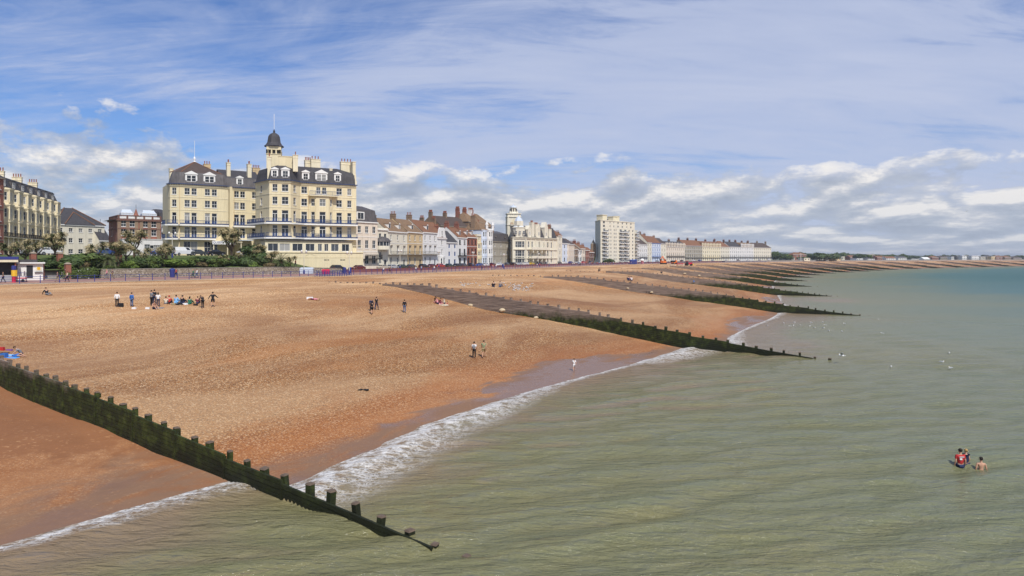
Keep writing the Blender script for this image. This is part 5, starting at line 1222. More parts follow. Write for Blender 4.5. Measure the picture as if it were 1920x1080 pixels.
# terraces further along the front
FT = 'hotels and terraces along the far seafront'
FAR = [(1192, 520, 1214, 546, 458, 'white_wall', 'pitch', 'slate_brown', 5, 6, 4, dict(balcony='slate', chim=1), 'white hotel with grey glazed verandas just right of the tower block'),
       (1214, 546, 1222, 556, 455, 'cream_pale', 'pitch', 'clay_tile', 7, 2, 4, dict(chim=1), 'narrow cream house left of the blue-painted hotel'),
       (1222, 556, 1239, 574, 456, 'blue_white', 'pitch', 'clay_tile', 6, 4, 4, dict(chim=1, trim='blue_paint', fm='blue_paint', style='wide', balcony='blue_paint'), 'hotel painted bright blue and white'),
       (1239, 574, 1249, 584, 457, 'cream_pale', 'pitch', 'slate_brown', 5, 2, 4, dict(chim=1), 'cream house between the blue hotel and the pinnacled hotel'),
       (1249, 584, 1284, 618, 463, 'pink_cream', 'mansard', 'slate', 5, 9, 3, dict(balcony='black_iron', chim=3, finials=True), 'long pinkish hotel with a row of white pinnacles, left of the dark-balconied one'),
       (1284, 618, 1317, 640, 461, 'grey_render', 'pitch', 'clay_tile', 5.5, 8, 4, dict(balcony='white_paint', chim=3, fm='white_paint', trim='silver_blue', cm='dark_brick'), 'dark hotel fronted with grey iron verandas and brown chimneys'),
       (1317, 640, 1351, 672, 463, 'cream_light', 'mansard', 'clay_tile', 5.5, 9, 4, dict(chim=3, finials=True, balcony='cream_light', cm='dark_brick'), 'long cream hotel with pinnacles, middle of the far front'),
       (1351, 672, 1368, 688, 463, 'cream_pale', 'hip', 'clay_tile', 6, 5, 4, dict(chim=1, balcony='black_iron', cm='dark_brick'), 'cream terrace with tall orange hipped roof'),
       (1368, 688, 1390, 710, 463, 'white_wall', 'pitch', 'slate', 5.5, 6, 4, dict(chim=3, balcony='black_iron', cm='dark_brick'), 'white terrace with slate roof and dark chimneys'),
       (1390, 710, 1413, 734, 463.5, 'white_wall', 'mansard', 'moss_tile', 5, 7, 4, dict(chim=3, finials=True, balcony='black_iron', cm='dark_brick'), 'white terrace with small pinnacles, second from the right end'),
       (1413, 734, 1446, 764, 464.5, 'cream_pale', 'hip', 'slate_brown', 5.5, 9, 4, dict(chim=3, balcony='black_iron', cm='stone_brown'), 'pale terrace with grey hipped roof ending the row at the right')]
for (x0, d0, x1, d1, y, wl, rf, rm, rh, cols, st, kw, lab) in FAR:
    house('seafront_terrace', lab, (x0, d0), (x1, d1), 8.7, zy(y, (d0+d1)/2), cols, st, wall=wl, roof=rf, rm=rm, rh=rh, depth=13, ww=1.1, group=FT, cat='terrace', small=True, **kw)
# ---------------- things on and behind the promenade
def at_t(px, t):
    """ground point on photo column px at t metres up from the groyne ends"""
    dd = np.geomspace(60, 1500, 3000); X = (px-960)/F*dd; q, tt = inv(X, dd)
    s = np.where(np.diff(np.sign(tt-t)) != 0)[0]; s = [i for i in s if q[i] > -1]
    i = s[-1] if len(s) else 0
    return float(X[i]), float(dd[i]), float(land(q[i], tt[i])), float(q[i])
def tan_at(q):
    n = cnor(q)[0]; return math.atan2(-n[0], n[1])      # heading of the shore line (local +x along it, away from the viewer)
def curve_wall(name, q0, q1, t, h0, h1, th, m, cap=None, step=.05, abs_z=None, **kw):
    qs = np.arange(q0, q1+1e-6, step); a = qt(qs, np.full(len(qs), t)); b = qt(qs, np.full(len(qs), t+th)); mb = MB(); o = (a[0][0], a[0][1], 7.5)
    for i in range(len(qs)-1):
        za, zb_ = (h1 if np.isscalar(h1) else h1(qs[i])), (h1 if np.isscalar(h1) else h1(qs[i+1]))
        r = lambda p, z: (p[0]-o[0], p[1]-o[1], z-o[2])
        mb.face([r(a[i+1], h0), r(a[i], h0), r(a[i], za), r(a[i+1], zb_)]); mb.face([r(b[i], h0), r(b[i+1], h0), r(b[i+1], zb_), r(b[i], za)]); mb.face([r(a[i], za), r(b[i], za), r(b[i+1], zb_), r(a[i+1], zb_)])
        if i == 0: mb.face([r(a[0], h0), r(b[0], h0), r(b[0], za), r(a[0], za)])
    root = empty(name, o, 0, **kw); mb.build('masonry', m, root)
    if cap:
        cb = MB()
        for i in range(len(qs)-1):
            z = h1 if np.isscalar(h1) else h1(qs[i]); z2 = h1 if np.isscalar(h1) else h1(qs[i+1])
            n = (b[i]-a[i])/th*.06; n2 = (b[i+1]-a[i+1])/th*.06; r = lambda p, z: (p[0]-o[0], p[1]-o[1], z-o[2])
            A, Bb, A2, B2 = a[i]-n, b[i]+n, a[i+1]-n2, b[i+1]+n2
            cb.face([r(A2, z+.01), r(A, z+.01), r(A, z+.12), r(A2, z2+.12)]); cb.face([r(A, z+.12), r(Bb, z+.12), r(B2, z2+.12), r(A2, z2+.12)]); cb.face([r(Bb, z), r(B2, z2), r(B2, z2+.12), r(Bb, z+.12)])
        cb.build('coping', cap, root)
    return root
mat('red_wall', (.24, .085, .06), .85, var=.2, vs=1.5)
curve_wall('flint_wall', .58, 1.70, 117.42, 7.4, lambda q: 9.35-.55*max(0, (q-1.3)/.4), .4, 'flint', 'concrete', label='low flint garden wall at the back of the promenade, below the shrubs', cat='wall')
curve_wall('red_wall', 1.705, 9.4, 117.42, 7.4, 8.5, .3, 'red_wall', 'red_brick', step=.1, label='long low red wall dividing the promenade from the parked cars', cat='wall')
curve_wall('retaining_wall', -1.2, .40, 117.42, 7.4, 9.3, .4, 'red_brick', 'concrete', label='brick retaining wall behind the kiosk at the left edge', cat='wall')
curve_wall('retaining_wall', 9.45, QMAX-.1, 117.42, 7.3, 8.9, .3, 'concrete', None, step=.2, label='far low concrete wall behind the distant beach', cat='wall')
# railing along the beach edge
def railing():
    o = qt([-.4], [107.2])[0]; root = empty('promenade_railing', (o[0], o[1], PROM), 0, label='blue tubular railing along the beach edge of the promenade', cat='railing')
    qs = np.arange(-.4, 11, 2.8/66); p = qt(qs, np.full(len(qs), 107.2)); mb = MB(); z0 = -.05
    for i in range(len(qs)-1):
        if 1.44 < qs[i] < 1.46: continue
        for h in (.38, .74, 1.1): mb.tube((p[i][0]-o[0], p[i][1]-o[1], h+z0), (p[i+1][0]-o[0], p[i+1][1]-o[1], h+z0), .035 if h > 1 else .025, 5)
    mb.build('rail', 'prom_blue', root)
    pm = MB(); pm.lathe([(.07, -.05), (.06, 1.16), (.085, 1.2), (.05, 1.28)], (0, 0), 6); me = pm.mesh('post', 'prom_blue'); rest = MB(); n = 0
    for i in range(len(qs)):
        l = (p[i][0]-o[0], p[i][1]-o[1], z0)
        if qs[i] > .3 and n < 95: inst('post', me, root, l); n += 1
        else: rest.box(l[0]-.05, l[0]+.05, l[1]-.05, l[1]+.05, z0-.05, 1.2)
    rest.build('post', 'prom_blue', root, kind='stuff')
railing()
# blue-railed steps down to the shingle near the hotel corner
def ramp():
    x, y, z, q = at_t(622, 106.2); rz = tan_at(q); root = empty('beach_steps', (x, y, PROM), rz, label='blue-railed double steps from the promenade to the shingle below the cream hotel', cat='steps')
    st = MB()
    for k in range(5): st.box(-1.2, 1.2, -.3*k-.3, -.3*k, -.9, -.12-.16*k)
    st.build('step', 'concrete', root)
    for s in (-1, 1):
        mb = MB()
        for k in range(7):
            xx = s*(.4+k*.75); mb.tube((xx, .1, -.5), (xx, .1, 1.1), .05, 5); mb.tube((xx, -1.3, -.9), (xx, -1.3, .9), .05, 5)
        for h in (1.1, .7, .3): mb.tube((s*.4, .1, h), (s*4.9, .1, h), .04, 5); mb.tube((s*.4, -1.3, h-.2), (s*4.9, -1.3, h-.2), .04, 5)
        mb.build('handrail', 'prom_blue', root)
ramp()
# street lamps
mat('lamp_cream', (.62, .58, .48), .5)
def lamp_meshes():
    a = MB(); a.lathe([(.22, 0), (.2, .8), (.12, .95), (.09, 1.0)], (0, 0), 8); b = MB(); b.lathe([(.085, 1.0), (.06, 5.2), (.09, 5.25), (.04, 5.4)], (0, 0), 8); b.tube((-.7, 0, 5.0), (.7, 0, 5.0), .03, 5)
    c = MB(); c.lathe([(.05, -.1), (.2, .0), (.26, .35), (.3, .38), (.12, .6), (.02, .75)], (0, 0), 8)
    return a.mesh('base', 'prom_blue'), b.mesh('pole', 'lamp_cream'), c.mesh('lantern', 'white_paint', True)
LM = lamp_meshes()
def lamp(px, t, label, h=1.0):
    x, y, z, q = at_t(px, t); r = empty('street_lamp', (x, y, z), tan_at(q), label=label, cat='street lamp', group='lamp posts along the seafront')
    r.scale = (1, 1, h); inst('base', LM[0], r); inst('pole', LM[1], r)
    for s in (-.7, .7): inst('lantern', LM[2], r, (s, 0, 5.0))
for px, t, l in ((323, 131, 'cream lamp post at the left end of the big cream hotel, above the shrubs'), (570, 116.6, 'cream lamp post on a blue base before the cream basement wall'), (655, 108.2, 'lamp post nearest the blue-railed beach steps'),
                 (750, 118.2, 'lamp post in front of the pale cream terraced house'), (823, 118.2, 'lamp post in front of the narrow white gabled house'), (887, 118.2, 'lamp post before the red brick terraced house'),
                 (945, 109, 'lamp post on a blue base left of the ornate cream hotel'), (1010, 118.2, 'lamp post before the balconies of the ornate hotel'), (1085, 118.2, 'lamp post by the mouth of the side street'), (1215, 118.2, 'lamp post just right of the tower block')):
    lamp(px, t, l)
# ---- cars
def carpaint(name, c):
    m = mat(name, c, .35, var=.03, spec=.5); b = m.node_tree.nodes['Principled BSDF']; b.inputs['Coat Weight'].default_value = .6; b.inputs['Coat Roughness'].default_value = .08
CC = {'black': (.012, .012, .015), 'maroon': (.12, .012, .018), 'white': (.72, .72, .72), 'silver': (.42, .43, .45), 'dark grey': (.06, .065, .07), 'red': (.42, .02, .02), 'dark green': (.012, .04, .03), 'blue': (.03, .07, .25), 'beige': (.5, .45, .36), 'yellow': (.62, .42, .04)}
for k, c in CC.items(): carpaint('paint_'+k.replace(' ', '_'), c)
mat('tyre', (.015, .015, .015), .85); mat('rim', (.4, .4, .42), .3, metal=.8); mat('lamp_red', (.4, .01, .01), .3); mat('lamp_clear', (.7, .7, .68), .15); mat('car_glass', (.015, .018, .02), .05, spec=.8)
def car_meshes(kind):
    # side profile sections (x along car, half width, z) lofted
    if kind == 'van': L, H, W = 4.9, 1.95, 1.85; prof = [(-2.45, .4, .4), (-2.42, .45, 1.1), (-2.35, .45, 1.9), (-1.0, .4, 1.95), (1.0, .4, 1.95), (1.55, .4, 1.15), (2.35, .4, .95), (2.45, .4, .4)]
    body = MB(); hw = .88
    if kind == 'van': lo = [(-2.45, .35), (2.45, .35), (2.45, .85), (2.25, 1.05), (1.6, 1.18), (-2.4, 1.18)]; up = [(-2.38, 1.18), (1.6, 1.18), (.95, 1.92), (-2.3, 1.95)]
    elif kind == 'hatch': lo = [(-1.95, .32), (1.95, .32), (1.98, .70), (1.75, .86), (1.0, .95), (-1.9, .98), (-1.98, .7)]; up = [(-1.85, .98), (1.0, .95), (.35, 1.44), (-1.35, 1.47)]
    else: lo = [(-2.2, .32), (2.2, .32), (2.22, .66), (2.0, .82), (1.1, .93), (-2.0, .98), (-2.24, .75)]; up = [(-1.75, .975), (1.1, .93), (.35, 1.40), (-1.0, 1.42)]
    def ext(mb, pts, w0, w1, mi=0, taper=None):
        n = len(pts); i = len(mb.v); zt_ = max(p[1] for p in pts); zb_ = min(p[1] for p in pts)
        for s in (-1, 1):
            for x, z in pts: f = (z-zb_)/(zt_-zb_); mb.v.append((x, s*(w0+(w1-w0)*f), z))
        for k in range(n): k2 = (k+1) % n; mb.f.append((i+k, i+k2, i+n+k2, i+n+k)); mb.m.append(mi)
        mb.f.append(tuple(i+k for k in reversed(range(n)))); mb.m.append(mi); mb.f.append(tuple(i+n+k for k in range(n))); mb.m.append(mi)
    ext(body, lo, .84, .86); ext(body, up, .80, .62)
    g = MB(); zl, zh = up[0][1]+.06, up[2][1]-.08
    def lerp(a, b, z): f = (z-a[1])/(b[1]-a[1]); return a[0]+(b[0]-a[0])*f
    fx0, fx1 = lerp(up[1], up[2], zl), lerp(up[1], up[2], zh); rx0, rx1 = lerp(up[0], up[3], zl), lerp(up[0], up[3], zh)
    wy = lambda z: .80+(.62-.80)*(z-min(p[1] for p in up))/(max(p[1] for p in up)-min(p[1] for p in up))
    for s in (-1, 1):
        for (a, b) in ((.05, .36), (.40, .68), (.72, .94)):
            if kind == 'van' and a < .6: continue
            X = lambda f, z: (rx0+(fx0-rx0)*f) if z == zl else (rx1+(fx1-rx1)*f)
            pts = [(X(a, zl), s*(wy(zl)+.006), zl), (X(b, zl), s*(wy(zl)+.006), zl), (X(b, zh), s*(wy(zh)+.006), zh), (X(a, zh), s*(wy(zh)+.006), zh)]
            g.face(pts if s < 0 else pts[::-1])
    g.face([(fx0+.01, -.7, zl), (fx0+.01, .7, zl), (fx1+.01, .56, zh), (fx1+.01, -.56, zh)]); g.face([(rx0-.012, .7, zl), (rx0-.012, -.7, zl), (rx1-.012, -.56, zh), (rx1-.012, .56, zh)])
    wh = MB(); n = 14
    for k, (r, yy, mi) in enumerate(((.33, .1, 0), (.20, .105, 1))):
        i = len(wh.v)
        for s in (-1, 1):
            for j in range(n): an = 2*math.pi*j/n; wh.v.append((r*math.cos(an), s*yy, r*math.sin(an)))
        for j in range(n): j2 = (j+1) % n; wh.f.append((i+j, i+j2, i+n+j2, i+n+j)); wh.m.append(mi)
        wh.f.append(tuple(i+j for j in range(n))); wh.m.append(mi); wh.f.append(tuple(i+n+j for j in reversed(range(n)))); wh.m.append(mi)
    hl = MB(); hl.box(-.04, .04, -.17, .17, -.07, .07)
    x1 = lo[1][0]; x0 = lo[0][0]
    return dict(body=body.mesh('body', 'paint_white'), glass=g.mesh('windows', 'car_glass'), wheel=wh.mesh('wheel', ['tyre', 'rim']), hl=hl.mesh('headlight', 'lamp_clear'), tl=hl.mesh('tail_light', 'lamp_red'), wx=(x0*.62, x1*.64), ex=(x0, x1))
CM = {k: car_meshes(k) for k in ('sedan', 'hatch', 'van')}
def slot(o, m): o.material_slots[0].link = 'OBJECT'; o.material_slots[0].material = M[m]; return o
def car(px, t, col, kind, where, flip=False, dr=0.0, group='cars parked along the seafront road'):
    x, y, z, q = at_t(px, t); c = CM[kind]; nm = {'van': 'van', 'sedan': 'car', 'hatch': 'car'}[kind]
    r = empty('parked_'+nm, (x, y, z+.012), tan_at(q)+(math.pi if flip else 0)+dr, label='%s %s parked %s' % (col, {'van': 'van', 'sedan': 'saloon car', 'hatch': 'hatchback car'}[kind], where), cat=nm, group=group)
    slot(inst('body', c['body'], r), 'paint_'+col.replace(' ', '_')); inst('windows', c['glass'], r)
    for xx in c['wx']:
        for s in (-.76, .76): inst('wheel', c['wheel'], r, (xx, s, .33))
    for s in (-.62, .62): inst('headlight', c['hl'], r, (c['ex'][1]-.0, s, .66)); inst('tail_light', c['tl'], r, (c['ex'][0]+.0, s, .74))
CARS = [(633, 118.9, 'black', 'hatch', 'against the cream basement wall'), (671, 119.2, 'maroon', 'sedan', 'at the right end of the cream basement wall'),
        (719, 119.5, 'beige', 'sedan', 'below the bow-windowed link house'), (736, 119.5, 'silver', 'hatch', 'outside the pale cream terraced house'), (752, 119.5, 'dark green', 'sedan', 'outside the pale cream terraced house, beyond the lamp post'),
        (771, 119.5, 'dark grey', 'sedan', 'outside the tan terraced house'), (794, 119.6, 'black', 'hatch', 'between the tan and white terraced houses'), (808, 119.6, 'maroon', 'sedan', 'in front of the white terraced house'),
        (826, 119.6, 'red', 'hatch', 'in front of the narrow gabled house'), (842, 119.6, 'dark green', 'sedan', 'outside the blue-shuttered cottage'), (855, 119.6, 'black', 'sedan', 'between the cottage and the balconied house'),
        (869, 119.6, 'dark grey', 'sedan', 'outside the balconied white house'), (884, 119.6, 'black', 'hatch', 'outside the red brick terraced house'), (899, 119.6, 'blue', 'sedan', 'outside the yellow bay-fronted house'), (911, 119.6, 'white', 'hatch', 'below the pale blue guest house'),
        (923, 119.6, 'maroon', 'sedan', 'below the ornate white guest house'), (936, 119.6, 'white', 'sedan', 'before the plain grey rendered block'), (950, 119.6, 'dark grey', 'sedan', 'at the left corner of the ornate hotel'), (963, 119.6, 'black', 'hatch', 'under the corner turret of the ornate hotel'),
        (974, 119.6, 'silver', 'sedan', 'under the bay windows of the ornate hotel'), (987, 119.6, 'white', 'hatch', 'outside the ornate hotel, left of a yellow car'), (997, 119.8, 'yellow', 'sedan', 'outside the ornate hotel'), (1011, 119.8, 'black', 'sedan', 'right of the yellow car'),
        (1023, 119.8, 'silver', 'hatch', 'at the right end of the ornate hotel'), (1034, 119.8, 'white', 'van', 'beside the scaffolded house'), (1048, 119.8, 'dark grey', 'sedan', 'by the narrow gabled row house'), (1058, 119.8, 'white', 'sedan', 'outside the pale blue corner house'),
        (1070, 119.8, 'blue', 'hatch', 'outside the pinkish side-street house'), (1082, 119.8, 'silver', 'sedan', 'at the mouth of the side street'), (1094, 119.8, 'red', 'hatch', 'near the pink gabled side-street house'), (1107, 119.8, 'dark grey', 'sedan', 'left of the tower block'),
        (1216, 121, 'white', 'sedan', 'before the narrow cream house next to the blue hotel'), (1232, 121, 'silver', 'sedan', 'before the bright blue hotel'), (1262, 121, 'white', 'hatch', 'before the pinkish pinnacled hotel'), (1278, 121, 'black', 'sedan', 'near the right end of the pinkish pinnacled hotel'),
        (1300, 121, 'white', 'sedan', 'before the grey-verandaed dark hotel'), (1312, 121, 'blue', 'sedan', 'near the right end of the grey-verandaed hotel'), (1336, 121, 'silver', 'hatch', 'before the long cream pinnacled hotel'), (1362, 121, 'white', 'sedan', 'before the terrace with the tall orange roof'),
        (1384, 121, 'dark grey', 'sedan', 'before the white slate-roofed terrace'), (1402, 121, 'white', 'hatch', 'before the white terrace with small pinnacles'), (1424, 121, 'silver', 'sedan', 'before the last pale terrace'), (1441, 121, 'white', 'van', 'at the right end of the last pale terrace')]
for i, c in enumerate(CARS): car(*c, flip=bool(i % 3 == 1))
UG = 'vehicles on the upper road'
car(344, 136, 'white', 'van', 'in front of the left wing of the big cream hotel', group=UG); car(371, 136, 'dark grey', 'sedan', 'right of the white van before the cream hotel', group=UG); car(404, 136, 'black', 'sedan', 'below the hotel name board', group=UG)
car(461, 136, 'white', 'sedan', 'behind the dark shrubs by the hotel porch', group=UG); car(92, 136, 'white', 'hatch', 'behind the cabbage trees near the cream stucco terrace', group=UG); car(60, 136, 'silver', 'sedan', 'below the columns of the cream stucco terrace', group=UG)
car(196, 136, 'blue', 'hatch', 'between the white flats and the red brick hotel', group=UG); car(305, 136, 'blue', 'sedan', 'before the white ground floor of the brick hotel', group=UG)
# ---- kiosk, hut, steps and gate piers at the far left
mat('shutter_dark', (.03, .03, .035), .6); mat('banner_yellow', (.75, .45, .04), .5); mat('banner_red', (.55, .02, .05), .5); mat('orange_paint', (.70, .16, .02), .5, var=.15); mat('pink_paint', (.75, .25, .28), .5); mat('steel_grey', (.35, .36, .38), .5)
def hut():
    x, y, z, q = at_t(57, 116.5); rz = .60; z += .35; r = empty('beach_hut', (x, y, z), rz, label='white wooden hut with dark doorway and overhanging flat roof on the promenade', cat='hut')
    b = MB(); b.box(-1.8, 1.8, 0, 2.2, -.4, 2.5, 0)
    for k in range(12): b.box(-1.8+.3*k, -1.79+.3*k, -.012, 0, 0, 2.5, 0)
    b.build('wall', 'white_paint', r); b = MB(); b.box(-2.15, 2.1, -.5, 2.4, 2.5, 2.72); b.box(-1.9, 1.0, .3, 2.3, 2.72, 3.2, 1); b.build('roof', ['white_paint', 'slate'], r)
    b = MB(); b.box(-.55, .35, -.03, .0, .02, 2.2); b.build('doorway', 'shutter_dark', r); b = MB(); b.box(.75, 1.65, -.05, -.001, 1.2, 2.2); b.build('poster', 'cream_pale', r); b = MB(); b.box(.95, 1.4, -.06, -.051, 1.4, 1.9); b.build('picture', 'banner_yellow', r)
    b = MB(); b.box(.6, 1.75, -.3, -.001, 1.0, 1.06); b.build('counter', 'shutter_dark', r)
    x, y, z, q = at_t(12, 114.3); r = empty('kiosk', (x, y, z), rz, label='open-fronted kiosk with blue fascia and dark interior at the left edge', cat='kiosk')
    b = MB(); b.box(-5, 1.3, 1.6, 3.4, 0, 3.2, 1); b.box(-5, -4.8, 0, 1.6, 0, 3.2, 0); b.box(1.1, 1.3, 0, 1.6, 0, 3.2, 2); b.build('wall', ['white_paint', 'shutter_dark', 'red_brick'], r)
    b = MB(); b.box(-5.2, 1.6, -.4, 3.5, 3.62, 4.1, 0); b.box(-5.15, 1.55, -.35, 3.45, 3.2, 3.61, 1); b.build('fascia', ['prom_blue', 'cream_light'], r)
    b = MB(); b.box(-4.6, .7, .4, 1.0, 0, 1.05); b.build('counter', 'steel_grey', r)
    x, y, z, q = at_t(26, 111.5); r = empty('advertising_column', (x, y, z), 0, label='red and yellow upright banner column in front of the kiosk', cat='banner')
    b = MB(); b.lathe([(.32, 0), (.26, .2), (.26, 1.5)], (0, 0), 8); b.build('base', 'banner_red', r); b = MB(); b.lathe([(.42, 1.0), (.42, 2.0)], (0, .1), 8); b.build('banner', 'banner_yellow', r); b = MB(); b.lathe([(.3, 2.0), (.34, 2.1), (.34, 2.7), (.1, 2.75)], (0, 0), 8); b.build('top', 'prom_blue', r)
    x, y, z, q = at_t(37, 112); r = empty('ice_cream_cart', (x, y, z), .3, label='low white cart with blue and red trim between the banner and the white hut', cat='cart')
    b = MB(); b.box(-.9, .9, -.4, .4, .35, 1.0, 0); b.box(-.92, .92, -.42, .42, .6, .75, 1); b.box(-.9, .9, -.4, .4, 1.5, 1.56, 2); b.build('body', ['white_paint', 'banner_red', 'prom_blue'], r)
    for s in (-.6, .6): b = MB(); b.tube((s, -.48, .25), (s, -.42, .25), .25, 10); b.build('wheel', 'tyre', r)
    b = MB(); [b.tube((sx, sy, 1.0), (sx, sy, 1.5), .03, 5) for sx in (-.8, .8) for sy in (-.35, .35)]; b.build('post', 'steel_grey', r)
    # steps up to the gardens
    x, y, z, q = at_t(102, 117.0); tz = tan_at(q); r = empty('garden_steps', (x, y, z), tz, label='flight of pale steps rising between red brick piers beside the white hut', cat='steps')
    b = MB()
    for k in range(11): b.box(-1.6, 1.6, .32*k, .32*k+3.6-.32*k+.2, .17*k, .17*(k+1))
    b.build('step', 'concrete', r)
    lab = ['left front', 'right front', 'left rear', 'right rear']
    for i, (sx, yy, hz) in enumerate(((-2.1, 0, 0), (2.1, 0, 0), (-2.1, 3.6, 1.9), (2.1, 3.6, 1.9))):
        X = x+sx*math.cos(tz)-yy*math.sin(tz); Y = y+sx*math.sin(tz)+yy*math.cos(tz)
        rr = empty('gate_pier', (X, Y, z+hz), tz, label='red brick pier with stone cap, %s of the four at the garden steps' % lab[i], cat='pier', group='brick piers at the garden steps')
        b = MB(); b.box(-.42, .42, -.42, .42, -.3, 2.7); b.build('shaft', 'red_brick', rr); b = MB(); b.prism([(-.52, -.52), (.52, -.52), (.52, .52), (-.52, .52)], 2.7, 3.0, top=[(-.2, -.2), (.2, -.2), (.2, .2), (-.2, .2)]); b.build('cap', 'stone_brown', rr)
    x, y, z, q = at_t(223, 126); rr = empty('gate_pier', (x, y, z), tz, label='lone red brick pier among the palms below the red brick hotel', cat='pier'); b = MB(); b.box(-.45, .45, -.45, .45, -.5, 2.6); b.build('shaft', 'red_brick', rr); b = MB(); b.box(-.55, .55, -.55, .55, 2.6, 2.8); b.build('cap', 'stone_brown', rr)
hut()
# bins, beach plant and stores
def bin_(px, t, label, m='prom_blue', s=1.0):
    x, y, z, q = at_t(px, t); r = empty('litter_bin', (x, y, z), tan_at(q), label=label, cat='bin', group='litter bins on the promenade'); b = MB(); b.lathe([(.36*s, 0), (.42*s, 1.15*s)], (0, 0), 10); b.build('drum', m, r); b = MB(); b.lathe([(.45*s, 1.15*s), (.4*s, 1.35*s), (.15*s, 1.5*s)], (0, 0), 10); b.build('lid', m, r)
bin_(646, 115.8, 'blue bin by the red wall, left of a pair'); bin_(656, 115.8, 'blue bin by the red wall, right of a pair'); bin_(323, 115.8, 'large blue bin before the flint wall', s=1.2); bin_(943, 115.8, 'blue bin before the grey rendered block')
def crate(px, t, L, W, H, name, label, cat, m, m2, roofh=.3):
    x, y, z, q = at_t(px, t) if t > 100 else (*drop(px, t), 0); r = empty(name, (x, y, z), .15, label=label, cat=cat); b = MB(); b.box(-L/2, L/2, -W/2, W/2, 0, H)
    n = int(L/.4)
    for k in range(n): b.box(-L/2+k*.4+.08, -L/2+k*.4+.24, -W/2-.04, -W/2, .1, H-.1)
    b.build('body', m, r); b = MB(); b.prism([(-L/2-.08, -W/2-.08), (L/2+.08, -W/2-.08), (L/2+.08, W/2+.08), (-L/2-.08, W/2+.08)], H, H+roofh, top=[(-L/2+.1, -W/2+.3), (L/2-.1, -W/2+.3), (L/2-.1, W/2-.3), (-L/2+.1, W/2-.3)]); b.build('lid', m2, r)
crate(611, 113, 1.8, 1, .9, 'storage_box', 'red storage box beside the blue-railed beach steps', 'box', 'banner_red', 'banner_red')
crate(573, 117.0, 3.6, 1.6, 1.2, 'shelter', 'pale grey-blue covered bench standing by the end of the flint wall', 'shelter', 'silver_blue', 'silver_blue')
crate(1187, 110.5, 4.5, 2.4, 2.7, 'storage_container', 'bright blue container on the promenade below the tower block', 'container', 'prom_blue', 'blue_paint')
def plant():
    x, y, z, q = at_t(1204, 109.5); r = empty('round_kiosk', (x, y, z), 0, label='small pink round kiosk with white domed top, right of the blue container', cat='kiosk'); b = MB(); b.lathe([(.8, 0), (1.0, 2.2)], (0, 0), 12); b.build('drum', 'pink_paint', r); b = MB(); b.lathe([(1.5, 2.2), (1.6, 2.6), (1.2, 3.2), (.3, 3.7)], (0, 0), 12); b.build('dome', 'white_paint', r)
    x, y, z = drop(1244, 495.4); r = empty('excavator', (x, y, z), .2, label='orange excavator with raised folded arm working on the upper beach', cat='excavator')
    b = MB()
    for s in (-1.2, 1.2): b.prism([(-2.0, s-.3), (2.0, s-.3), (2.0, s+.3), (-2.0, s+.3)], 0, .9)
    b.build('track', 'tyre', r); b = MB(); b.box(-2.0, 1.6, -1.3, 1.3, 1.0, 2.1); b.box(-2.2, -.8, -1.3, 1.3, 1.1, 2.6); b.build('body', 'orange_paint', r); b = MB(); b.box(.1, 1.5, -1.2, 0, 2.1, 3.5); b.build('cab', 'orange_paint', r); b = MB(); b.box(.3, 1.55, -1.25, .05, 2.4, 3.3); b.build('cab_window', 'car_glass', r)
    b = MB(); b.tube((1.2, .5, 2.0), (-.4, .5, 5.6), .36, 6); b.tube((-.4, .5, 5.6), (-1.8, .5, 3.6), .3, 6); b.build('boom', 'orange_paint', r); b = MB(); b.prism([(-2.5, 0), (-1.4, 0), (-1.4, 1.1), (-2.5, 1.1)], 2.6, 3.6); b.build('bucket', 'tyre', r)
    x, y, z = drop(1264, 495.2); r = empty('dump_truck', (x, y, z), .2, label='small orange dumper with dark skip right of the excavator', cat='dumper')
    b = MB(); b.box(-1.9, 1.9, -1, 1, .6, 1.3); b.build('chassis', 'orange_paint', r); b = MB(); b.prism([(-1.9, -1), (.3, -1), (.3, 1), (-1.9, 1)], 1.3, 2.5, top=[(-2.5, -1.2), (.6, -1.2), (.6, 1.2), (-2.5, 1.2)]); b.build('skip', 'tyre', r); b = MB(); b.box(.8, 1.9, -.8, .8, 1.3, 2.8); b.build('cab', 'orange_paint', r)
    for xx in (-1.2, 1.2):
        for s in (-1.05, 1.05): b = MB(); b.tube((xx, s-.2, .6), (xx, s+.2, .6), .6, 10); b.build('wheel', 'tyre', r)
    x, y, z = drop(1270, 496.5)
    def boat(px, py, label, m, L=4.2, rz=.1):
        x, y, z = drop(px, py); r = empty('rowing_boat', (x, y, z), rz, label=label, cat='boat', group='small boats drawn up on the shingle'); b = MB(); h = L/2
        b.prism([(-h*.9, -.35), (h*.5, -.4), (h*.9, 0), (h*.5, .4), (-h*.9, .35)], .05, .75, top=[(-h, -.75), (h*.5, -.85), (h*1.1, 0), (h*.5, .85), (-h, .75)]); b.build('hull', m, r); b = MB(); b.box(-.2, .2, -.7, .7, .76, .82); b.box(-1.4, -1.1, -.65, .65, .76, .82); b.build('seat', 'white_paint', r)
    boat(1277, 498.0, 'white boat on the shingle between the dumper and the red tractor', 'white_paint'); boat(1262, 498.6, 'white boat just below the orange dumper', 'white_paint', 3.6); boat(1275, 495.8, 'red boat behind the white ones near the tractor', 'banner_red', 5)
    x, y, z = drop(1291, 498.2); r = empty('tractor', (x, y, z), .1, label='red and yellow tractor on the beach in front of the pinnacled hotel', cat='tractor')
    b = MB(); b.box(-.4, 2.3, -.5, .5, .9, 1.9, 0); b.box(-2.0, -.4, -.8, .8, .9, 1.5, 0); b.build('body', 'banner_red', r); b = MB(); b.box(-1.6, -.2, -.8, .8, 2.8, 3.0); b.build('roof', 'banner_red', r); b = MB(); b.box(-1.5, -.3, -.7, .7, 1.5, 2.8); b.build('cab_window', 'car_glass', r)
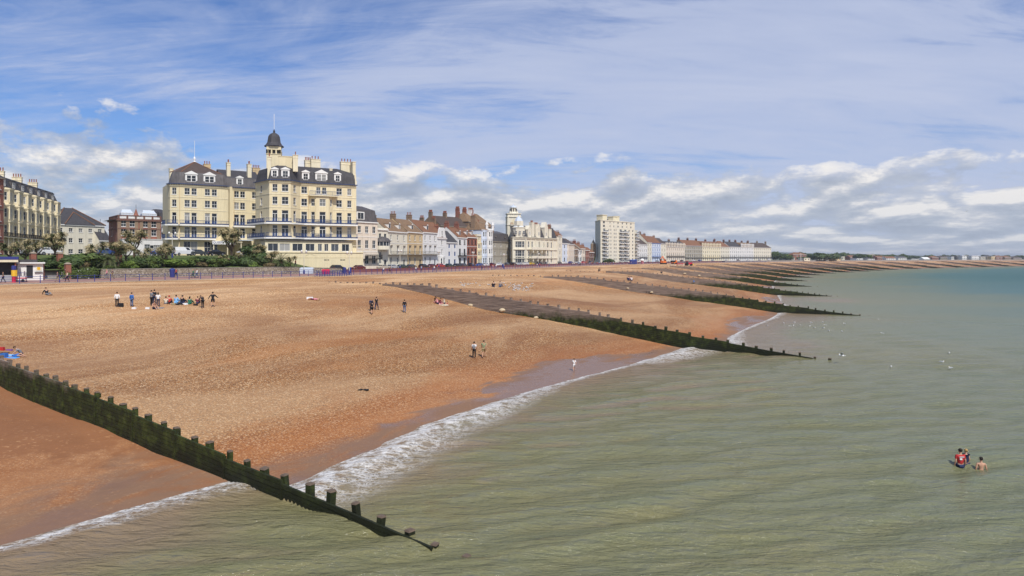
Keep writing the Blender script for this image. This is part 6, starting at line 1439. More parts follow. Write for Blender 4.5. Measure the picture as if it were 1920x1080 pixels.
    for (xx, rr) in ((-1.2, .95), (1.7, .6)):
        for s in (-.95, .95): b = MB(); b.tube((xx, s-.22, rr), (xx, s+.22, rr), rr, 12); b.build('wheel', 'tyre', r)
    b = MB(); b.box(2.3, 2.9, -1, 1, .4, 1.2); b.build('bucket', 'banner_yellow', r)
plant()
# pale boulders against the groynes
mat('boulder', (.55, .45, .30), .9, var=.25, vs=4, bump=.4)
for px, py, s, l in ((882, 574, .55, 'pale boulder at the foot of the second groyne, left of the largest one'), (943, 584, .8, 'largest pale boulder leaning on the second groyne'), (1005, 597, .45, 'small pale boulder at the foot of the second groyne, lowest of its three'),
                     (1178, 541.5, .55, 'pale boulder at the foot of the third groyne, left of a pair'), (1222, 549, .5, 'pale boulder at the foot of the third groyne, right of a pair'), (1284, 514, .9, 'pale boulder at the foot of the fifth groyne, upper one'), (1311, 517.5, .8, 'pale boulder at the foot of the fifth groyne, lower one')):
    x, y, z = drop(px, py); b = MB(); b.ell((0, 0, s*.25), (s*.75, s*.45, s*.4), 9, 6, jit=.12); o = b.build('boulder', 'boulder', loc=(x, y, z)); tag(o, l, 'boulder', 'boulders beside the groynes')
for px, py, l in ((681, 732, 'small dark scrap of seaweed alone on the middle of the shingle'), (1214, 548, 'dark weed lump below the third groyne')):
    x, y, z = drop(px, py); b = MB(); [b.ell((random.uniform(-.4, .4), random.uniform(-.2, .2), .05), (.16, .1, .07), 6, 4, jit=.3) for _ in range(6)]; o = b.build('seaweed', 'black_iron', loc=(x, y, z)); tag(o, l, 'seaweed')
# ---------------- plants
def leafmat(name, c1, c2, c3):
    m = bpy.data.materials.new(name); m.use_nodes = True; t = NT(m.node_tree); b = t.n['Principled BSDF']
    g = t.new('ShaderNodeNewGeometry'); n = t.noise(g.outputs['Position'], 1.3, 4, .7)
    c = t.ramp(n, [(.3, c1), (.5, c2), (.7, c3)]); t.l.new(c, b.inputs['Base Color']); b.inputs['Roughness'].default_value = .6; b.inputs['Specular IOR Level'].default_value = .25
    M[name] = m
leafmat('leaf_dark', (.03, .05, .016), (.055, .085, .024), (.09, .125, .034)); leafmat('leaf_mid', (.05, .075, .02), (.085, .125, .03), (.14, .18, .042))
leafmat('leaf_bright', (.07, .11, .02), (.11, .17, .03), (.18, .22, .05)); leafmat('leaf_brown', (.08, .06, .03), (.13, .10, .045), (.20, .15, .07)); leafmat('plume', (.34, .27, .13), (.46, .38, .20), (.58, .50, .30))
leafmat('leaf_sword', (.04, .06, .02), (.08, .095, .035), (.14, .14, .06)); mat('bark', (.14, .10, .07), .9, var=.3, vs=4)
def leaves(mb, c, r, n, s, rnd, shell=.55, mi=0):
    for _ in range(n):
        while True:
            v = Vector((rnd.uniform(-1, 1), rnd.uniform(-1, 1), rnd.uniform(-1, 1)))
            if .02 < v.length < 1: break
        f = v.length; v = v.normalized()*(shell+(1-shell)*f) if rnd.random() < .75 else v
        p = Vector((c[0]+v.x*r[0], c[1]+v.y*r[1], c[2]+v.z*r[2])); a = Vector((rnd.gauss(0, 1), rnd.gauss(0, 1), rnd.gauss(0, .7))).normalized(); n_ = (v+Vector((rnd.gauss(0, .5),)*1+(rnd.gauss(0, .5), rnd.gauss(.3, .5)))).normalized()
        b = n_.cross(a); 
        if b.length < .1: continue
        b.normalize(); a = b.cross(n_); w = s*rnd.uniform(.6, 1.3); mb.face([p-a*w, p+b*w*.45, p+a*w, p-b*w*.45], mi)
def blob_crown(mb, r, n, s, rnd, k=7, z0=0.0, mi=0):
    for i in range(k):
        an = rnd.uniform(0, 6.28); q = rnd.uniform(.2, .62); c = (r[0]*q*math.cos(an), r[1]*q*math.sin(an), z0+r[2]*rnd.uniform(.35, 1.35)); f = rnd.uniform(.35, .58)
        leaves(mb, c, (r[0]*f, r[1]*f, r[2]*f), n//k, s, rnd, mi=mi)
    leaves(mb, (0, 0, z0+r[2]*.75), (r[0]*.75, r[1]*.75, r[2]*.7), n//4, s, rnd, mi=mi)
def core(mb, r, z0): mb.ell((0, 0, z0+r[2]*.8), (r[0]*.62, r[1]*.62, r[2]*.62), 8, 6, jit=.1)
PC = {}
def shrub_mesh(v, m):
    if (v, m) not in PC:
        rnd = random.Random(v*7+1); mb = MB(); blob_crown(mb, (1, 1, .75), 1500, .13, rnd, 8); core(mb, (1, 1, .75), 0); PC[(v, m)] = mb.mesh('foliage', m)
    return PC[(v, m)]
def shrub(px, t, w, h, m, label, cat='shrub', name='shrub', v=0, group='garden shrubs behind the promenade', dp=None):
    x, y, z, q = at_t(px, t); r = empty(name, (x, y, z-.15), tan_at(q), label=label, cat=cat, group=group); inst('foliage', shrub_mesh(v % 4, m), r, (0, 0, 0), v*1.3, (w/2*.88, (dp or w)/2*.88, h/1.35*.86))
def sword_head(mb, c, R_, rnd, n=70, up=.15, mi=0, w=.05):
    for _ in range(n):
        an = rnd.uniform(0, 6.28); el = rnd.uniform(-.7, 1.45); d = Vector((math.cos(an)*math.cos(el), math.sin(an)*math.cos(el), math.sin(el)+up)).normalized(); s = d.cross(Vector((0, 0, 1))); 
        s = s.normalized() if s.length > .01 else Vector((1, 0, 0)); L = R_*rnd.uniform(.75, 1.15); p = Vector(c); m1 = p+d*L*.55+Vector((0, 0, .04*L)); e = p+d*L-Vector((0, 0, .22*L))
        mb.face([p-s*w*.6, p+s*w*.6, m1+s*w, m1-s*w], mi); mb.face([m1-s*w, m1+s*w, e], mi)
def cordyline_mesh(v):
    if ('c', v) in PC: return PC[('c', v)]
    rnd = random.Random(v+20); tr = MB(); hd = MB(); pl = MB(); H = [3.0, 3.6, 2.4, 4.4][v % 4]; nh = [4, 6, 3, 7][v % 4]
    tr.tube((0, 0, -.3), (.05, 0, H*.42), .19, 7, .15)
    for i in range(nh):
        an = 2*math.pi*i/nh+rnd.uniform(-.3, .3); q = rnd.uniform(.5, 1.25); top = Vector((q*math.cos(an), q*math.sin(an), H*rnd.uniform(.68, 1.05))); mid = Vector((q*.5*math.cos(an), q*.5*math.sin(an), H*.58))
        tr.tube((.05, 0, H*.40), mid, .12, 6, .09); tr.tube(mid, top, .09, 6, .07); sword_head(hd, top, 1.1, rnd, 95, w=.06)
        for _ in range(3 if rnd.random() < .85 else 1):
            a2 = rnd.uniform(0, 6.28); c = top+Vector((.45*math.cos(a2), .45*math.sin(a2), rnd.uniform(.1, .45))); leaves(pl, c, (.55, .55, .42), 120, .10, rnd, .2)
    PC[('c', v)] = (tr.mesh('trunk', 'bark'), hd.mesh('crown', 'leaf_sword'), pl.mesh('flower_plume', 'plume')); return PC[('c', v)]
def cordyline(px, t, s, label, v=0, rz=0):
    x, y, z, q = at_t(px, t); r = empty('cabbage_tree', (x, y, z), rz+px*.7, label=label, cat='cabbage tree', group='cabbage trees in the seafront gardens'); a = cordyline_mesh(v); 
    for nm, me in zip(('trunk', 'crown', 'flower_plume'), a): o = inst(nm, me, r, sc=(s, s, s))
def palm_mesh():
    if 'p' in PC: return PC['p']
    rnd = random.Random(5); tr = MB(); cr = MB(); tr.lathe([(.38, -.3), (.34, .5), (.30, .9), (.42, 1.15)], (0, 0), 9)
    for i in range(34):
        an = i*2.4; el = .1+1.25*((i % 9)/9); d = Vector((math.cos(an), math.sin(an), 0)); p = Vector((0, 0, 1.15)); L = 2.5; N = 9; prev = p; vel = d*math.cos(el)+Vector((0, 0, math.sin(el)))
        for k in range(N):
            nx = prev+vel*L/N; vel = (vel+Vector((0, 0, -.16))).normalized(); s = vel.cross(Vector((0, 0, 1))).normalized(); u = s.cross(vel)
            for sg in (-1, 1):
                for j in (0, .5): b = prev+(nx-prev)*j; tip = b+s*sg*.42*math.sin(math.pi*(k+1.2)/(N+1.5))+vel*.28-u*.10; cr.face([b, b+vel*.09, tip])
            cr.face([prev-s*.02, prev+s*.02, nx+s*.015, nx-s*.015]); prev = nx
    PC['p'] = (tr.mesh('trunk', 'bark'), cr.mesh('fronds', 'leaf_sword')); return PC['p']
def palm(px, t, s, label, h=1.0):
    x, y, z, q = at_t(px, t); r = empty('palm', (x, y, z), px, label=label, cat='palm', group='palms in the seafront gardens')
    for nm, me in zip(('trunk', 'fronds'), palm_mesh()): inst(nm, me, r, sc=(s, s, s*h))
for px, t, s, v, l in ((18, 124, 1.1, 0, 'cabbage tree over the blue-fascia kiosk'), (47, 124, 1.15, 2, 'cabbage tree behind the white hut, left of a pair'), (68, 125, 1.2, 0, 'cabbage tree behind the white hut, right of a pair'), (104, 126, 1.3, 1, 'broad cabbage tree full of cream plumes above the garden steps'), (177, 123, 1.35, 2, 'slim two-headed cabbage tree in front of the white flats'),
                      (222, 122, 1.15, 1, 'cabbage tree left of the tall one before the brick hotel'), (236, 123, 1.2, 0, 'cabbage tree in the middle of the clump before the brick hotel'), (251, 125, 1.3, 3, 'tallest cabbage tree, before the red brick hotel'), (268, 123, 1.05, 2, 'cabbage tree at the right of the clump before the brick hotel'),
                      (307, 121, 1.15, 0, 'cabbage tree near the left corner of the cream hotel'), (313, 124, 1.0, 1, 'small cabbage tree touching the left corner of the cream hotel'), (434, 124, 1.55, 3, 'tall cabbage tree partly hiding the hotel name board'), (421, 121, .8, 2, 'short cabbage tree left of the tall one by the hotel porch'),
                      (447, 122, .8, 0, 'short cabbage tree right of the tall one by the hotel porch'), (487, 123, 1.1, 1, 'bushy cabbage tree at the corner of the cream basement wall'), (508, 119.5, 1.15, 2, 'thin cabbage tree before the cream basement wall'), (545, 118.6, .8, 2, 'little cabbage tree right of the fan palm by the basement wall')):
    cordyline(px, t, s, l, v)
for px, t, s, l in ((204, 120.5, 1.35, 'stout palm with arching fronds before the white flats'), (527, 118.8, 1.15, 'dark palm with arching fronds before the cream basement wall'), (285, 121, 1.1, 'low palm behind the flint wall beside the brick hotel'), (10, 121, .8, 'low palm peeping over the kiosk roof'), (470, 121, 1.0, 'palm half hidden among dark shrubs by the basement wall')): palm(px, t, s, l)
SH = [(132, 121, 8, 3.4, 'leaf_dark', 'dark green shrub right of the garden steps'), (152, 122, 9, 3.8, 'leaf_mid', 'large rounded green shrub before the white flats'), (168, 121, 6, 3.0, 'leaf_dark', 'dark shrub under the slim cabbage tree'), (126, 119, 3.5, 1.8, 'leaf_bright', 'yellow-green bush beside the brick pier'),
      (154, 119.6, 3.2, 1.9, 'leaf_brown', 'reddish brown bush in front of the large green shrub'), (188, 123, 4, 2, 'leaf_brown', 'brownish bush between the white flats and the arching palm'), (240, 119.8, 4.5, 2.3, 'leaf_bright', 'yellowish bush under the middle cabbage trees'), (264, 120, 6, 3.0, 'leaf_dark', 'round dark shrub above the flint wall'), (280, 120, 6, 3.1, 'leaf_mid', 'round green shrub next to the dark one above the flint wall'),
      (330, 121, 8, 2.6, 'leaf_bright', 'bright green spreading shrub below the hotel lamp post'), (352, 121.5, 6, 2.8, 'leaf_mid', 'green shrub right of the bright spreading one'), (376, 120.5, 5, 1.8, 'leaf_brown', 'tawny low shrub behind the flint wall'), (402, 120, 6.4, 2.8, 'leaf_mid', 'clipped dome-shaped green shrub below the name board'), (388, 123, 9, 2.6, 'leaf_dark', 'dark hedge-like shrub behind the dome-shaped one'),
      (425, 122.5, 6, 3.2, 'leaf_dark', 'dark shrub around the foot of the tall cabbage tree'), (458, 121, 7, 3.0, 'leaf_dark', 'dark mass of shrub below the hotel corner'), (478, 126, 8, 5.2, 'leaf_dark', 'tall dark rounded shrub against the hotel corner'), (490, 122, 6, 4.4, 'leaf_dark', 'tall dark shrub at the left end of the basement wall'), (472, 119.5, 4.5, 2.0, 'leaf_bright', 'bright low shrub just above the flint wall near the hotel corner'),
      (537, 118.7, 2.4, 1.4, 'leaf_bright', 'small bright bush beside the dark palm'), (524, 118.6, 2.4, 1.5, 'leaf_dark', 'small dark bush at the foot of the dark palm'), (505, 119, 4, 1.6, 'leaf_brown', 'straggling brown bush under the thin cabbage tree'), (205, 119.3, 3, 1.2, 'leaf_mid', 'small green bush at the foot of the stout palm'),
      (1135, 119, 6, 3.0, 'leaf_dark', 'dark bush at the foot of the tower block, left'), (1146, 119, 7, 3.6, 'leaf_dark', 'dark bush at the foot of the tower block, middle'), (1105, 128, 9, 6.5, 'leaf_dark', 'leafy tree-like bush at the end of the side street'), (35, 121, 6, 2.2, 'leaf_dark', 'dark shrub behind the kiosk'), (90, 121, 5, 2.4, 'leaf_dark', 'dark shrub between the white hut and the garden steps')]
for i, (px, t, w_, h_, m, l) in enumerate(SH): shrub(px, t, w_, h_, m, l, v=i)
# ivy hedge hanging in front of the wall, between the brick pier and the flint wall
def hedge():
    mb = MB(); rnd = random.Random(3); x0, y0, z0, q0 = at_t(121, 117.3); x1, y1, z1, q1 = at_t(178, 117.3); o = empty('ivy_hedge', (x0, y0, z0), 0, label='green ivy hedge with pale flowers between the brick pier and the flint wall', cat='hedge')
    for k in range(22):
        f = k/21; leaves(mb, ((x1-x0)*f, (y1-y0)*f, rnd.uniform(.6, 1.3)), (1.0, .9, 1.0), 220, .14, rnd)
    mb.build('foliage', 'leaf_mid', o); fb = MB()
    for k in range(60): f = rnd.random(); leaves(fb, ((x1-x0)*f, (y1-y0)*f-.9, rnd.uniform(.1, 1.9)), (.15, .1, .1), 3, .10, rnd)
    fb.build('blossom', 'white_paint', o)
    b = MB(); n = 12
    for k in range(n):
        a = (x0+(x1-x0)*k/n, y0+(y1-y0)*k/n); c = (x0+(x1-x0)*(k+1)/n, y0+(y1-y0)*(k+1)/n); b.face([(a[0]-x0, a[1]-y0, -.1), (c[0]-x0, c[1]-y0, -.1), (c[0]-x0, c[1]-y0, 1.7), (a[0]-x0, a[1]-y0, 1.7)])
    b.build('backing_bank', 'leaf_dark', o)
hedge()
# ---- trees and buildings on the far shore
mat('far_wall', (.55, .50, .42), .85, var=.15, vs=.2)
def far_tree_mesh(v):
    if ('f', v) in PC: return PC[('f', v)]
    rnd = random.Random(v+90); mb = MB(); blob_crown(mb, (1, 1, .8), 700, .17, rnd, 7, .35); mb.ell((0, 0, .95), (.55, .55, .5), 7, 5, jit=.15); tr = MB(); tr.tube((0, 0, -.2), (0, 0, .7), .07, 6)
    PC[('f', v)] = (mb.mesh('crown', ['leaf_dark', 'leaf_mid'][v % 2]), tr.mesh('trunk', 'bark')); return PC[('f', v)]
def far_tree(px, d, h, w, v):
    o = P(px, d, 8.7); r = empty('tree', o, px, label='dark bushy tree among the low houses on the far shore', cat='tree', group='trees on the far shore'); a, b = far_tree_mesh(v); s = (w/2, w/2, h/1.75); inst('crown', a, r, sc=s); inst('trunk', b, r, sc=s)
rnd = random.Random(8)
for i in range(100):
    px = 1452+i*4.75+rnd.uniform(-3, 3); d = (800 if px < 1560 else 1000 if px < 1700 else 1260)+rnd.uniform(10, 160)+(px-1452)*.25; far_tree(px, d, rnd.uniform(6, 11)*(1.15 if px < 1600 else .95), rnd.uniform(10, 19), i % 4)
for px, d, h, w_ in ((1462, 790, 7.5, 14), (1474, 790, 6, 13), (1505, 820, 5, 15), (1532, 830, 7, 17), (1545, 835, 8, 18), (1556, 840, 7, 16), (1566, 850, 6, 14), (1610, 960, 10, 20), (1625, 970, 9, 18), (1745, 1200, 10, 18)): far_tree(px, d, h, w_, int(px) % 4)
FB = [(1487, 860, 1512, 868, 477.5, 'red_brick', 'hip', 'clay_tile', 'long orange-roofed building beyond the first trees right of the terraces'), (1508, 800, 1519, 803, 484.2, 'cream_light', 'flat', 'lead', 'small cream pavilion with flat roof on the far shore'),
      (1474, 830, 1490, 836, 484, 'far_wall', 'hip', 'green_roof', 'green-roofed pavilion right of the last terrace'), (1560, 850, 1576, 858, 483.2, 'tan_wall', 'hip', 'slate_brown', 'sandy-coloured low fort-like house on the far shore'),
      (1532, 1000, 1545, 1005, 479, 'far_wall', 'flat', 'lead', 'grey flat-topped block above the trees'), (1578, 960, 1584, 962, 481.5, 'cream_light', 'flat', 'lead', 'pale square house beside the sandy-coloured one'), (1594, 990, 1606, 996, 482.5, 'red_brick', 'pitch', 'clay_tile', 'brick house with orange roof near the middle of the far shore'),
      (1604, 1060, 1616, 1065, 478.5, 'far_wall', 'flat', 'slate', 'grey tower-like block above the far houses'), (1625, 1060, 1640, 1068, 477, 'stone_brown', 'flat', 'slate', 'dark stepped building on the far skyline'), (1606, 930, 1618, 935, 485, 'white_wall', 'flat', 'lead', 'low white shed on the far shore'),
      (1627, 960, 1640, 966, 485.3, 'white_wall', 'pitch', 'slate', 'white house with slate roof on the far shore'), (1645, 1000, 1660, 1010, 483.2, 'red_brick', 'pitch', 'clay_tile', 'row of brick houses with orange roofs'), (1662, 1000, 1680, 1010, 484.4, 'white_wall', 'pitch', 'clay_tile', 'white row with red roofs near the middle distance'),
      (1684, 1040, 1700, 1050, 483.5, 'white_wall', 'pitch', 'slate', 'white building with dark roof left of the long white hall'), (1709, 1120, 1735, 1135, 485.8, 'white_wall', 'flat', 'white_paint', 'long low white hall on the far shore'), (1732, 1120, 1744, 1125, 485.5, 'white_wall', 'pitch', 'white_paint', 'white gabled boat house right of the long hall'),
      (1748, 1180, 1760, 1190, 483, 'red_brick', 'hip', 'clay_tile', 'brown-roofed house left of the white flats'), (1763, 1190, 1782, 1200, 483, 'stone_brown', 'pitch', 'slate_brown', 'brown building left of the white curved flats'), (1784, 1190, 1793, 1195, 481.5, 'white_wall', 'flat', 'slate', 'small white block left of the tall flats'),
      (1793, 1190, 1804, 1198, 479.5, 'slate', 'flat', 'slate', 'dark-fronted block of flats on the far shore'), (1804, 1185, 1813, 1190, 479.5, 'white_wall', 'flat', 'slate', 'bright white drum-like flats'), (1813, 1195, 1822, 1200, 479.8, 'slate', 'flat', 'slate', 'dark glazed flats between two white blocks'),
      (1822, 1190, 1836, 1200, 479.6, 'white_wall', 'flat', 'slate', 'wide white block of flats on the far shore'), (1838, 1210, 1848, 1218, 481.5, 'far_wall', 'flat', 'lead', 'pale block right of the wide white flats'), (1850, 1220, 1860, 1228, 481, 'stone_brown', 'hip', 'slate', 'dark-roofed house before the sandy block'),
      (1859, 1215, 1866, 1220, 480.5, 'tan_wall', 'flat', 'slate', 'sandy-yellow block near the right edge'), (1868, 1230, 1882, 1240, 482, 'red_brick', 'hip', 'clay_tile', 'red brick house near the right edge'), (1884, 1235, 1896, 1245, 482.5, 'brown_brick', 'hip', 'clay_tile', 'brown house second from the right edge'), (1900, 1245, 1916, 1256, 484, 'brown_brick', 'hip', 'slate_brown', 'low brown house at the right edge')]
for (x0, d0, x1, d1, y, wl, rf, rm, lab) in FB:
    H_ = zy(y, d0)-8.7; st = max(1, int(H_/2.9)); L = (P(x1, d1)-P(x0, d0)).length
    house('far_building', lab, (x0, d0), (x1, d1), 8.7, zy(y, d0), max(2, min(8, int(L/4))), st, wall=wl, roof=rf, rm=rm, rh=3 if rf != 'flat' else 1, depth=10, chim=0, group='buildings on the far shore', cat='building', small=True, band=False, sill=False, ww=1.6, style='wide')
x, y, z = P(1501.5, 770, 8.7); r = empty('flagpole', (x, y, z), 0, label='tall white mast standing alone right of the terraces', cat='mast'); b = MB(); b.tube((0, 0, 0), (0, 0, 8.6), .28, 6, .18); b.build('mast', 'white_paint', r)
# ---------------- people
for n, c in dict(skin=(.52, .30, .20), skin_dark=(.22, .11, .07), hair_dark=(.02, .014, .01), hair_brown=(.09, .05, .025), hair_fair=(.40, .26, .10), c_black=(.014, .014, .018), c_white=(.72, .72, .72), c_navy=(.02, .03, .08), c_blue=(.04, .14, .42), c_jeans=(.07, .12, .24), c_sky=(.22, .48, .78),
                 c_red=(.45, .03, .03), c_pink=(.70, .28, .32), c_green=(.02, .16, .10), c_olive=(.25, .29, .16), c_grey=(.20, .21, .23), c_khaki=(.30, .24, .12), c_purple=(.18, .08, .25), c_maroon=(.16, .02, .05), c_cream=(.62, .55, .42)).items(): mat(n, c, .75, var=.08, vs=5)
def skin_obj(pts, edges, root=0, sub=1):
    me = bpy.data.meshes.new('skel'); me.from_pydata([p[0] for p in pts], edges, []); o = bpy.data.objects.new('skel', me); link(o)
    o.modifiers.new('s', 'SKIN'); sv = me.skin_vertices[0].data
    for i, p in enumerate(pts): r = p[1]; sv[i].radius = r if isinstance(r, tuple) else (r, r); sv[i].use_root = (i == root)
    if sub: m = o.modifiers.new('d', 'SUBSURF'); m.levels = sub; m.render_levels = sub
    dg = bpy.context.evaluated_depsgraph_get(); out = bpy.data.meshes.new_from_object(o.evaluated_get(dg)); bpy.data.objects.remove(o); return out
V3 = Vector
def pose(name):
    """joints, facing -y"""
    J = dict(pel=V3((0, 0, .95)), bel=V3((0, 0, 1.12)), che=V3((0, .0, 1.34)), nec=V3((0, .01, 1.49)), hd=V3((0, -.01, 1.63)),
             sl=V3((-.19, 0, 1.42)), sr=V3((.19, 0, 1.42)), el=V3((-.25, .03, 1.14)), er=V3((.25, .03, 1.14)), wl=V3((-.25, -.07, .90)), wr=V3((.25, -.07, .90)),
             hl=V3((-.10, 0, .90)), hr=V3((.10, 0, .90)), kl=V3((-.11, -.02, .49)), kr=V3((.11, -.02, .49)), al=V3((-.12, .03, .08)), ar=V3((.12, .03, .08)))
    u = lambda **k: [J.__setitem__(a, V3(b)) for a, b in k.items()]
    if name == 'walk': u(kl=(-.10, -.16, .51), al=(-.10, -.24, .09), kr=(.10, .06, .50), ar=(.10, .33, .13), el=(-.25, .14, 1.16), wl=(-.22, .16, .92), er=(.25, -.06, 1.15), wr=(.22, -.24, .98))
    if name == 'arms': u(el=(-.40, .0, 1.20), wl=(-.60, -.08, 1.05), er=(.38, .05, 1.18), wr=(.48, .0, .94), kl=(-.14, -.12, .50), al=(-.17, -.12, .09), kr=(.12, .05, .5), ar=(.15, .18, .10))
    if name == 'fold': u(el=(-.24, -.02, 1.16), wl=(.04, -.20, 1.16), er=(.24, -.02, 1.16), wr=(-.04, -.23, 1.20))
    if name == 'bend': u(che=(0, -.22, 1.22), bel=(0, -.08, 1.08), nec=(0, -.36, 1.32), hd=(0, -.48, 1.38), sl=(-.18, -.26, 1.28), sr=(.18, -.26, 1.28), el=(-.26, -.34, 1.02), er=(.26, -.34, 1.02), wl=(-.28, -.46, .82), wr=(.28, -.46, .82), kl=(-.14, -.14, .52), kr=(.12, .04, .5), al=(-.15, -.02, .09), ar=(.13, .2, .1))
    if name in ('sit', 'sit_lean', 'hug', 'kneel'):
        u(pel=(0, 0, .13), bel=(0, .02, .29), che=(0, .0, .50), nec=(0, -.02, .65), hd=(0, -.05, .79), sl=(-.19, 0, .58), sr=(.19, 0, .58), hl=(-.10, 0, .12), hr=(.10, 0, .12),
          kl=(-.16, -.38, .36), kr=(.16, -.38, .36), al=(-.14, -.62, .07), ar=(.14, -.62, .07), el=(-.27, -.12, .36), er=(.27, -.12, .36), wl=(-.16, -.34, .40), wr=(.16, -.34, .40))
    if name == 'sit_lean': u(bel=(0, .06, .28), che=(0, .16, .46), nec=(0, .22, .60), hd=(0, .22, .74), sl=(-.19, .18, .54), sr=(.19, .18, .54), el=(-.26, .34, .32), er=(.26, .34, .32), wl=(-.28, .42, .06), wr=(.28, .42, .06), kl=(-.13, -.46, .14), kr=(.14, -.40, .30), al=(-.13, -.88, .06), ar=(.14, -.72, .07))
    if name == 'kneel': u(che=(0, -.16, .46), nec=(0, -.28, .58), hd=(0, -.38, .66), sl=(-.18, -.18, .53), sr=(.18, -.18, .53), el=(-.24, -.36, .34), er=(.24, -.36, .34), wl=(-.14, -.56, .14), wr=(.2, -.56, .12), kl=(-.22, -.30, .10), kr=(.22, -.30, .10), al=(-.10, -.10, .06), ar=(.12, -.05, .06))
    if name == 'lie': u(pel=(0, 0, .12), bel=(0, .18, .11), che=(0, .40, .13), nec=(0, .56, .12), hd=(0, .70, .12), sl=(-.19, .48, .11), sr=(.19, .48, .11), el=(-.34, .30, .07), er=(.36, .56, .07), wl=(-.34, .06, .05), wr=(.30, .78, .06), hl=(-.1, -.03, .10), hr=(.1, -.03, .10), kl=(-.13, -.42, .14), kr=(.13, -.40, .26), al=(-.14, -.84, .06), ar=(.16, -.72, .06))
    return J
def body_from(J):
    hv = (J['hd']-J['nec']).normalized()
    pts = []; E = []; ix = {}
    def add(k, p, r, par=None):
        ix[k] = len(pts); pts.append((tuple(p), r))
        if par: E.append((ix[par], ix[k]))
    add('pel', J['pel'], (.125, .10)); add('bel', J['bel'], (.115, .09), 'pel'); add('che', J['che'], (.135, .10), 'bel'); add('nec', J['nec'], .052, 'che')
    fwd = V3((0, -1, 0)) if abs(hv.z) > .3 else V3((0, 0, 1)); c = J['hd']
    add('jaw', c-hv*.055, .062, 'nec'); add('cra', c+hv*.03-fwd*.01, (.082, .092), 'jaw'); add('top', c+hv*.105-fwd*.01, .05, 'cra'); add('nose', c+fwd*.105-hv*.012, .014, 'cra')
    for s in ('l', 'r'):
        sg = -1 if s == 'l' else 1; x = V3((sg, 0, 0)); add('ear'+s, c+x*.095+hv*.01, .014, 'cra')
        add('s'+s, J['s'+s], .058, 'che'); add('e'+s, J['e'+s], .043, 's'+s); add('w'+s, J['w'+s], .028, 'e'+s)
        d = (J['w'+s]-J['e'+s]).normalized(); w = J['w'+s]; add('p'+s, w+d*.07, (.038, .018), 'w'+s)
        add('h'+s, J['h'+s], .092, 'pel'); mid = (J['h'+s]+J['k'+s])/2; add('m'+s, mid, .078, 'h'+s); add('k'+s, J['k'+s], .055, 'm'+s); cf = J['k'+s]*.65+J['a'+s]*.35+V3((0, .015, 0)); add('c'+s, cf, .052, 'k'+s); add('a'+s, J['a'+s], .036, 'c'+s)
        sh = (J['a'+s]-J['k'+s]).normalized(); toe = V3((0, -1, 0)) if abs(sh.z) > .35 else V3((0, -.3, 1)).normalized(); add('t'+s, J['a'+s]+toe*.13+V3((0, 0, -.035)), (.040, .028), 'a'+s)
    me = skin_obj(pts, E)
    # fingers and thumb
    mb = MB()
    for s in ('l', 'r'):
        w = J['w'+s]; d = (w-J['e'+s]).normalized(); sg = -1 if s == 'l' else 1; side = d.cross(V3((1, 0, 0)) if abs(d.x) < .8 else V3((0, 1, 0))).normalized(); nn = d.cross(side)
        pk = w+d*.09
        for i, L in enumerate((.060, .072, .066, .050)):
            b = pk+side*(.027-.018*i); m = b+d*L*.55; mb.tube(b, m, .0095, 5, .008); mb.tube(m, m+(d+nn*sg*.5).normalized()*L*.5, .008, 5, .006)
        b = w+d*.035+side*.032; mb.tube(b, b+(d*.6+side*.8).normalized()*.05, .011, 5, .008)
    bm = bmesh.new(); bm.from_mesh(me); t = mb.mesh('f', 'skin'); bm.from_mesh(t); bm.to_mesh(me); bm.free(); me.name = 'body'
    me.materials.clear(); me.materials.append(M['skin']); me.polygons.foreach_set('use_smooth', [True]*len(me.polygons)); return me
def cloth(J, kind):
    pts = []; E = []; ix = {}
    def add(k, p, r, par=None):
        ix[k] = len(pts); pts.append((tuple(p), r))
        if par: E.append((ix[par], ix[k]))
    if kind in ('top', 'coat', 'vest'):
        add('che', J['che'], (.165, .125)); add('nec', J['che']*.35+J['nec']*.65, .075, 'che'); add('bel', J['bel'], (.150, .12), 'che'); add('pel', J['pel']+(J['pel']-J['bel'])*(.15 if kind != 'coat' else .9)*1.0, (.155, .13), 'bel')
        if kind != 'vest':
            for s in ('l', 'r'): add('s'+s, J['s'+s], .072, 'che'); add('e'+s, J['e'+s] if kind == 'coat' else J['s'+s]*.3+J['e'+s]*.7, .058, 's'+s)
            if kind == 'coat':
                for s in ('l', 'r'): add('w'+s, J['w'+s]*.95+J['e'+s]*.05, .042, 'e'+s)
    elif kind in ('trousers', 'shorts', 'skirt'):
        add('pel', J['pel']+V3((0, 0, .02)), (.145, .118))
        for s in ('l', 'r'):
            add('h'+s, J['h'+s], .105, 'pel'); f = 1 if kind == 'trousers' else .8; add('k'+s, J['h'+s]*(1-f)+J['k'+s]*f, .072 if kind == 'trousers' else .098, 'h'+s)
            if kind == 'trousers': add('a'+s, J['a'+s]*.93+J['k'+s]*.07, .056, 'k'+s)
    me = skin_obj(pts, E); me.polygons.foreach_set('use_smooth', [True]*len(me.polygons)); me.materials.clear(); me.materials.append(M['c_black']); return me
def hair_mesh(J, long=False):
    hv = (J['hd']-J['nec']).normalized(); fwd = V3((0, -1, 0)) if abs(hv.z) > .3 else V3((0, 0, 1)); c = J['hd']+hv*.055-fwd*.028
    mb = MB(); mb.ell((c.x, c.y, c.z), (.098, .105, .092), 9, 7, jit=.04)
    if long: p = c-fwd*.05-hv*.10; mb.ell((p.x, p.y, p.z), (.085, .055, .15), 8, 6, jit=.05)
    return mb.mesh('hair', 'hair_dark', True)
PM = {}
def pmesh(ps, part):
    if (ps, part) not in PM:
        J = pose(ps); PM[(ps, part)] = body_from(J) if part == 'body' else (hair_mesh(J, part == 'hair_long') if part.startswith('hair') else cloth(J, part))
        PM[(ps, part)].name = part
    return PM[(ps, part)]
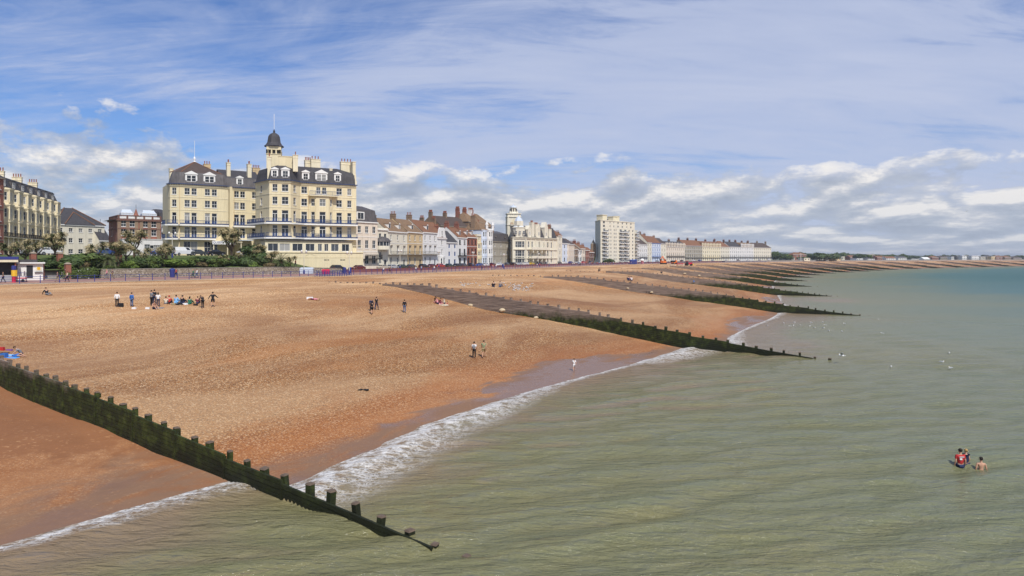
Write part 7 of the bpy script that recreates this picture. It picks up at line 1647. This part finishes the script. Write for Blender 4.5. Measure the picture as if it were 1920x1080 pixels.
mat('bag_brown', (.12, .09, .07), .7); mat('towel_blue', (.10, .35, .75), .9); 
def person(loc, face, ps, top, bottom, label, hair='hair_dark', tk='coat', bk='trousers', skin='skin', s=1.0, long=False, bag=None, shoes='c_black', group='people on the beach', hat=None):
    r = empty('person', loc, R(face), label=label, cat='person', group=group); r.scale = (s, s, s)
    slot(inst('body', pmesh(ps, 'body'), r), skin)
    if top: slot(inst({'coat': 'jacket', 'top': 'shirt', 'vest': 'vest'}[tk], pmesh(ps, tk), r), top)
    if bottom: slot(inst(bk, pmesh(ps, bk), r), bottom)
    if hair: slot(inst('hair', pmesh(ps, 'hair_long' if long else 'hair'), r), hair)
    if hat: J = pose(ps); c = J['hd']; mb = MB(); mb.lathe([(.17, c.z+.07), (.10, c.z+.09), (.09, c.z+.16), (.02, c.z+.18)], (c.x, c.y), 10); mb.build('hat', hat, r)
    J = pose(ps)
    if shoes and ps not in ('lie',):
        mb = MB()
        for a in ('al', 'ar'): p = J[a]; mb.ell((p.x, p.y-.07, .045), (.052, .14, .05), 8, 5)
        mb.build('shoes', shoes, r)
    if bag:
        mb = MB(); mb.ell((.06, .20, 1.22), (.17, .12, .24), 8, 6); o = mb.build('backpack' , bag, r)
    return r
def dn(px, py): x, y, z = drop(px, py); return (x, y, z-.01)
# faces: 0 = towards the viewer (-y); 180 = away; 90 = to the right
person(dn(219.5, 575.5), 205, 'stand', 'c_white', 'c_black', 'person in white jacket and black trousers standing beside a black bag at the left', hair='hair_brown', s=.98)
person(dn(247, 575), 170, 'stand', 'c_blue', 'c_jeans', 'person in bright blue jacket standing right of the one in white', s=.93)
person(dn(284, 573), 150, 'fold', 'c_grey', 'c_black', 'person in dark patterned coat standing at the left of the picnic group', s=1.03)
person(dn(289.5, 570), 180, 'stand', 'c_black', 'c_navy', 'person in black standing close behind the dark-coated one of the group', s=.98)
person(dn(296.5, 575), 200, 'fold', 'c_white', 'c_navy', 'person with long hair in white top and dark trousers standing in the picnic group', long=True, s=.95)
person(dn(289, 579.5), 60, 'sit', 'skin', 'c_navy', 'bare-shouldered person sitting at the feet of the standing trio', hair='hair_brown', tk='vest', bk='shorts', shoes=None)
person(dn(311, 570), 200, 'sit', 'c_cream', 'c_grey', 'person in cream top sitting at the left of the seated row')
person(dn(317, 569.5), 190, 'sit', 'c_red', 'c_black', 'person in red headscarf and red top sitting in the picnic row', hair='c_red', s=1.1)
person(dn(330, 568.5), 170, 'sit', 'c_sky', 'c_sky', 'person in light blue dress sitting in the middle of the picnic row', s=1.1)
person(dn(341.5, 569), 160, 'sit', 'c_black', 'c_navy', 'person in black headscarf and dark dress sitting in the picnic row', hair='c_black', s=1.1)
person(dn(355.5, 570.5), 170, 'sit', 'c_green', 'c_green', 'person in dark green robe sitting alone right of the row', s=1.05, long=True)
person(dn(331, 571.8), 95, 'lie', 'c_khaki', 'c_black', 'person in yellowish top lying on the shingle in front of the seated row', hair='hair_dark')
person(dn(370.5, 569.5), 190, 'sit', 'c_maroon', 'c_navy', 'person in maroon top sitting left of the one in a long black coat', hair='hair_brown')
person(dn(380, 578), 230, 'bend', 'c_black', 'c_black', 'person in billowing black coat leaning forward by the picnic group', s=1.03)
person(dn(399, 576), 200, 'arms', 'c_black', 'c_black', 'person in dark top and shorts with arms held out, rightmost of the picnic group', bk='shorts', s=1.05)
person(dn(88, 553), 60, 'sit_lean', 'c_black', 'c_grey', 'person in black leaning back on the shingle at the far upper left', s=1.1)
person(dn(39, 667), 300, 'kneel', 'c_grey', 'c_navy', 'person in grey-purple top crouching over blue towels at the left edge', s=1.08, hair='hair_brown', tk='top')
person(dn(27, 669), 95, 'lie', 'c_sky', 'c_blue', 'person in blue and white lying next to the crouching one at the left edge', tk='top', bk='shorts', hair='c_blue', shoes=None)
person(dn(587, 562.5), 280, 'lie', 'c_pink', 'c_maroon', 'sunbather in pink lying beside a white towel below the hotel', hair='hair_brown', tk='top', bk='shorts', s=1.1)
person(dn(697.5, 589), 200, 'walk', 'c_black', 'c_black', 'person in black top and skirt walking, nearest of the dark trio', tk='top', bk='shorts', s=.98, long=True)
person(dn(696, 583.5), 200, 'stand', 'c_navy', 'c_black', 'person just behind the one in the black skirt', hair='hair_fair', s=.98)
person(dn(706, 581), 150, 'walk', 'c_black', 'c_navy', 'person in black hooded jacket walking right of the pair', s=1.0)
person(dn(758.5, 586), 170, 'stand', 'c_black', 'c_jeans', 'person in black jacket and blue jeans walking alone towards the second groyne', s=1.0)
for i, (px, py, ps, top, sk, f, l) in enumerate(((816, 568, 'sit', 'c_black', 'skin_dark', 120, 'person in black sitting at the left of the group against the second groyne'), (821, 570, 'sit_lean', 'c_pink', 'skin', 60, 'person in pale pink leaning back by the second groyne'), (826, 571.5, 'sit', 'c_maroon', 'skin', 150, 'person in maroon in the middle of the group by the second groyne'),
                                                 (832.5, 570, 'sit', 'c_cream', 'skin', 230, 'person in cream top, rightmost seated adult by the second groyne'), (839, 572.5, 'sit', 'c_red', 'skin', 270, 'small child in red sitting apart at the right of the group by the second groyne'))):
    person(dn(px, py), f, ps, top, 'c_navy' if i % 2 else 'c_pink', l, tk='vest', bk='shorts', skin=sk, s=1.15 if i < 4 else .75, shoes=None, hair='hair_brown')
person(dn(889, 672), 190, 'stand', 'c_white', 'c_black', 'person with grey backpack and black trousers, left of the pair on the lower shingle', bag='c_grey', tk='top', s=.98)
person(dn(907, 670.5), 175, 'walk', 'c_olive', 'c_khaki', 'person in pale green shirt and khaki shorts, right of the pair on the lower shingle', tk='top', bk='shorts', hair='hair_brown', s=1.03)
person(dn(1076.5, 696), 180, 'walk', 'c_white', 'c_white', 'barefoot child in black and white top and white shorts on the wet sand', tk='top', bk='shorts', hair='hair_brown', s=.74, shoes=None)
person(dn(925.5, 538), 190, 'sit', 'c_black', 'c_navy', 'person in black sitting among the gulls, left of the pair', hair='hair_brown', s=1.2)
person(dn(937.5, 538), 150, 'sit', 'c_grey', 'c_jeans', 'person in grey sitting among the gulls, right of the pair', hair='hair_brown', s=1.2)
person(dn(1123, 508), 150, 'kneel', 'c_black', 'c_black', 'dark hunched person on the upper shingle left of the third groyne', s=1.5)
for i, (px, py, top, l) in enumerate(((1178, 526, 'c_navy', 'person in navy sitting behind the third groyne, leftmost of three'), (1181, 526, 'c_pink', 'person in pink sitting behind the third groyne, middle of three'), (1184, 526.5, 'c_white', 'person in white sitting behind the third groyne, rightmost of three'))): person(dn(px, py), 170+20*i, 'sit', top, 'c_navy', l, s=1.4)
person(dn(1240, 512.5), 160, 'kneel', 'c_black', 'c_black', 'dark figure crouching beside the fifth groyne', s=1.5); person(dn(1301, 530), 170, 'kneel', 'c_blue', 'c_grey', 'person in blue by the fourth groyne', s=1.4)
person(dn(1124.5, 530.5), 170, 'kneel', 'c_black', 'c_black', 'dark figure crouching at the foot of the third groyne', s=1.1)
# towels, bags
def flat(name, px, py, L, W, H, m, label, cat, rz=0.0, group=None):
    x, y, z = drop(px, py); mb = MB(); mb.prism([(-L/2, -W/2), (L/2, -W/2*.9), (L/2*.95, W/2), (-L/2, W/2*.9)], -.12, .03+H, top=[(-L/2*.95, -W/2*.8), (L/2*.9, -W/2*.8), (L/2*.85, W/2*.8), (-L/2*.9, W/2*.85)]); o = mb.build(name, m, loc=(x, y, z), rz=rz); tag(o, label, cat, group)
flat('bag', 226, 575, .6, .4, .38, 'c_black', 'black bag on the shingle beside the person in white', 'bag'); flat('bag', 251.5, 579, .45, .3, .15, 'c_white', 'white carrier bag below the person in blue', 'bag'); flat('bag', 277, 579, .45, .3, .15, 'c_white', 'white bag at the left of the picnic group', 'bag')
flat('bag', 8, 670, .45, .45, .3, 'c_blue', 'round bright blue bag at the left edge', 'bag'); flat('towel', 19, 670.5, 1.3, .7, 0, 'towel_blue', 'blue and white towel next to the blue bag', 'towel'); flat('towel', 4, 662, 1.0, .6, 0, 'c_black', 'dark towel at the very left edge', 'towel')
flat('bag', 3.5, 657, .4, .3, .25, 'c_red', 'red bag behind the dark towel at the left edge', 'bag'); flat('cloth', 17.5, 657, .55, .3, .06, 'c_purple', 'purple garment on the shingle right of the red bag', 'garment'); flat('towel', 581, 560.5, .9, .5, .25, 'c_white', 'white towel bundle beside the pink sunbather', 'towel', .3)
flat('towel', 826, 571, 2.4, 1.1, 0, 'c_cream', 'pale blanket under the group by the second groyne', 'blanket', -.5); flat('towel', 296, 577, 1.4, .8, 0, 'c_grey', 'grey blanket at the feet of the standing trio', 'blanket'); flat('towel', 333, 569, 2.6, 1.2, 0, 'c_white', 'patterned pale blanket under the seated row', 'blanket')
flat('bag', 367, 573, .5, .3, .18, 'c_black', 'small black bag left of the long black coat', 'bag')
# bathers far out on the right
def bather(px, py, face, top, hair, label, sink, s=1.0, tk='top', ps='stand', long=False):
    x, y, z = drop(px, py, z=0.0); return person((x, y, -sink), face, ps, top, 'c_navy', label, hair=hair, tk=tk, bk='shorts', s=s, shoes=None, group='bathers in the sea', long=long)
red = bather(1800.5, 872, 180, 'c_red', 'hair_dark', 'bather in red T-shirt with white print, back to the viewer, waist-deep in the sea', 1.02, 1.1)
mb = MB()
for k in range(9): mb.box(-.115+.027*k, -.097+.027*k, .10, .137+.0004*k, 1.345, 1.385)
mb.box(-.02, .10, .10, .136, 1.22, 1.30); mb.build('shirt_print', 'c_white', red)
bather(1811, 867, 200, 'c_navy', 'hair_fair', 'fair-haired child held beside the bather in the red shirt', 1.0, 1.0, 'vest'); bather(1839.5, 873.5, 170, None, 'hair_dark', 'dark-haired bather with bare shoulders, right of the one in red', 1.36, 1.05)
# ---- people strolling on the promenade
PRC = [('c_white', 'c_jeans', 'white top and jeans'), ('c_black', 'c_black', 'all black'), ('c_red', 'c_navy', 'red top and navy trousers'), ('c_navy', 'c_khaki', 'navy top and khaki trousers'), ('c_pink', 'c_grey', 'pink top'), ('c_sky', 'c_black', 'light blue top'), ('c_grey', 'c_jeans', 'grey top and jeans'), ('c_cream', 'c_black', 'cream top'), ('c_green', 'c_black', 'green top'), ('c_purple', 'c_black', 'purple top')]
def stroll(px, t, ci, where, ps='walk', f=None, group='people strolling on the promenade'):
    x, y, z, q = at_t(px, t); c = PRC[ci]; person((x, y, z), (math.degrees(tan_at(q))+(90 if px % 2 > 1 else -90)) if f is None else f, ps, c[0], c[1], 'person in %s %s' % (c[2], where), group=group, hair=['hair_dark', 'hair_brown', 'hair_fair'][int(px) % 3], s=1.0, tk='top' if ci % 2 else 'coat')
for px, t, ci, wh in ((46, 112, 9, 'leaning by the white hut doorway'), (6, 112, 1, 'standing under the kiosk fascia'), (108, 110, 3, 'passing the garden steps'), (126, 109, 7, 'just right of the garden steps'), (200, 116, 4, 'sitting on the flint wall, left of a pair'), (211, 116, 3, 'by the flint wall, right of a pair'), (330, 115.5, 2, 'beside the large blue bin'),
                      (362, 112, 8, 'pushing a cycle before the flint wall'), (369, 112.5, 0, 'walking behind the cyclist'), (554, 118.6, 2, 'by the cream basement wall'), (719, 110.5, 0, 'before the bow-windowed house'), (731, 111, 1, 'before the corner of the cream terraced house'), (779.5, 109.5, 0, 'striding before the tan terraced house'),
                      (790, 112, 5, 'outside the white terraced house, left'), (814, 111, 0, 'before the white terraced house, right'), (820, 111, 3, 'before the narrow gabled house'), (904, 109.5, 1, 'before the yellow house'), (912, 110, 3, 'before the pale blue guest house'), (924, 109, 4, 'right of the white guest house'), (930, 111, 0, 'beside the one in pink by the guest houses'),
                      (965, 111, 3, 'below the ornate corner turret'), (997, 110, 3, 'before the yellow car'), (1007, 110.5, 0, 'before the ornate hotel, left of one in red'), (1012, 110, 2, 'before the ornate hotel, right of one in white'), (1030, 112, 6, 'before the scaffolded house'), (1043, 111, 3, 'before the white van')):
    stroll(px, t, ci, wh, group=None)
rnd = random.Random(4)
for i in range(70):
    px = 1072+i*2.1+rnd.uniform(-1, 1); ci = rnd.randrange(10); x, y, z, q = at_t(px, rnd.uniform(108.5, 115)); c = PRC[ci]
    person((x, y, z), rnd.uniform(0, 360), 'walk' if i % 3 else 'stand', c[0], c[1], 'tiny distant person strolling behind the railing near the tower block', group='distant people near the tower block', hair='hair_dark', tk='top', bk='trousers')
for i in range(60):
    px = 1222+i*3.7+rnd.uniform(-1.5, 1.5); ci = rnd.randrange(10); x, y, z, q = at_t(px, rnd.uniform(108.5, 115)); c = PRC[ci]
    person((x, y, z), rnd.uniform(0, 360), 'walk' if i % 3 else 'stand', c[0], c[1], 'tiny distant person on the promenade below the far terraces', group='distant people below the far terraces', hair='hair_dark', tk='top', bk='trousers')
# bicycle
def bicycle():
    x, y, z, q = at_t(364, 111.8); r = empty('bicycle', (x, y, z), tan_at(q), label='green bicycle pushed along the promenade before the flint wall', cat='bicycle')
    for xx in (-.52, .52):
        b = MB(); n = 16
        for k in range(n): a0, a1 = 2*math.pi*k/n, 2*math.pi*(k+1)/n; b.tube((xx+.34*math.cos(a0), 0, .35+.34*math.sin(a0)), (xx+.34*math.cos(a1), 0, .35+.34*math.sin(a1)), .022, 4)
        b.build('wheel', 'tyre', r)
    b = MB(); [b.tube(p, q_, .02, 5) for p, q_ in (((-.52, 0, .35), (-.15, 0, .32)), ((-.15, 0, .32), (.35, 0, .78)), ((-.22, 0, .8), (.35, 0, .78)), ((-.52, 0, .35), (-.22, 0, .8)), ((-.15, 0, .32), (-.25, 0, .92)), ((.52, 0, .35), (.33, 0, .95)))]; b.build('frame', 'c_green', r)
    b = MB(); b.ell((-.25, 0, .95), (.13, .07, .04), 6, 4); b.build('saddle', 'c_black', r); b = MB(); b.tube((.33, -.25, .98), (.33, .25, .98), .02, 5); b.build('handlebar', 'c_black', r)
bicycle()
# ---- gulls
mat('gull_white', (.80, .80, .78), .6, var=.03); mat('gull_grey', (.38, .40, .43), .6); mat('beak', (.7, .4, .05), .5)
def gull_meshes():
    b = MB(); b.ell((0, 0, .20), (.24, .09, .095), 9, 7); b.ell((.21, 0, .32), (.062, .05, .055), 7, 5); b.tube((.12, 0, .24), (.20, 0, .31), .055, 6, .045); b.tube((-.20, 0, .21), (-.36, 0, .22), .05, 5, .015)
    w = MB(); [w.ell((-.06, s*.07, .235), (.24, .03, .07), 8, 5) for s in (-1, 1)]; k = MB(); k.tube((.26, 0, .315), (.34, 0, .30), .014, 5, .004); l = MB(); [l.tube((.02, s*.035, .0), (.0, s*.035, .13), .008, 4) for s in (-1, 1)]
    fw = MB()
    for s in (-1, 1): fw.face([(.10, s*.06, .24), (-.10, s*.06, .24), (-.14, s*.42, .40), (.06, s*.42, .42)]); fw.face([(.06, s*.42, .42), (-.14, s*.42, .40), (-.20, s*.80, .30)])
    return b.mesh('body', 'gull_white', True), w.mesh('folded_wings', 'gull_grey', True), k.mesh('beak', 'beak'), l.mesh('legs', 'beak'), fw.mesh('spread_wings', 'gull_grey')
GM = gull_meshes()
def gull(loc, rz, label, group, legs=True, fly=False, s=1.0, tilt=0):
    r = empty('gull', loc, rz, label=label, cat='gull', group=group); r.scale = (s,)*3; r.rotation_euler = (tilt, 0, rz); inst('body', GM[0], r); inst('beak', GM[2], r)
    if fly: inst('spread_wings', GM[4], r)
    else: inst('folded_wings', GM[1], r)
    if legs: inst('legs', GM[3], r)
rnd = random.Random(12); n = 0
for i in range(64):
    if i < 26: px, py = rnd.uniform(862, 1000), rnd.gauss(535, 3)
    else: px, py = rnd.gauss(972, 13), rnd.gauss(540.5, 3.2)
    if px < 940 and i >= 26: px = 958+rnd.random()*20
    x, y, z = drop(px, min(max(py, 530), 553)); gull((x, y, z), rnd.uniform(0, 6.28), 'white gull standing in the flock on the shingle beyond the second groyne', 'gulls standing on the shingle', s=.78)
for px, py in ((1470, 606.5), (1489, 605), (1481, 612), (1500, 609.5), (1488, 611), (1521, 605.2), (1519, 612), (1527, 615), (1543, 604.5), (1547, 610), (1544, 615), (1554, 620.5), (1579, 622), (1583, 607), (1439, 611), (1654, 625.5), (1647, 599)):
    x, y, z = drop(px, py, z=0.0); gull((x, y, -.12), rnd.uniform(0, 6.28), 'white gull floating in the group beyond the end of the second groyne', 'gulls floating between the second and third groynes', False, s=.8)
for (px, py, l) in ((1780, 662.5, 'gull floating alone at the right, uppermost of four'), (1766, 679.5, 'gull floating at the right, just below and left of the uppermost'), (1782, 691, 'gull floating at the right, lowest near the right edge'), (1671, 688.5, 'gull floating alone between the groyne end and the right edge')):
    x, y, z = drop(px, py, z=0.0); gull((x, y, -.1), rnd.uniform(0, 6), l, 'gulls floating at the right', False, s=.85)
x, y, z = drop(1578, 683, z=0.0); gull((x, y, .7), 2.6, 'gull with spread wings skimming the water off the tip of the second groyne', None, False, True, 1.15, .3)
o = P(1812, 300, EYE+(HZ-398)/F*300); gull(o, .3, 'single gull flying high at the right of the sky', None, False, True, 1.6)
# ---------------- thin sea air
def haze():
    m = bpy.data.materials.new('haze_air'); m.use_nodes = True; nt = m.node_tree; nt.nodes.clear()
    v = nt.nodes.new('ShaderNodeVolumePrincipled'); o = nt.nodes.new('ShaderNodeOutputMaterial'); nt.links.new(v.outputs[0], o.inputs['Volume'])
    v.inputs['Color'].default_value = (.86, .92, 1, 1); v.inputs['Density'].default_value = .00013; v.inputs['Anisotropy'].default_value = .2
    b = MB(); b.box(-8000, 46000, -2500, 46000, -31, 62); h = b.build('haze', m, kind='stuff'); h.display_type = 'WIRE'
haze()
